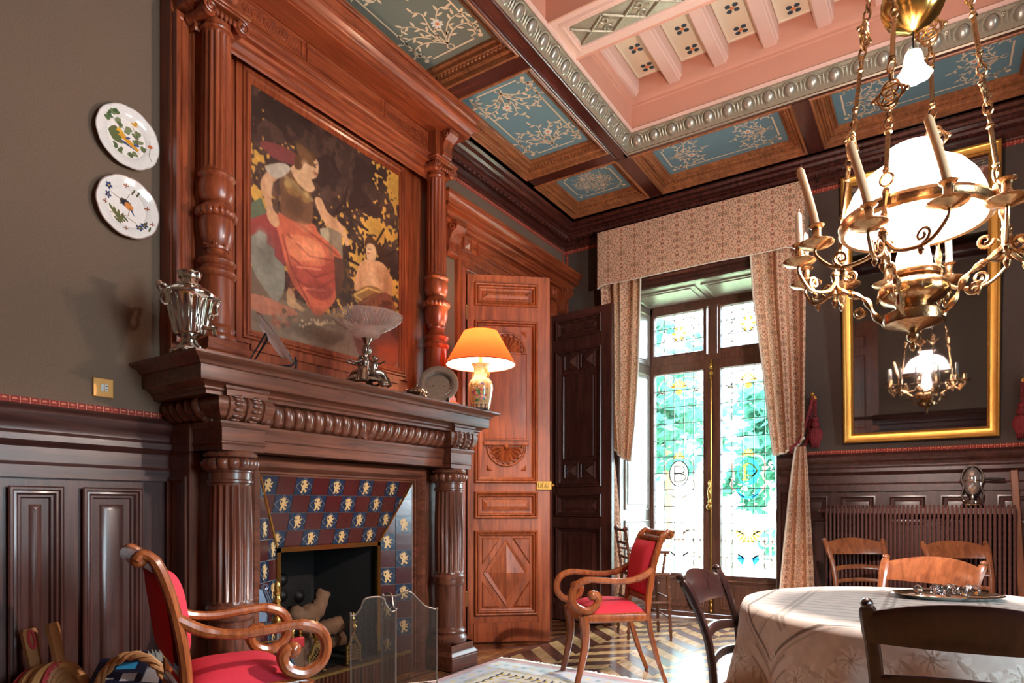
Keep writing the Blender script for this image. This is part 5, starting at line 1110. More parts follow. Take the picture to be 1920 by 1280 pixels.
for bi,a in enumerate(angs):
    m=MB().tube(bez([sw(a,.235,2.10),sw(a,.25,2.02),sw(a,.262,1.95),sw(a,.245,1.89),sw(a,.20,1.86),sw(a,.155,1.83),sw(a,.125,1.77),sw(a,.09,1.72)],7),[.010+.004*sin(k*.9) for k in range(50)],7)
    m.ball(sw(a,.262,1.95),.016,8,6); m.ball(sw(a,.20,1.86),.014,8,6); br=build('bracket',m,BRONZE,ch)
    e1=Vector((cos(a),sin(a),0))
    for (r0,z0,rad,t0,tn) in ((.29,1.90,.032,PI,1.3),(.205,1.93,.024,0,-1.3),(.175,1.79,.022,PI,1.2)):
        build('scroll',MB().tube([tuple(Vector(sw(a,r0,z0))+e1*p+Vector((0,0,q))) for p,q in spiral((0,0),rad,.006,t0,tn,20)],.006,6),BRONZE,ch)
    m=MB(); m.tube([Vector(sw(a,.232,2.13))+e1*0+Vector((.020*cos(t)*-sin(a),.020*cos(t)*cos(a),.020*sin(t))) for t in [2*PI*k/14 for k in range(14)]],.005,6,closed=True)
    build('chain_ring',m,BRONZE,ch); m=MB(); m.lathe([(.001,-.06),(.008,-.05),(.012,-.035),(.005,-.02),(.014,-.008),(.010,.0),(.006,.01)],10,Matrix.Translation(sw(a,.262,1.885)))
    build('drop_finial',m,BRONZE,ch)
    for da,rr,zz in ((R(-32),.36,1.955),(0,.372,1.935),(R(32),.36,1.955)):
        b=a+da; end=Vector(sw(b,rr,zz)); st=Vector(sw(a,.255,1.93))
        mid=st.lerp(end,.5); 
        m=MB().tube(bez([st,st.lerp(end,.25)+Vector((0,0,-.055)),st.lerp(end,.7)+Vector((0,0,-.075)),end+Vector((0,0,-.03)),end],8),[.008-.0001*k for k in range(33)],7)
        d=(end-st).normalized(); c0=st.lerp(end,.62)+Vector((0,0,-.045))
        m.tube([tuple(c0+d*p+Vector((0,0,q))) for p,q in spiral((0,0),.026,.005,-PI/2,1.4,18)],.005,5)
        m.lathe([(.001,-.03),(.007,-.022),(.01,-.012),(.004,-.004)],8,Matrix.Translation(st.lerp(end,.6)+Vector((0,0,-.075))))
        build('candle_arm',m,BRONZE,ch)
        m=MB().lathe([(.008,-.01),(.02,-.004),(.046,.004,.004),(.052,.012,.005),(.050,.015,.004),(.02,.008),(.014,.012),(.012,.02),(.018,.026),(.018,.032),(.014,.036),(.014,.062),(.020,.066,.002),(.024,.072,.002),(.016,.07),(.011,.066)],48,Matrix.Translation(end),lobes=16); build('candle_cup',m,BRONZE,ch,angle=50); cup_pts.append((bi,da,end))
for bi,da,e in cup_pts:
    if bi==1: continue
    top=e+Vector((0,0,.062))
    if bi==0: L=.20; lean=Vector((-.24,-.06,0)); mt=WAX; rr=.0125
    else: L=.115 if da else .135; lean=Vector((-.03,0,0)); mt=WAXW; rr=.0115
    pts=[top+lean*(L*(t/6)**1.15)+Vector((0,0,L*t/6)) for t in range(7)]
    m=MB().tube(pts+[pts[-1]+Vector((0,0,.008)),pts[-1]+Vector((0,0,.014))],[rr]*7+[rr*.7,.003],12); cn=build('candle',m,mt,ch); build('wick',MB().tube([pts[-1]+Vector((0,0,.01)),pts[-1]+Vector((.003,0,.024))],.0015,5),BLACK,cn)
# suspension chains: rods, rings and pierced medallions
def chain(a):
    P0=Vector(sw(a,.236,2.15)); P1=Vector(sw(a,.045,3.72)); d=(P1-P0).normalized(); side=Vector((-sin(a),cos(a),0)); L=(P1-P0).length; s=0; k=0
    def ringp(c,r,n,e1,e2,w=.004): return MB().tube([c+e1*(r[0]*cos(t))+e2*(r[1]*sin(t)) for t in [2*PI*j/n for j in range(n)]],w,5,closed=True)
    out=Vector((cos(a),sin(a),0))
    while s<L-.05:
        e=min(s+.15,L); m=MB().tube([P0+d*s,P0+d*(s+.012),P0+d*(s+.016),P0+d*(e-.016),P0+d*(e-.012),P0+d*e],[.005,.013,.0075,.0075,.013,.005],8); m.ball(P0+d*(s+.006),.011,8,6); m.ball(P0+d*(e-.006),.011,8,6); build('chain_rod',m,BRONZE,ch); s=e
        if s>L-.2: break
        m=ringp(P0+d*(s+.02),(.012,.022),12,side,d); m.merge(ringp(P0+d*(s+.052),(.012,.022),12,out,d)); build('chain_link',m,BRONZE,ch); s+=.068
        c=P0+d*(s+.048); m=ringp(c,(.036,.036),20,side,d,.0045); m.merge(ringp(c+d*.024,(.026,.026),14,side,d)); m.merge(ringp(c-d*.024,(.026,.026),14,side,d)); m.merge(ringp(c,(.046,.026),16,side,d)); m.merge(ringp(c,(.016,.016),10,side,d))
        for q in (-1,1): m.ball(c+side*(q*.05),.008,6,5); m.ball(c+d*(q*.05),.007,6,5)
        build('pierced_medallion',m,BRONZE,ch); s+=.096
        m=ringp(P0+d*(s+.02),(.012,.022),12,out,d); m.merge(ringp(P0+d*(s+.052),(.012,.022),12,side,d)); build('chain_link',m,BRONZE,ch); s+=.068
for a in angs: chain(a)
m=MB().lathe([(.02,3.69),(.05,3.70),(.062,3.72),(.05,3.75),(.02,3.77),(.012,3.80)],24,T0); build('crown',m,BRONZE,ch)
m=MB().lathe([(.0005,2.712),(.014,2.714),(.024,2.722),(.05,2.735,.002),(.082,2.768,.004),(.096,2.805,.004),(.094,2.84,.004),(.07,2.87,.002),(.04,2.885),(.02,2.90)],72,T0,lobes=12); build('counterweight',m,BRASS,ch,angle=60)
m=MB().tube([(cx,cy,2.89),(cx,cy,4.27)],.004,6); build('counterweight_cord',m,BRASSD,ch)
m=MB().lathe([(.012,2.648),(.024,2.642),(.030,2.62),(.032,2.60),(.040,2.578,.003),(.052,2.560,.006),(.05,2.559,.006),(.034,2.58,.002),(.026,2.61)],96,T0,lobes=8,cap=False); build('smoke_bell',m,FROST,ch,angle=60)
m=MB().tube([(cx,cy,2.64),(cx,cy,2.715)],.003,6); m.lathe([(.004,2.65),(.012,2.646),(.014,2.638)],10,T0); build('smoke_bell_hook',m,IRON,ch)
lamp('chandelier_bulb','POINT',(cx,cy,2.085),185,(1,.84,.75),.035)
# ================================================================ MIRROR
mi=thing('mirror','tall gilt framed mirror leaning forward above the radiator','mirror',(-.094,5.60,1.575))
t=R(4.9); PM=PL((-.094,5.605,1.575),(1,0,0),(0,-sin(t),cos(t)),(0,-cos(t),-sin(t))); w=.487; Hh=2.0
prof=[(0,-.03),(0,.016),(.006,.024),(.016,.026),(.026,.020),(.044,.013),(.056,.012),(.062,.015),(.069,.009),(.074,.002)]
m=MB().panel(PM,-w,w,0,Hh,prof,cap=False); build('gilt_frame',m,GILT,mi,angle=30)
m=MB().panel(PM,-w,w,0,Hh,[(0,-.03)]); build('back_board',m,DRK,mi,flat=True)
m=MB().panel(PM,-w+.07,w-.07,.07,Hh-.07,[(0,.003)]); build('glass',m,mat('old_mirror_glass','8A8688',.025,1),mi,flat=True)
m=MB()
i=.068
for (p,q) in (((-w+i,i),(w-i,i)),((w-i,i),(w-i,Hh-i)),((w-i,Hh-i),(-w+i,Hh-i)),((-w+i,Hh-i),(-w+i,i))):
    L=math.hypot(q[0]-p[0],q[1]-p[1]); n=int(L/.016)
    for k in range(n): f=k/n; m.ball(PM(p[0]+(q[0]-p[0])*f,p[1]+(q[1]-p[1])*f,.008),.006,5,4)
tag(build('beading',m,GILT,mi),kind='stuff')
# ================================================================ RADIATOR and the silver vessel on it
ra=thing('radiator','brown cast radiator with many ribs under the mirror','radiator',(-.11,5.56,0))
N=44; rw=1.18/N; sec=None
for k in range(N):
    p=(-.70+rw*(k+.5),5.55,0)
    if sec is None:
        m=MB()
        for y in (-.055,.05): m.tube([(0,y,.13),(0,y,1.07),(0,y*.7,1.092)],[.0085,.0085,.006],6)
        m.box(-.003,.003,-.05,.05,.14,1.085)
        for q in range(18): m.ball((0,-.040,.17+.05*q),.012,5,4,(.95,.9,1.5))
        m.box(-rw/2,rw/2,-.03,.03,1.03,1.07); m.box(-rw/2,rw/2,-.03,.03,.15,.19); sec=build('radiator_section',m,RADI,ra,local=True); sec.location=Vector(p)-Vector((-.11,5.56,0))
    else: shared(sec,p,ra)
for x in (-.66,-.12,.44): m=MB().lathe([(.02,0),(.022,.02),(.014,.05),(.018,.15)],8,Matrix.Translation((x,5.55,0))); build('radiator_foot',m,RADI,ra)
m=MB().tube([(-.74,5.55,1.05),(-.70,5.55,1.05)],.014,8); m.ball((-.742,5.55,1.05),.02,8,6); build('valve',m,RADI,ra)
v=thing('silver_egg_coddler','silver and glass egg shaped vessel with arched handle on the radiator','vessel',(.235,5.55,1.092))
T=Matrix.Translation((.235,5.55,1.092))
m=MB().lathe([(.062,0),(.064,.008),(.058,.014),(.058,.03),(.05,.036),(.03,.042),(.012,.05),(.01,.07),(.02,.078)],24,T); build('foot',m,SILVER,v)
m=MB().lathe([(.02,.076),(.036,.09),(.048,.13),(.052,.17),(.048,.21),(.034,.245),(.012,.26),(.004,.268)],24,T); build('egg_body',m,mat('silvered_glass','CFC8C4',.08,.85),v)
m=MB().lathe([(.0535,.168),(.055,.172),(.0535,.176)],24,T); build('rim_band',m,SILVER,v)
for s in (-1,1):
    m=MB().tube(bez([(.235+s*.05,5.55,1.12),(.235+s*.062,5.55,1.17),(.235+s*.05,5.55,1.22),(.235+s*.064,5.55,1.27)],6),.006,7); m.ball((.235+s*.064,5.55,1.27),.01,8,6); build('side_support',m,SILVER,v)
m=MB().tube([(.235+.064*cos(a),5.55,1.27+.105*sin(a)) for a in [PI*k/16 for k in range(17)]],.006,7); build('arched_handle',m,SILVER,v)
m=MB().tube([(.30,5.55,1.275),(.33,5.55,1.275),(.37,5.55,1.272),(.42,5.55,1.27)],[.006,.010,.012,.007],8); build('side_handle',m,BLACK,v)
m=MB(); 
pk=thing('leaning_board','narrow wooden board leaning on the wall right of the radiator','board',(.50,5.45,0)); m=MB(); m.add([(.455,5.44,.0),(.485,5.42,.0),(.485,5.62,1.36),(.455,5.64,1.36)],[(0,1,2,3)]); m=MB().bbox(-.022,.022,-.009,.009,0,1.34,.004,Matrix.Translation((.530,5.50,0))@Matrix.Rotation(R(-4.5),4,'X')@Matrix.Rotation(R(-2.5),4,'Y')); build('board',m,CHR,pk)
# ================================================================ ON THE WALLS
def wallplate(label,y,z,kind):
    t=thing('wall_plate',label,'plate',(-3.07,y,z)); r=.134
    M=Matrix.Translation((-3.068,y,z))@Matrix.Rotation(R(90),4,'Y')@Matrix.Rotation(R(0),4,'Z')
    pa=Paint(256,256,'EFE6DF'); pa.tex(.03,40); D=lambda x,y_:(.5+x*.5,.5+y_*.5)
    def lf(x,y_,a,l,c,w=.4): pa.ell(*D(x,y_),l*.36,l*.36*w,c,a)
    rr=random.Random(3 if kind else 5)
    if kind==0:
        pa.poly([D(-.34,.18),D(-.2,.26),D(-.05,.1),D(.42,-.22),D(.36,-.30),D(-.1,-.08),D(-.30,-.06)],'D9982E'); pa.poly([D(-.3,-.08),D(.0,-.14),D(.46,-.34),D(.2,-.26),D(-.12,-.20)],'2E4470'); pa.poly([D(-.30,.2),D(-.22,.28),D(-.14,.16),D(-.22,.06)],'E0B030')
        for k in range(4): lf(-.44+.05*k,.12-.10*k,.8-.3*k,.26,'55643A')
        for x,y_ in ((-.5,.62),(-.38,.68),(-.55,.5),(-.3,.45),(-.2,.38),(-.62,.38),(.0,.2),(.1,.32),(.36,.28),(.3,.2),(.42,.05),(.3,.0),(.55,-.15),(-.35,-.38),(-.2,-.48),(.25,-.45),(.1,-.5)): 
            for q in range(3): lf(x+rr.uniform(-.05,.05),y_+rr.uniform(-.04,.04),rr.uniform(0,3),.13,rr.choice(['5F6E44','74805A','4E5F3E']),.6)
        pa.line([D(-.5,.5),D(-.2,.3),D(.0,.3)],.008,'8A8A66'); pa.line([D(.2,.5),D(.3,.2),D(.42,.0)],.008,'A87A66')
        pa.ell(*D(.28,.62),.05,.025,'D99A3A',1.2); pa.ell(*D(.24,.56),.05,.02,'D99A3A',-.3); pa.ell(*D(.74,.02),.035,.03,'D4683A'); pa.line([D(.72,.2),D(.74,.0),D(.7,-.3),D(.76,-.5)],.008,'5F6E44'); lf(.05,.03,.5,.12,'33487A'); lf(.33,-.1,.3,.14,'33487A')
    else:
        pa.ell(*D(-.02,.16),.10,.06,'2B3040',-.4); pa.ell(*D(.08,.08),.08,.055,'D4803A',-.6); pa.poly([D(.1,.04),D(.2,-.02),D(.28,-.22),D(.18,-.1)],'33456E'); pa.ell(*D(-.12,.22),.045,.04,'22242E'); pa.line([D(-.15,.22),D(-.2,.08)],.012,'5A3A2A')
        for ln in (((-.5,.35),(-.2,.25),(.0,.3),(.1,.5)),((.1,-.0),(.05,-.25),(-.2,-.3),(-.55,-.32)),((.0,-.3),(.3,-.4),(.45,-.6))): pa.line([D(*p) for p in ln],.010,'8A6A4A')
        for k in range(4): lf(-.45+.1*k,-.2-.06*k,2.2-.3*k,.26,'5A6238',.25); lf(-.3+.08*k,-.5+.05*k,-.7,.2,'4E5838',.25)
        for x,y_ in ((-.6,.5),(-.6,.22),(.4,-.55),(.55,-.42)):
            for q in range(5): a=q*1.256; pa.ell(*D(x+.06*cos(a),y_+.06*sin(a)),.03,.018,'3A4868',a)
            pa.ell(*D(x,y_),.015,.015,'D4A03A')
        for x,y_ in ((-.7,-.05),(.65,.2),(.8,-.3),(-.05,.72),(-.05,-.72)): pa.line([D(x-.07,y_),D(x+.07,y_)],.018,'B0603A'); pa.line([D(x,y_-.06),D(x,y_+.08)],.012,'7A4A3A')
        for x,y_ in ((.2,.6),(.35,.58),(.6,-.35),(.7,-.5)): lf(x,y_,1.2,.14,'5A5A40',.3)
    im=imat('faience_'+str(kind),pa.image('faience'+str(kind)),.12,coat=.6)
    P=PL((-3.07,y,z),(0,1,0),(0,0,1),(1,0,0)); m=MB(); n=72; m.uv={}
    rings=[(.0,.006),(.45,.007),(.62,.010),(.66,.016),(.82,.022),(.97,.028),(1.0,.029),(1.0,.024),(.6,.003)]
    for k,(q,d) in enumerate(rings):
        for i in range(n):
            a=2*PI*i/n; s=1+(.022*abs(cos(a*5))**.6-.010)*(q>.8); m.v.append(tuple(P(q*r*s*cos(a),q*r*s*sin(a),d))); m.uv[len(m.v)-1]=(.5+.5*q*cos(a),.5+.5*q*sin(a))
    for k in range(len(rings)-1):
        for i in range(n): j=(i+1)%n; m.f.append((k*n+i,k*n+j,(k+1)*n+j,(k+1)*n+i))
    build('painted_face',m,im,t)
    m=MB().tube([P(1.0*r*cos(a)*(1+.022*abs(cos(a*5))**.6-.010),1.0*r*sin(a)*(1+.022*abs(cos(a*5))**.6-.010),.027) for a in [2*PI*k/72 for k in range(72)]],.003,6,closed=True); build('rim',m,mat('rim_glaze%d'%kind,'D8C8C0' if kind==0 else 'B89A90',.15),t)
wallplate('painted faience plate with a yellow bird, upper of two on the wall',1.470,2.755,0)
wallplate('painted faience plate with a small dark bird, lower of two on the wall',1.470,2.438,1)
sw_=thing('light_switch','square brass switch plate above the red braid','switch',(-3.075,1.377,1.608)); P=PL((-3.079,1.377,1.608),(0,1,0),(0,0,1),(1,0,0))
m=MB().panel(P,-.042,.042,-.042,.042,[(0,0),(0,.006),(.003,.008)]); build('plate',m,mat('switch_brass','C58A48',.4,.5),sw_,flat=True)
m=MB().panel(P,-.012,.004,-.016,.016,[(0,.008),(0,.010)]); build('rocker',m,mat('rocker_steel','C9C2BA',.3,.7),sw_,flat=True); m=MB().panel(P,.006,.018,-.016,.016,[(0,.008),(0,.010)]); build('indicator',m,PAPER,sw_,flat=True)
for q in (-.007,.007): m=MB().lathe([(.003,0),(.003,.001)],8,Matrix.Translation(P(.012,q,.0105))@Matrix.Rotation(R(90),4,'Y')); build('dot',m,BLACK,sw_)
# ================================================================ FURNITURE (built facing +y at the origin, copied and turned)
def dining(label,loc,rz,mt,grp=None):
    t=thing('dining_chair',label,'chair',loc,rz,grp,local=True)
    for s in (-1,1):
        m=MB().tube(bez([(s*.165,-.175,0),(s*.172,-.185,.22),(s*.178,-.185,.44),(s*.188,-.200,.62),(s*.203,-.245,.76),(s*.213,-.285,.835)],5),[.016]*8+[.018]*12+[.021]*4+[.018,.012],8,flat=.8); m.ball((s*.214,-.287,.838),.019,8,6,(.8,1,.8)); build('rear_post',m,mt,t)
        m=MB().tube([(s*.19,.185,0),(s*.19,.185,.2),(s*.19,.185,.45)],[.015,.017,.020],8); build('front_leg',m,mt,t)
        for z in (.14,.27): build('stretcher',MB().tube([(s*.172,-.18,z),(s*.19,.185,z)],.010,7),mt,t)
    for z in (.17,.30): build('stretcher',MB().tube([(-.19,.185,z),(.19,.185,z)],.011,7),mt,t)
    def rail(nm,z0,z1,w,y,bow,arch,th):
        def pt(u,v,d):
            x=(u-.5)*2*w; c=1-(2*u-1)**2; z=z0+(z1-z0)*v+arch*c*(v if nm=='top_rail' else 1)-.0; tt=(z-.62)/.22 if z>.62 else 0
            return (x,y-.085*max(0,tt)**1.0-bow*c+d,z)
        m=MB(); nu=14; vs=[]; prof=[(0,-th/2),(0,th/2),(.15,th*.62),(.85,th*.62),(1,th*.3),(1,-th*.3),(.85,-th*.62),(.15,-th*.62)]
        for i in range(nu+1):
            for v,d in prof: vs.append(pt(i/nu,v,d))
        n=len(prof); fs=[(i*n+k,i*n+(k+1)%n,(i+1)*n+(k+1)%n,(i+1)*n+k) for i in range(nu) for k in range(n)]+[tuple(range(n)),tuple(nu*n+k for k in range(n))]
        m.add(vs,fs); build(nm,m,mt,t,angle=50)
    rail('top_rail',.735,.815,.212,-.20,.035,.038,.020); rail('back_slat',.615,.645,.195,-.195,.030,.018,.014); rail('back_slat',.525,.553,.19,-.188,.026,.016,.014)
    m=MB()
    for i in range(14): 
        a=.19-.028*0; q=.012+.013*i
        m.tube([(-.20+q,-.185+q,.462),(.20-q,-.185+q,.462),(.20-q,.20-q,.462),(-.20+q,.20-q,.462)],.0085,6,closed=True)
    for s in (-1,1): m.tube([(s*.19,-.18,.45),(s*.195,.19,.45)],.018,8)
    m.tube([(-.195,.19,.45),(.195,.19,.45)],.018,8); m.tube([(-.19,-.18,.45),(.19,-.18,.45)],.016,8); tag(build('rush_seat',m,RUSH,t,angle=60),kind='stuff')
    return t
GR='dining chairs round the table and by the radiator'
c1=dining('dark rush seated dining chair with glossy top rail at the left end of the table',(-.425,2.34,0),R(-90),CHD,GR)
copy_tree(c1,(.045,2.135,0),R(6),'dark dining chair seen from behind, nearest, in front of the tablecloth')
c2=dining('bright cherry dining chair behind the table and the crystal tray',(-.146,3.222,0),R(149.8),CHR,GR)
copy_tree(c2,(-.327,5.085,0),R(-146.4),'cherry dining chair against the radiator, next to the curtain')
copy_tree(c2,(.279,5.00,0),R(-146.4),'cherry dining chair against the radiator, under the silver vessel')
def armchair(label,loc,rz):
    t=thing('armchair',label,'armchair',loc,rz,'crimson scroll armchairs',local=True)
    for s in (-1,1):
        m=MB().tube(bez([(s*.205,.255,0),(s*.205,.225,.12),(s*.21,.20,.26),(s*.22,.205,.36),(s*.225,.215,.43)],5),[.015+.0008*k for k in range(21)],8,flat=1.1); build('front_leg',m,ARM,t)
        m=MB().tube(bez([(s*.18,-.31,0),(s*.19,-.25,.16),(s*.20,-.20,.34),(s*.21,-.185,.46),(s*.212,-.20,.62),(s*.21,-.235,.78),(s*.208,-.275,.89),(s*.206,-.315,.925),(s*.205,-.335,.905)],6),[.017]*6+[.02]*12+[.023]*20+[.02]*11,8,flat=.85); build('rear_post',m,ARM,t)
        # arm: sweeps forward from the post, rolls down and curls back in a knob
        m=MB().tube(bez([(s*.212,-.215,.70),(s*.222,-.13,.652),(s*.235,-.02,.632),(s*.242,.10,.640),(s*.245,.19,.645),(s*.245,.262,.615),(s*.243,.288,.555),(s*.240,.268,.492),(s*.238,.205,.462),(s*.236,.145,.487),(s*.236,.128,.535),(s*.237,.158,.562)],6),[.022]*8+[.019]*16+[.022]*20+[.023]*12+[.022,.022,.023,.024,.025,.026,.027,.028,.027,.026,.024],9); m.ball((s*.237,.165,.553),.031,10,8); build('scroll_arm',m,ARM,t)
        m=MB().tube([(s*.205,-.19,.415),(s*.228,.02,.415),(s*.225,.215,.415)],.028,8,flat=.55); build('seat_rail',m,ARM,t)
    build('seat_rail',MB().tube([(-.225,.215,.415),(0,.235,.415),(.225,.215,.415)],.028,8,flat=.55),ARM,t); build('seat_rail',MB().tube([(-.2,-.19,.42),(.2,-.19,.42)],.026,8,flat=.55),ARM,t)
    def seat(u,v):
        x=(u-.5)*2; y=(v-.5)*2; e=(1-abs(x)**3.2)*(1-abs(y)**3.2); w=.205+.018*v
        return (x*w,-.185+.40*v,.425+.078*max(e,0)**.55)
    m=MB().grid(seat,18,18); build('seat_cushion',m,CRIM,t,angle=180)
    m=MB().lathe([(.0005,-.213),(.012,-.211),(.022,-.204),(.027,-.19),(.027,0),(.027,.19),(.022,.204),(.012,.211),(.0005,.213)],14,Matrix.Translation((0,-.325,.905))@Matrix.Rotation(R(90),4,'Y')); build('top_roll',m,ARM,t)
    def bk(f): 
        def g(u,v):
            z=.535+.33*v; y=-.192-.055*((z-.5)/.4)**1.6-.018; e=((1-abs(2*u-1)**4)*(1-abs(2*v-1)**4)); return ((u-.5)*.37,y+f*(.010+.030*max(e,0)**.6),z)
        return g
    m=MB().grid(bk(1.7),12,16); m2=MB().grid(bk(-.9),12,16); build('back_cushion',m,CRIM,t,angle=180); build('back_cover',m2,CRIM,t,angle=180)
    build('back_rail',MB().tube([(-.20,-.198,.515),(.20,-.198,.515)],.024,8,flat=.5),ARM,t); build('back_rail',MB().tube([(-.20,-.275,.875),(.20,-.275,.875)],.022,8,flat=.7),ARM,t)
    return t
a1=armchair('crimson armchair with scroll arms standing on the parquet beyond the rug',(-1.707,3.71,.004),R(130))
copy_tree(a1,(-2.253,1.462,0),R(-21),'crimson armchair with scroll arms nearest the camera beside the basket')
# slender high chair by the window
hc=thing('high_chair','slender turned wood high chair behind the crimson armchair by the window','chair',(-2.026,5.109,0),R(-52.8),local=True)
def turned(p,q,r,par,nm,mt=CHD,knob=True):
    p,q=Vector(p),Vector(q); n=24; rr=[r*(1+(.45 if k%8 in (3,) else 0)-(.3 if k%8 in (2,4) else 0)) for k in range(n+1)]; rr[0]*=.6
    m=MB().tube([p.lerp(q,k/n) for k in range(n+1)],rr,8); 
    if knob: m.ball(q,r*1.7,8,6)
    return build(nm,m,mt,par)
HC=wood('high_chair_beech','7A4A30','4A2A1C','z')
for s in (-1,1):
    turned((s*.175,.175,0),(s*.155,.15,.53),.014,hc,'front_leg',HC,False); turned((s*.175,-.18,0),(s*.155,-.15,.53),.014,hc,'rear_leg',HC,False)
    turned((s*.155,-.15,.53),(s*.165,-.20,.90),.013,hc,'back_post',HC); turned((s*.15,.11,.53),(s*.165,.13,.70),.011,hc,'arm_post',HC,False); build('arm_rail',MB().tube([(s*.16,-.18,.73),(s*.168,0,.715),(s*.168,.16,.71)],[.012,.014,.016],8),HC,hc)
    for z in (.16,.30): build('stretcher',MB().tube([(s*.172,.17,z),(s*.172,-.17,z)],.009,7),HC,hc)
for z in (.17,.33): build('stretcher',MB().tube([(-.172,.172,z),(.172,.172,z)],.009,7),HC,hc); build('stretcher',MB().tube([(-.172,-.175,z),(.172,-.175,z)],.009,7),HC,hc)
for z,y in ((.66,-.168),(.78,-.184),(.885,-.198)): build('back_rail',MB().tube([(-.16,y,z),(0,y-.02,z+.008),(.16,y,z)],.012,8),HC,hc)
build('seat',MB().bbox(-.175,.175,-.17,.175,.515,.545,.01),HC,hc)
# ---------------------------------------------------------------- table, cloth, tray
TX,TY,TR,TZ=0.0,2.63,.60,.73
tb=thing('dining_table','round dining table wholly under the white lace cloth','table',(TX,TY,0)); T=Matrix.Translation((TX,TY,0))
m=MB().lathe([(TR-.03,TZ-.03),(TR-.012,TZ-.024),(TR-.012,TZ-.010),(TR-.02,TZ-.006)],64,T); build('table_top',m,CHD,tb)
m=MB().lathe([(.06,.10),(.07,.14),(.05,.2),(.045,.3),(.07,.38),(.05,.46),(.06,.6),(.10,.70)],20,T); build('pedestal',m,CHD,tb)
for k in range(4): a=k*PI/2+.6; build('foot',MB().tube(bez([(TX+.03*cos(a),TY+.03*sin(a),.14),(TX+.18*cos(a),TY+.18*sin(a),.10),(TX+.30*cos(a),TY+.30*sin(a),.02)],5),[.035]*6+[.025]*5,8),CHD,tb)
N_=640; lc=Paint(N_,N_,'EBE0D6'); q=lambda v:.5+v/2.2         # cloth laid flat, 2.2 m square
lc.tex(.05,90)
for k in range(-9,10):
    y=.072*k*1.0
    if abs(y)<.50: lc.line([(q(-.55),q(y)),(q(.55),q(y))],.0035,'BFB2A6'); lc.line([(q(-.55),q(y+.010)),(q(.55),q(y+.010))],.0018,'CFC3B8')
for x in (-.42,-.40,-.14,-.115,.14,.165,.42,.44): lc.line([(q(x),q(-.5)),(q(x),q(.5))],.006,'C4B9AE')
for x in (-.13,.152):
    for k in range(-6,7):
        for d in (-.05,0,.05): lc.ell(q(x+d),q(.072*k),.008,.0035,'9E9388')
def bord(r,col,w,dash):
    n=int(2*r/dash)
    for i in range(n):
        a=-r+dash*(i+.2); b=a+dash*.55
        for s in (-1,1): lc.line([(q(a),q(s*r)),(q(b),q(s*r))],w,col); lc.line([(q(s*r),q(a)),(q(s*r),q(b))],w,col)
bord(.545,'8E8278',.005,.024); bord(.565,'CBBFB4',.003,.01); bord(.80,'B0A398',.005,.012); bord(.835,'B0A398',.005,.012); bord(.87,'B0A398',.005,.012); bord(.93,'BDB0A4',.005,.014)
def emb(x,y,ang):
    for k in range(9): a=k*2*PI/9; lc.ell(q(x+.024*cos(a)),q(y+.024*sin(a)),.0085,.0038,'FAF4EC',a); lc.line([(q(x+.012*cos(a)),q(y+.012*sin(a))),(q(x+.035*cos(a+.12)),q(y+.035*sin(a+.12)))],.0015,'CDBFB1')
    lc.ell(q(x),q(y),.004,.004,'C4B6A8')
    c,s=cos(ang),sin(ang)
    pts=[(x+c*t-s*.025*sin(t*40),y+s*t+c*.025*sin(t*40)) for t in [.05+.012*k for k in range(11)]]; lc.line([(q(a),q(b)) for a,b in pts],.003,'D4C8BC')
    for k in (2,5,8): a,b=pts[k]; lc.ell(q(a),q(b),.010,.0045,'FAF4EC',ang+.8); lc.ell(q(a),q(b-.012),.010,.003,'D2C5B8',ang-.8)  # every stitched leaf has a soft shadow painted beneath it
for k in range(-3,4):
    for s in (-1,1): emb(.21*k,s*.665,0); emb(s*.665,.21*k,PI/2); emb(.21*k+.1,s*.735,0); emb(s*.735,.21*k+.1,PI/2)
for sx in (-1,1):
    for sy in (-1,1):
        for k in range(9): d=.012*k; lc.line([(q(sx*(.50+d)),q(sy*.56)),(q(sx*(.50+d)),q(sy*(.535)))],.004,'F8F2EA')
        lc.line([(q(sx*.42),q(sy*.60)),(q(sx*.60),q(sy*.60)),(q(sx*.60),q(sy*.42))],.012,'F6EFE8'); lc.line([(q(sx*.44),q(sy*.575)),(q(sx*.575),q(sy*.575)),(q(sx*.575),q(sy*.44))],.004,'BDB1A7'); lc.line([(q(sx*.46),q(sy*.62)),(q(sx*.62),q(sy*.62)),(q(sx*.62),q(sy*.46))],.003,'B5A99E')
LACE=imat('lace_cloth',lc.image('lace'),.85,bump=.5,trans=.1)
Rm=TR+.52; NU,NV=144,44
m=MB(); m.uv={}
for j in range(NV+1):
    for i in range(NU):
        a=2*PI*i/NU; s=Rm*j/NV; lim=TR
        if s<lim: r,z=s,TZ+.004
        else:
            d=s-lim; rr=.02; bend=min(d,rr*PI/2); r=lim+rr*sin(bend/rr); z=TZ+.004-rr*(1-cos(bend/rr)); d2=max(0,d-rr*PI/2); f=min(1,d2/.25)
            r+=f*(.020+.030*sin(a*9+.8)+.014*sin(a*17+2))+.05*d2; z-=d2
        m.v.append((TX+r*cos(a),TY+r*sin(a),z)); m.uv[len(m.v)-1]=(.5+s*cos(a)/2.2,.5+s*sin(a)/2.2)
for j in range(NV):
    for i in range(NU): k=(i+1)%NU; m.f.append((j*NU+i,j*NU+k,(j+1)*NU+k,(j+1)*NU+i))
o=build('tablecloth',m,LACE,None,angle=180); tag(o,'white embroidered lace cloth draped over the round table','tablecloth')
tr=thing('tray','oval silver tray holding crystal knife rests on the lace cloth','tray',(.046,2.93,TZ+.006)); T=Matrix.Translation((.046,2.93,TZ+.006))@Matrix.Rotation(R(20),4,'Z')@Matrix.Diagonal((1,.62,1,1))
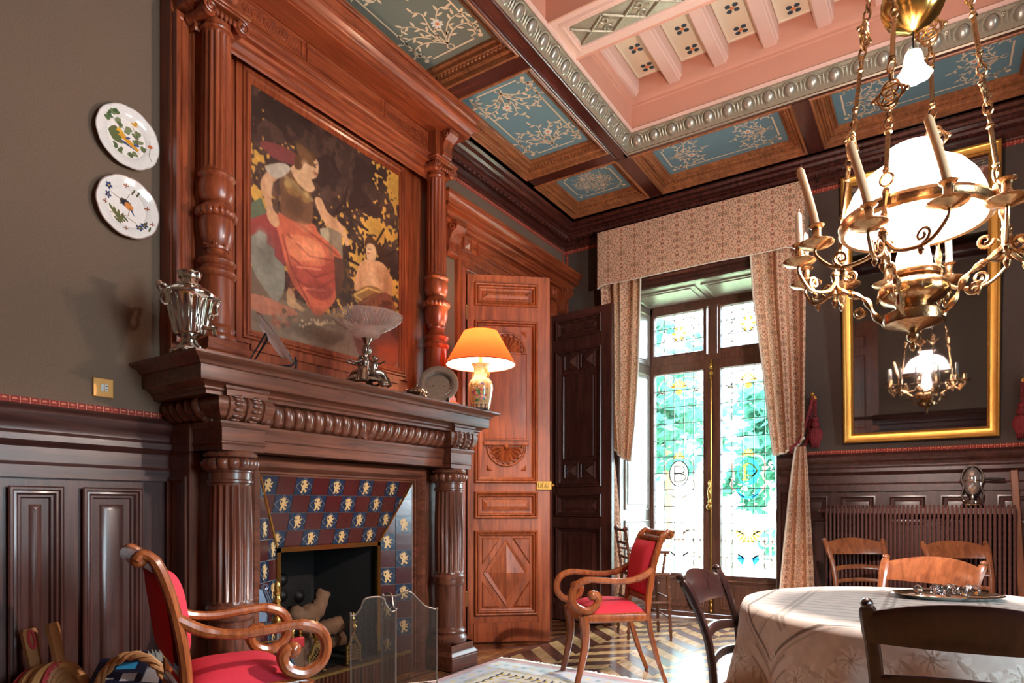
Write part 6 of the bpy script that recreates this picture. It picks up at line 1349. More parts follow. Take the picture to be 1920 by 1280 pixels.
m=MB().lathe([(.0005,.0),(.15,.0),(.165,.004),(.185,.012),(.19,.014),(.186,.017),(.165,.009),(.148,.005),(.0005,.004)],48,T); build('dish',m,SILVER,tr)
CRY2=mat('crystal','F4F0F0',.03,0,Transmission_Weight=1.0,IOR=1.5)
def krest(lbl,x,y,rz):
    t=thing('knife_rest',lbl,'knife rest',(x,y,TZ+.014),rz,'crystal knife rests on the tray',local=True)
    m=MB().tube([(-.025,0,.021),(.025,0,.021)],.008,6); build('bar',m,CRY2,t,flat=True)
    for s in (-1,1): m=MB().ball((s*.032,0,.021),.020,9,7,(.8,1,1)); build('faceted_end',m,CRY2,t,flat=True)
kl=['crystal knife rest farthest left on the silver tray','crystal knife rest standing tallest near the middle of the tray','crystal knife rest right of the tallest one on the tray','small crystal knife rest behind the others on the tray','crystal knife rest lying at the right end of the pile']
for l,(x,y,r_) in zip(kl,((-.02,2.90,.6),(.02,2.935,1.9),(.055,2.945,1.2),(.085,3.0,.2),(.115,2.955,.9))): krest(l,x,y,r_)
# ---------------------------------------------------------------- rug
rg_=Paint(400,400,'B9BEC4'); rg_.tex(.16,60)
def band(i,w,col):
    for s in ((i,i,1-i,i),(i,1-i,1-i,1-i),(i,i,i,1-i),(1-i,i,1-i,1-i)): rg_.line([(s[0],s[1]),(s[2],s[3])],w,col)
band(.012,.024,'C9A9A8'); band(.06,.05,'C6CBD0'); band(.105,.006,'C9B860'); band(.145,.06,'D6D2C2'); band(.185,.006,'D9C24A'); band(.21,.012,'C9A9A8')
for k in range(24):
    for (a,b) in ((.14+.03*k,.145),(.14+.03*k,.855),(.145,.14+.03*k),(.855,.14+.03*k)):
        rg_.line([(a-.01,b-.016),(a,b),(a-.008,b+.016)],.006,'3F4650'); rg_.ell(a+.008,b,.005,.008,'C9B04A')
    for (a,b) in ((.05+.038*k,.06),(.05+.038*k,.94),(.06,.05+.038*k),(.94,.05+.038*k)): rg_.ell(a,b,.009,.009,'9DB3BE' if k%2 else 'D9C9A0')
for k in range(60): a,b=random.uniform(.24,.76),random.uniform(.24,.76); rg_.ell(a,b,random.uniform(.01,.03),random.uniform(.01,.03),random.choice(['A9B6C4','C8C4B4','BFA9A8','8FA3B4']),al=.7)
RUG=imat('rug_weave',rg_.image('rug'),.95,bump=.4,spec=.1)
ru=thing('rug','pale patterned rug with white fringe on the parquet by the fireplace','rug',(-1.6,2.5,0))
RX0,RX1,RY0,RY1=-2.57,-.75,1.25,3.74
m=MB().grid(lambda u,v:(RX0+(RX1-RX0)*u,RY0+(RY1-RY0)*v+.015*sin(u*9),.009+.0015*sin(u*23)*sin(v*31)),40,40); build('woven_field',m,RUG,ru,angle=180)
m=MB()
for k in range(230):
    x=RX0+(RX1-RX0)*k/229; y=RY1+.015*sin((x-RX0)/(RX1-RX0)*9); dx=random.uniform(-.015,.015); m.tube([(x,y-.004,.010),(x+dx*.4,y+.025,.008),(x+dx,y+.05+random.uniform(-.012,.012),.004)],.0035,4)
tag(build('fringe',m,mat('fringe_wool','E4E0DA',.9),ru),kind='stuff')
# ================================================================ ON THE MANTELSHELF
SZ=1.739
t=thing('samovar','polished silver samovar with fluted body at the left end of the mantelshelf','samovar',(-2.68,1.545,SZ)); T=Matrix.Translation((-2.68,1.545,SZ))
m=MB(); m.bbox(-.058,.058,-.058,.058,.008,.022,.004,T)
for a in range(4): m.ball((.05*(1 if a%2 else -1),.05*(1 if a<2 else -1),.008),.010,8,6,M=T)
build('plinth',m,SILVER,t); m=MB().lathe([(.05,.022),(.052,.03),(.036,.045),(.030,.06),(.034,.068),(.044,.074)],28,T); build('foot',m,SILVER,t)
m=MB().lathe([(.044,.074),(.058,.082),(.064,.09,-.004),(.078,.15,-.007),(.094,.225,-.007),(.098,.236,0),(.102,.24)],160,T,lobes=16); build('fluted_body',m,SILVER,t,angle=50)
m=MB().lathe([(.102,.24),(.106,.246),(.106,.256),(.099,.262),(.09,.27),(.07,.284),(.05,.292),(.048,.298)],32,T); build('lid',m,SILVER,t)
m=MB().lathe([(.044,.298),(.034,.302),(.033,.32),(.044,.326),(.046,.345),(.050,.35),(.044,.352),(.04,.33)],28,T,cap=False); build('chimney_crown',m,SILVER,t)
for s in (-1,1):
    m=MB().ball((.0,s*.045,.298),.010,8,6,M=T); build('lid_knob',m,SILVER,t)
    pts=[(0.0,s*.088,.20),(0,s*.11,.19),(0,s*.125,.205),(0,s*.122,.235),(0,s*.135,.262),(0,s*.128,.275),(0,s*.10,.262)]
    m=MB().tube(bez([T@Vector(p) for p in pts],5),.008,8); m.ball(T@Vector((0,s*.135,.266)),.013,8,6,(1,.8,1.2)); build('handle',m,SILVER,t)
m=MB().tube([T@Vector(p) for p in ((.06,.02,.11),(.10,.035,.105),(.125,.042,.10))],.010,8); m.tube([T@Vector(p) for p in ((.118,.04,.10),(.122,.042,.07))],.008,8); m.tube([T@Vector(p) for p in ((.10,.035,.105),(.10,.035,.14))],.004,6); m.tube([T@Vector((.10+.014*cos(a),.035,.152+.016*sin(a))) for a in [2*PI*k/12 for k in range(12)]],.004,6,closed=True); build('tap',m,SILVER,t)
# cut glass dish on a black easel
GD=(-2.64,1.93,SZ); t=thing('glass_dish','engraved glass dish propped on a black plate stand','dish',GD)
GLD=glow('rose_tinted_glass','CDB4AE',0,.35,.5)
n=Vector((.52,.62,.59)).normalized(); up=Vector((-.38,-.45,.81)); up=(up-n*up.dot(n)).normalized(); sd=up.cross(n); c=Vector((GD[0]+.005,GD[1],GD[2]+.137)); P=PL(c,sd,up,n)
def dish(rings,nn,par,nm,mt,sc=1):
    m=MB(); vs=[];fs=[]
    for r,d,am in rings:
        for i in range(nn): a=2*PI*i/nn; q=r*(1+am*cos(8*a)); vs.append(P(q*cos(a)*sc,q*sin(a),d))
    for k in range(len(rings)-1):
        for i in range(nn): j=(i+1)%nn; fs.append((k*nn+i,k*nn+j,(k+1)*nn+j,(k+1)*nn+i))
    fs.append(tuple(range(nn))); m.add(vs,fs); return build(nm,m,mt,par)
dish([(.085,-.012,0),(.095,-.010,0),(.10,.004,0),(.138,.014,.03),(.140,.018,.03),(.134,.018,.03),(.098,.008,0)],96,t,'dish_glass',GLD,.95)
m=MB().tube([P(.135*cos(a)*.95*(1+.03*cos(8*a)),.138*sin(a)*(1+.03*cos(8*a)),.016) for a in [2*PI*k/64 for k in range(64)]],.0025,5,closed=True); build('dish_rim',m,SILVERD,t)
m=MB()
b0=P(0,-.135,.0); back=Vector((b0.x-.11,b0.y-.15,SZ)); top=P(0,.03,-.014)
for s in (-.05,.05):
    o_=sd*s; q0=Vector((b0.x,b0.y,SZ+.006))+o_; m.tube([q0+n*.03+Vector((0,0,.03)),q0+n*.03,q0,Vector((back.x,back.y,SZ+.006))+o_,top+o_],.006,6)
m.tube([top+sd*.05,top-sd*.05],.006,6); m.tube([Vector((back.x,back.y,SZ+.006))+sd*.05,Vector((back.x,back.y,SZ+.006))-sd*.05],.006,6); build('easel',m,BLACK,t)
# centrepiece: glass bowl on a silver stem with seated figures
cp=Vector((-2.59,2.494,SZ)); t=thing('centrepiece','cut glass bowl on a tarnished silver stem with seated women figures','centrepiece',cp); T=Matrix.Translation(cp)
m=MB().lathe([(.0005,.262),(.05,.264),(.068,.275),(.075,.295),(.098,.306),(.10,.312),(.15,.338),(.192,.374),(.196,.384),(.190,.384),(.148,.346),(.095,.322),(.066,.306),(.06,.284),(.0005,.275)],64,T,lobes=0); build('glass_bowl',m,glow('etched_glass','E6CCBE',0,.72,.5),t)
m=MB()
for k in range(48):
    a=2*PI*k/48; m.tube([T@Vector((r*cos(a+da),r*sin(a+da),z)) for r,z,da in ((.105,.3145,0),(.135,.330,.05),(.165,.350,-.03),(.19,.3725,0))],.0016,4)
tag(build('etched_pattern',m,glass('etching','F2E6E4',.3,.4),t),kind='stuff')
m=MB().lathe([(.012,.12),(.016,.14),(.012,.16),(.018,.165),(.012,.172),(.020,.18,.003),(.026,.20,.003),(.020,.222,.003),(.012,.228),(.016,.236),(.03,.262)],48,T,lobes=12); build('stem',m,SILVERD,t,angle=50)
m=MB().lathe([(.020,.03),(.03,.05),(.022,.075),(.026,.095),(.014,.12)],20,T); build('stem_base',m,SILVERD,t)
for k in range(3):
    a=R(-115)+k*2*PI/3; d=Vector((cos(a),sin(a),0)); s_=Vector((-sin(a),cos(a),0))
    m=MB().tube(bez([cp+d*.02+Vector((0,0,.045)),cp+d*.07+Vector((0,0,.040)),cp+d*.105+Vector((0,0,.016)),cp+d*.122+Vector((0,0,.012))],5),[.022]*6+[.018]*5+[.016]*5,8); m.ball(cp+d*.118+Vector((0,0,.013)),.018,8,6,(1.2,1.2,.7))
    for q in (-1,1): m.tube([cp+d*.11+Vector((0,0,.02)),cp+d*.095+s_*q*.045+Vector((0,0,.028)),cp+d*.055+s_*q*.075+Vector((0,0,.032))],.008,6)
    build('paw_foot',m,SILVERD,t)
for k in range(3):
    a=R(-55)+k*2*PI/3; M=T@Matrix.Translation((.052*cos(a),.052*sin(a),.035))@Matrix.Rotation(a-PI/2,4,'Z')   # local +y outwards
    m=MB(); w=lambda *p: M@Vector(p)
    m.tube(bez([w(0,-.012,.048),w(0,.012,.050),w(0,.040,.040),w(0,.052,.005),w(0,.056,-.022)],5),[.017,.018,.019,.019,.019,.019,.019,.019,.019,.019,.019,.019,.020,.020,.021,.022,.023,.024,.026,.027,.028],10,flat=1.15)
    m.tube(bez([w(0,-.012,.044),w(0,-.012,.07),w(0,-.008,.092),w(0,-.006,.106)],4),[.019,.018,.017,.0165,.016,.0165,.018,.019,.0185,.017,.012,.007,.006],10,flat=1.2)
    m.ball(w(0,-.003,.124),.0125,10,8,(.9,1,1.15)); m.ball(w(0,-.011,.130),.011,8,6); m.ball(w(0,-.02,.122),.006,6,5)
    for s in (-1,1): m.tube(bez([w(s*.020,-.006,.100),w(s*.042,.002,.088),w(s*.064,.014,.092),w(s*.085,.022,.098)],4),[.0062,.006,.0058,.0055,.0052,.005,.0048,.0045,.0042,.004,.0038,.0042,.003],7)
    for q in range(7): m.tube([w((q-3)*.0065,.036-.0*abs(q-3),.055-abs(q-3)*.003),w((q-3)*.009,.066,.012),w((q-3)*.0105,.078,-.026)],.0035,5)
    build('seated_figure',m,SILVERD,t,angle=60)
# lidded silver bowl
cp=Vector((-2.625,2.935,SZ)); t=thing('sugar_bowl','small lobed silver bowl with lid next to the pewter plate','bowl',cp); T=Matrix.Translation(cp)
m=MB().lathe([(.036,.0),(.038,.004),(.028,.012),(.048,.018,.004),(.060,.032,.006),(.056,.044,.005),(.048,.048)],96,T,lobes=12); build('bowl',m,SILVERD,t,angle=50)
m=MB().lathe([(.050,.048),(.046,.055,.002),(.026,.064,.002),(.010,.068),(.006,.072),(.010,.078),(.006,.086),(.0005,.089)],48,T,lobes=12); build('lid',m,SILVERD,t,angle=50)
for s in (-1,1): build('handle',MB().tube(bez([cp+Vector((s*.02,s*.052,.04)),cp+Vector((s*.02,s*.075,.045)),cp+Vector((s*.018,s*.078,.025)),cp+Vector((s*.02,s*.055,.02))],5),.005,6),SILVERD,t)
# pewter plate on its stand
cp=Vector((-2.66,3.19,SZ)); t=thing('pewter_plate','dull round pewter plate propped beside the lamp','plate',cp)
n=Vector((.60,-.72,.30)).normalized(); up=(Vector((0,0,1))-n*n.z).normalized(); sd=up.cross(n); P=PL(cp+Vector((0,0,.130)),sd,up,n)
rg=[(.08,-.012,0),(.082,-.010,0),(.090,.004,0),(.123,.010,0),(.127,.009,0),(.127,.013,0),(.122,.015,0),(.090,.009,0),(.080,-.006,0)]
dish(rg,64,t,'plate_disc',PEWTER,1)
m=MB().tube([P(.084*cos(a),.084*sin(a),.002) for a in [2*PI*k/48 for k in range(48)]],.003,5,closed=True); build('engraved_ring',m,PEWTER,t)
m=MB()
for s in (-.06,.06): q0=P(s,-.128,0); q0.z=SZ+.006; m.tube([q0+n*.028+Vector((0,0,.02)),q0+n*.028,q0-n*.09,P(s*.6,.0,-.014)],.007,6)
build('stand',m,BLACK,t)
# table lamp
cp=Vector((-2.567,3.52,SZ)); t=thing('table_lamp','lit table lamp with orange shade and painted vase base','lamp',cp); T=Matrix.Translation(cp)
vp=Paint(360,240,'CDB48A'); vp.tex(.04,40); rr=random.Random(4)
vp.poly([(0,0),(1,0),(1,.10),(0,.10)],'5E4A48'); 
for k in range(14): vp.ell((k+.5)/14,.06,.025,.04,'D9B58A')
for k in range(3):
    x0=.04+k/3; vp.poly([(x0,.14),(x0+.24,.14),(x0+.24,.58),(x0,.58)],'C4A672')
    for q in range(46):
        x,y=x0+rr.uniform(.01,.23),rr.uniform(.16,.56); vp.ell(x,y,rr.uniform(.008,.024),rr.uniform(.014,.04),rr.choice(['C2566C','D98AA0','4F8A5C','3E7A58','C9A23C','C46A4A','5A6FA8','E6D2B0']),rr.uniform(0,3))
    for q in range(3): x=x0+.05+.07*q; vp.ell(x,.34,.016,.07,rr.choice(['C2566C','4F8A5C','D98AA0'])); vp.ell(x,.43,.010,.018,'F0DCC0')
    vp.line([(x0,.14),(x0+.24,.14),(x0+.24,.58),(x0,.58),(x0,.14)],.008,'B08A4A')
for q in range(60): vp.ell(rr.random(),rr.uniform(.62,.98),rr.uniform(.006,.014),rr.uniform(.008,.018),rr.choice(['C2566C','4F8A5C','C9A23C','D98AA0','5A8A6C']),rr.uniform(0,3))
VASE=imat('painted_porcelain',vp.image('vase'),.15,coat=.6)
prf=[(.058,0),(.062,.006),(.066,.03),(.078,.09),(.086,.14),(.086,.165),(.078,.19),(.058,.212),(.046,.232),(.043,.26),(.048,.29),(.062,.306),(.064,.310),(.056,.311)]
m=MB(); m.uv={}; nn=48
for r,z in prf:
    for i in range(nn+1): a=2*PI*i/nn; m.v.append(tuple(T@Vector((r*cos(a),r*sin(a),z)))); m.uv[len(m.v)-1]=(i/nn,z/.32)
for k in range(len(prf)-1):
    for i in range(nn): b=k*(nn+1)+i; m.f.append((b,b+1,b+nn+2,b+nn+1))
build('vase',m,VASE,t,angle=60)
for s in (-1,1):
    m=MB().tube(bez([T@Vector((s*.055,0,.215)),T@Vector((s*.068,0,.235)),T@Vector((s*.052,0,.26)),T@Vector((s*.05,0,.275))],4),.007,6); build('vase_handle',m,GILT,t)
m=MB().lathe([(.056,.311),(.03,.316),(.012,.32),(.011,.36),(.017,.365),(.017,.40),(.006,.405)],20,T); build('fitting',m,BRASS,t)
SHADE=glow('lamp_shade','D25A30',.05,0,.5,'FF7A30'); SHIN=glow('shade_lining','F6DFC8',.35,0,.5,'FFE6CC')
m=MB().lathe([(.236,.306),(.237,.31),(.115,.530)],56,T,cap=False); build('shade',m,SHADE,t,angle=80)
m=MB().lathe([(.234,.307),(.113,.529)],56,T,cap=False); build('shade_lining',m,SHIN,t,angle=80)
m=MB().tube([T@Vector((.236*cos(a),.236*sin(a),.307)) for a in [2*PI*k/56 for k in range(56)]],.003,5,closed=True); m.tube([T@Vector((.115*cos(a),.115*sin(a),.530)) for a in [2*PI*k/40 for k in range(40)]],.003,5,closed=True); build('shade_wire',m,mat('shade_trim','A8502A',.6),t)
m=MB().ball(T@Vector((0,0,.44)),.022,12,8); build('lamp_bulb',m,glow('small_bulb','FFFFFF',25,.6,0,'FFE0BC'),t)
lamp('table_lamp_light','POINT',tuple(T@Vector((0,0,.44))),9,(1,.74,.5),.03)
# ================================================================ FIRE
def log(label,pts,r0,r1,seed,knots=()):
    rr=random.Random(seed); P=bez(pts,8); n=len(P); t=thing('log',label,'log',P[0],group='logs in the grate')
    m=MB(); vs=[];nn=14; m.tube(P,[ (r0+(r1-r0)*k/(n-1))*(1+rr.uniform(-.08,.10)) for k in range(n)],nn)
    for q,s in knots: m.ball(P[int(q*(n-1))]+Vector((rr.uniform(-.01,.02),rr.uniform(-.02,.02),rr.uniform(0,.02))),s,10,8)
    v=[]; 
    for p in m.v: v.append(tuple(Vector(p)+Vector((rr.gauss(0,.0025),rr.gauss(0,.0025),rr.gauss(0,.0025)))))
    m.v=v; build('bark_wood',m,BARK,t,angle=70)
    d=(P[-1]-P[-2]).normalized(); M=Matrix.Translation(P[-1]+d*.002)@d.to_track_quat('Z','Y').to_matrix().to_4x4(); m=MB().lathe([(r1*.97,0),(r1*.6,.002),(r1*.3,.001),(.0005,.002)],14,M); build('cut_end',m,mat('cut_wood%d'%seed,'C9A078',.9,noise=.3),t)
log('long knotted log leaning out of the grate, thickest of them',[(-2.96,2.36,.165),(-3.02,2.42,.24),(-3.09,2.50,.34),(-3.13,2.555,.43)],.045,.055,1,((.8,.055),(.95,.05)))
log('gnarled upper log crossing the long one',[(-3.10,2.40,.45),(-3.11,2.49,.43),(-3.13,2.60,.45),(-3.14,2.66,.56)],.05,.045,2,((.1,.05),(.55,.06)))
log('short pale log lying behind the left andiron',[(-3.18,2.52,.33),(-3.12,2.62,.33),(-3.06,2.74,.36)],.05,.05,3)
log('dark charred log lowest in the grate',[(-3.20,2.42,.24),(-3.16,2.6,.23),(-3.12,2.80,.25)],.05,.045,4)
log('small round log at the left of the grate',[(-3.2,2.30,.22),(-3.12,2.34,.26),(-3.05,2.36,.28)],.045,.05,5)
def andiron(label,y):
    t=thing('andiron',label,'andiron',(-2.945,y,.133),group='gothic brass andirons'); x=-2.945; P=XP(x)
    m=MB(); 
    for a,b in ((-.058,-.046),(.046,.058)): m.poly([(y+a,.134),(y+b,.134),(y+b,.236),(y+(a+b)/2,.248),(y+a,.236)],P,-.006,.006)
    m.poly([(y-.05,.215),(y,.285),(y+.05,.215),(y+.05,.228),(y+.012,.31),(y-.012,.31),(y-.05,.228)],P,-.006,.006); m.poly([(y-.05,.15),(y+.05,.15),(y+.05,.158),(y-.05,.158)],P,-.005,.005)
    build('gable_frame',m,BRASSD,t,flat=True); m=MB()
    for i in range(4):
        for j in range(4):
            if j==3 and i in (0,3): continue
            yc,zc=y-.036+.024*i,.170+.022*j
            m.tube([P(yc+.010*cos(a)*(1+.25*cos(4*a)),zc+.010*sin(a)*(1+.25*cos(4*a)),0) for a in [2*PI*k/12 for k in range(12)]],.003,4,closed=True)
    tag(build('quatrefoil_tracery',m,BRASSD,t),kind='stuff')
    m=MB().lathe([(.010,.30),(.014,.31),(.008,.318),(.022,.335),(.026,.352),(.018,.368),(.012,.374),(.028,.385),(.030,.392),(.012,.402),(.006,.418),(.010,.426),(.004,.436),(.0005,.442)],20,Matrix.Translation((x,y,0))); build('urn_finial',m,BRASS,t)
    m=MB().box(x-.30,x-.006,y-.010,y+.010,.17,.19); m.box(x-.30,x-.28,y-.010,y+.010,.131,.17); build('log_bar',m,IRON,t,flat=True)
    for s in (-1,1): m=MB().bbox(x-.012,x+.012,y+s*.052-.012,y+s*.052+.012,.132,.142,.002); build('foot',m,BRASSD,t)
andiron('brass gothic andiron with urn finial, left one behind the armchair arm',2.445); andiron('brass gothic andiron with urn finial, right one beside the fire screen',2.725)
# stand with fire irons at the left cheek
fx,fy=-2.80,2.075; t=thing('fire_iron_stand','turned brass and steel stand for fire irons at the left tiles','stand',(fx,fy,.0)); T=Matrix.Translation((fx,fy,0))
m=MB().lathe([(.07,0),(.072,.012),(.05,.02),(.02,.03),(.012,.05),(.010,.30),(.011,.44)],20,T); build('pole',m,mat('steel','8E8A88',.3,.9),t)
m=MB().lathe([(.010,.44),(.014,.45),(.012,.47),(.020,.476),(.026,.50),(.022,.515),(.012,.525),(.018,.53),(.034,.545),(.036,.558),(.024,.575),(.012,.585),(.018,.592),(.022,.602),(.014,.612),(.012,.625),(.018,.632),(.020,.645),(.012,.655),(.016,.668),(.012,.69),(.006,.70),(.0005,.705)],20,T); build('turned_knob',m,BRASS,t)
m=MB().tube([(fx,fy-.09,.40),(fx,fy+.09,.40)],.005,6); build('cross_hook',m,BRASS,t)
STEEL=mat('blued_steel','6F7C90',.3,.7)
t=thing('fire_shovel','steel fire shovel with broad blade standing up against the tiles','shovel',(-2.83,2.02,0)); m=MB().tube([(-2.80,2.09,.02),(-2.83,2.03,.50)],.005,6); build('shaft',m,STEEL,t); m=MB(); P=PL((-2.835,2.01,.50),(0.25,.97,0),(-.05,-.08,1),(1,-.25,0)); m.poly([(-.025,0),(.025,0),(.030,.06),(.042,.16),(-.040,.17),(-.028,.06)],P,-.002,.003); build('blade',m,STEEL,t,flat=True)
for i,(lab,nm) in enumerate((('poker with ring end leaning by the fire iron stand','poker'),('slim fire tongs crossing the poker by the stand','tongs'))):
    t=thing(nm,lab,nm,(-2.80,2.06+.03*i,0)); m=MB().tube([(-2.76,2.20+.03*i,.02),(-2.80,2.10+.02*i,.40),(-2.83,2.02+.01*i,.66)],.005,6); m.tube([(-2.83,2.02+.01*i+.014*cos(a),.674+.014*sin(a)) for a in [2*PI*k/12 for k in range(12)]],.003,5,closed=True); build('shaft',m,STEEL,t)
    if nm=='tongs': build('shaft',MB().tube([(-2.76,2.24,.02),(-2.80,2.13,.40),(-2.83,2.03,.66)],.004,6),STEEL,t)
t=thing('hearth_brush','red hearth brush with two small brass finials in the left hearth corner','brush',(-2.93,2.29,.133)); m=MB().bbox(-2.955,-2.915,2.255,2.345,.30,.36,.008); build('red_back',m,mat('red_lacquer','B5282E',.4),t)
m=MB().bbox(-2.95,-2.92,2.26,2.34,.133,.30,.006); build('bristles',m,BARK,t)
for y in (2.275,2.325): build('finial',MB().lathe([(.010,.36),(.012,.37),(.006,.376),(.012,.39),(.012,.40),(.006,.41),(.009,.424),(.0005,.436)],12,Matrix.Translation((-2.935,y,0))),BRASS,t)
# folding fire screen
t=thing('fire_screen','folding wire mesh fire screen with curved tops before the hearth','fire screen',(-2.55,2.75,0))
MESH=NT('wire_mesh'); tc=MESH.n('TexCoord'); wv=MESH.n('TexWave',wave_type='BANDS',bands_direction='Z',i_Scale=70.0); wv2=MESH.n('TexWave',wave_type='BANDS',bands_direction='Y',i_Scale=70.0); mxx=MESH.n('Math',operation='MAXIMUM'); th=MESH.n('Math',operation='GREATER_THAN'); th.inputs[1].default_value=.86
for w_ in (wv,wv2): MESH.l(tc.outputs['Object'],w_.inputs['Vector'])
MESH.l(wv.outputs['Fac'],mxx.inputs[0]); MESH.l(wv2.outputs['Fac'],mxx.inputs[1]); MESH.l(mxx.outputs[0],th.inputs[0]); tp=MESH.n('BsdfTransparent'); mxs=MESH.n('MixShader'); MESH.b.inputs['Base Color'].default_value=hexc('4A423C'); MESH.b.inputs['Metallic'].default_value=.6
MESH.l(th.outputs[0],mxs.inputs[0]); MESH.l(tp.outputs[0],mxs.inputs[1]); MESH.l(MESH.b.outputs[0],mxs.inputs[2]); MESH.l(mxs.outputs[0],MESH.out.inputs[0]); MESH=MESH.m
SCW=mat('screen_wire','8A8078',.35,.8)
fold=[(-2.62,2.40),(-2.52,2.65),(-2.70,2.72),(-2.50,2.985)]
for k in range(3):
    p0,p1=Vector((*fold[k],0)),Vector((*fold[k+1],0)); d=(p1-p0); L=d.length; d.normalize(); P=PL(p0,d,(0,0,1),Vector((d.y,-d.x,0)))
    cur=[(v.x,v.y) for v in bez([(0,.50,0),(L*.10,.495,0),(L*.22,.53,0),(L*.30,.575,0),(L*.5,.585,0),(L*.70,.575,0),(L*.78,.53,0),(L*.90,.495,0),(L,.50,0)],5)] if k!=2 else [(v.x,v.y) for v in bez([(0,.56,0),(L*.25,.555,0),(L*.40,.575,0),(L*.52,.57,0),(L*.64,.53,0),(L*.78,.485,0),(L,.46,0)],5)]
    m=MB(); n=len(cur); vs=[P(a,.03,0) for a,b in cur]+[P(a,b,0) for a,b in cur]; m.add(vs,[(i,i+1,n+i+1,n+i) for i in range(n-1)]); build('mesh_leaf',m,MESH,t,flat=True)
    m=MB().tube([P(a,b,0) for a,b in cur],.005,6); build('curved_top',m,SCW,t)
    for u,h in ((0.004,cur[0][1]),(L-.004,cur[-1][1])): m=MB().tube([P(u,0,0),P(u,h,0)],.0045,6); m.ball(P(u,h+.006,0),.008,8,6); build('upright',m,SCW,t)
    build('bottom_wire',MB().tube([P(0,.03,0),P(L,.03,0)],.004,6),SCW,t)
# ================================================================ BY THE LEFT WALL: basket, bellows, papers
bc=Vector((-2.80,1.30,0)); t=thing('log_basket','round wicker basket with arched twisted handle by the left wall','basket',bc)
m=MB(); nb=22
for j in range(20):
    z=.02+.0135*j; r=.135+.05*(j/20)
    m.tube([bc+Vector(((r+.006*(1 if (i+j)%2 else -1))*cos(2*PI*i/nb),(r+.006*(1 if (i+j)%2 else -1))*sin(2*PI*i/nb),z)) for i in range(nb)],.0075,5,closed=True)
tag(build('woven_side',m,WICK,t),kind='stuff'); m=MB().lathe([(.0005,.012),(.14,.012)],22,Matrix.Translation(bc)); build('base',m,WICK,t)
for ph in (0,2.1,4.2):
    pts=[]
    for k in range(41):
        a=PI*k/40; c=bc+Vector((.13*cos(a)*.75+.10,.10*cos(a)+.02,.28+.20*sin(a))); rad=Vector((.6*cos(a),.5*cos(a),sin(a))).normalized(); pts.append(c+rad*(.011*cos(k*.55+ph))+Vector((.5,-.8,0))*(.011*sin(k*.55+ph)))
    build('twisted_handle',MB().tube(pts,.009,6),WICK,t)
def sheet(label,c,w,h,rx,rz,mt,blocks,nm='magazine',cat='magazine'):
    t=thing(nm,label,cat,c); M=Matrix.Translation(c)@Matrix.Rotation(rz,4,'Z')@Matrix.Rotation(rx,4,'X')
    m=MB().bbox(-w/2,w/2,-h/2,h/2,0,.006,.001,M); build('cover',m,mt,t,flat=True)
    for (x0,x1,y0,y1,mm) in blocks: build('printed_block',MB().box(x0*w,x1*w,y0*h,y1*h,.0062,.0068,M),mm,t,flat=True)
NVY=mat('navy_print','171C33',.4); CYA=mat('cyan_print','2E8FC4',.4); PAL=mat('pale_print','C9C2C4',.5); YEL=mat('yellow_print','D6CC8A',.5)
sheet('dark blue printed magazine with a cyan block on top of the basket',(-2.77,1.285,.365),.20,.25,R(38),R(40),NVY,[(-.1,.28,.26,.40,CYA),(.08,.36,.02,.18,PAL),(-.4,-.05,.06,.09,PAL),(-.4,0,-.1,-.07,PAL),(-.02,.16,-.34,-.2,YEL),(-.42,-.1,-.3,-.27,PAL)])
sheet('second dark magazine standing behind the basket handle',(-2.76,1.42,.36),.16,.22,R(62),R(25),NVY,[(-.3,.3,-.1,.2,PAL)])
sheet('folded grey newspaper lying in the basket',(-2.83,1.22,.31),.22,.26,R(20),R(-20),PAPER,[(-.4,.4,.3,.36,NVY),(-.4,.4,.1,.13,PAL)],'newspaper','newspaper')
t=thing('crumpled_paper','crumpled white paper sticking up behind the basket handle','paper',(-2.78,1.45,.40)); m=MB(); rr=random.Random(2)
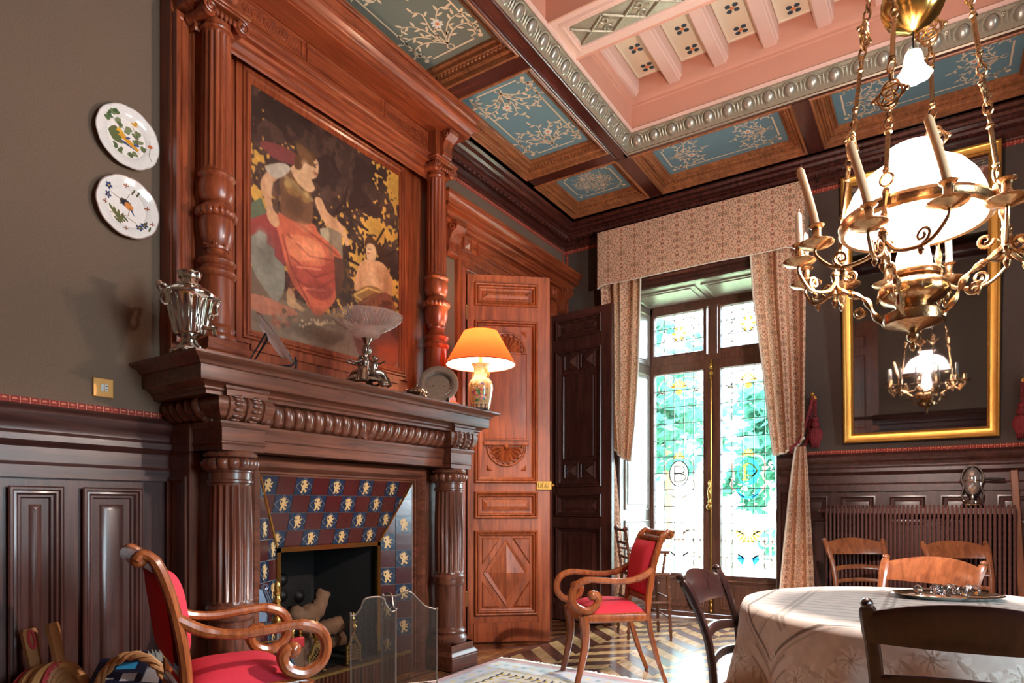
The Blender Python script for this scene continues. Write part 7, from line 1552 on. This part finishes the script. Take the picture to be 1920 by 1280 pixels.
for k in range(5): a=Vector((-2.78+rr.uniform(-.03,.03),1.44+rr.uniform(-.03,.03),.40)); m.add([a,a+Vector((.04,.02,.03)),a+Vector((.03,-.03,.08)),a+Vector((-.02,.0,.07))],[(0,1,2,3),(0,2,3)])
build('sheet',m,PAPER,t,flat=True)
t=thing('bellows','wooden fire bellows with red studded leather leaning on the wainscot','bellows',(-2.90,1.10,.05))
M=Matrix.Translation((-2.90,1.11,.34))@Matrix.Rotation(R(18),4,'Z')@Matrix.Rotation(R(-14),4,'Y'); TAN=mat('bellows_wood','9C6A40',.5,noise=.3); LEA=mat('bellows_leather','B07A45',.6,noise=.4,nscale=30,bump=.5); RDL=mat('red_trim','A82E34',.6)
shape=[(.115*sin(a)*(1-.12*cos(a)),-.03+.145*-cos(a)) for a in [2*PI*k/28 for k in range(28)]]
def plate(nm,x,hx,rot,mt):
    Q=Matrix.Rotation(rot,4,'Z'); m=MB(); P=lambda a,b,d: M@(Q@Vector((x+d,a,b))); m.poly(shape,P,-.008,.008); m.poly([(-.022,.10),(.022,.10),(.030,.26),(.024,.275),(-.024,.275),(-.030,.26)],P,-.008,.008); build(nm,m,mt,t,angle=40)
    m=MB().tube([P(a,b,.0) for a,b in shape],.011,6,closed=True); build('red_edging',m,RDL,t)
    m=MB(); [m.ball(P(a*1.0,b,.011),.004,6,4) for a,b in shape]; tag(build('studs',m,BRASSD,t),kind='stuff')
    m=MB(); 
    for q in (.4,.6,.8): m.tube([P(a*q,b*q,.009) for a,b in shape],.003,4,closed=True)
    build('turned_rings',m,mt,t)
plate('back_board',-.055,0,0,TAN); plate('front_board',.055,0,R(16),TAN)
for k in range(4):
    f=-.045+.03*k; s=.93 if k%2 else .80; build('leather_fold',MB().tube([M@Vector((f,a*s,b*s)) for a,b in shape],.022,8,closed=True),LEA,t)
build('nozzle',MB().lathe([(.022,0),(.020,-.04),(.012,-.08),(.009,-.14)],12,M@Matrix.Translation((0,0,-.17))),BRASSD,t)
build('hanging_loop',MB().tube([M@Vector((-.045,.012*cos(a),.23+.035*sin(a))) for a in [2*PI*k/14 for k in range(14)]],.006,6,closed=True),RDL,t)
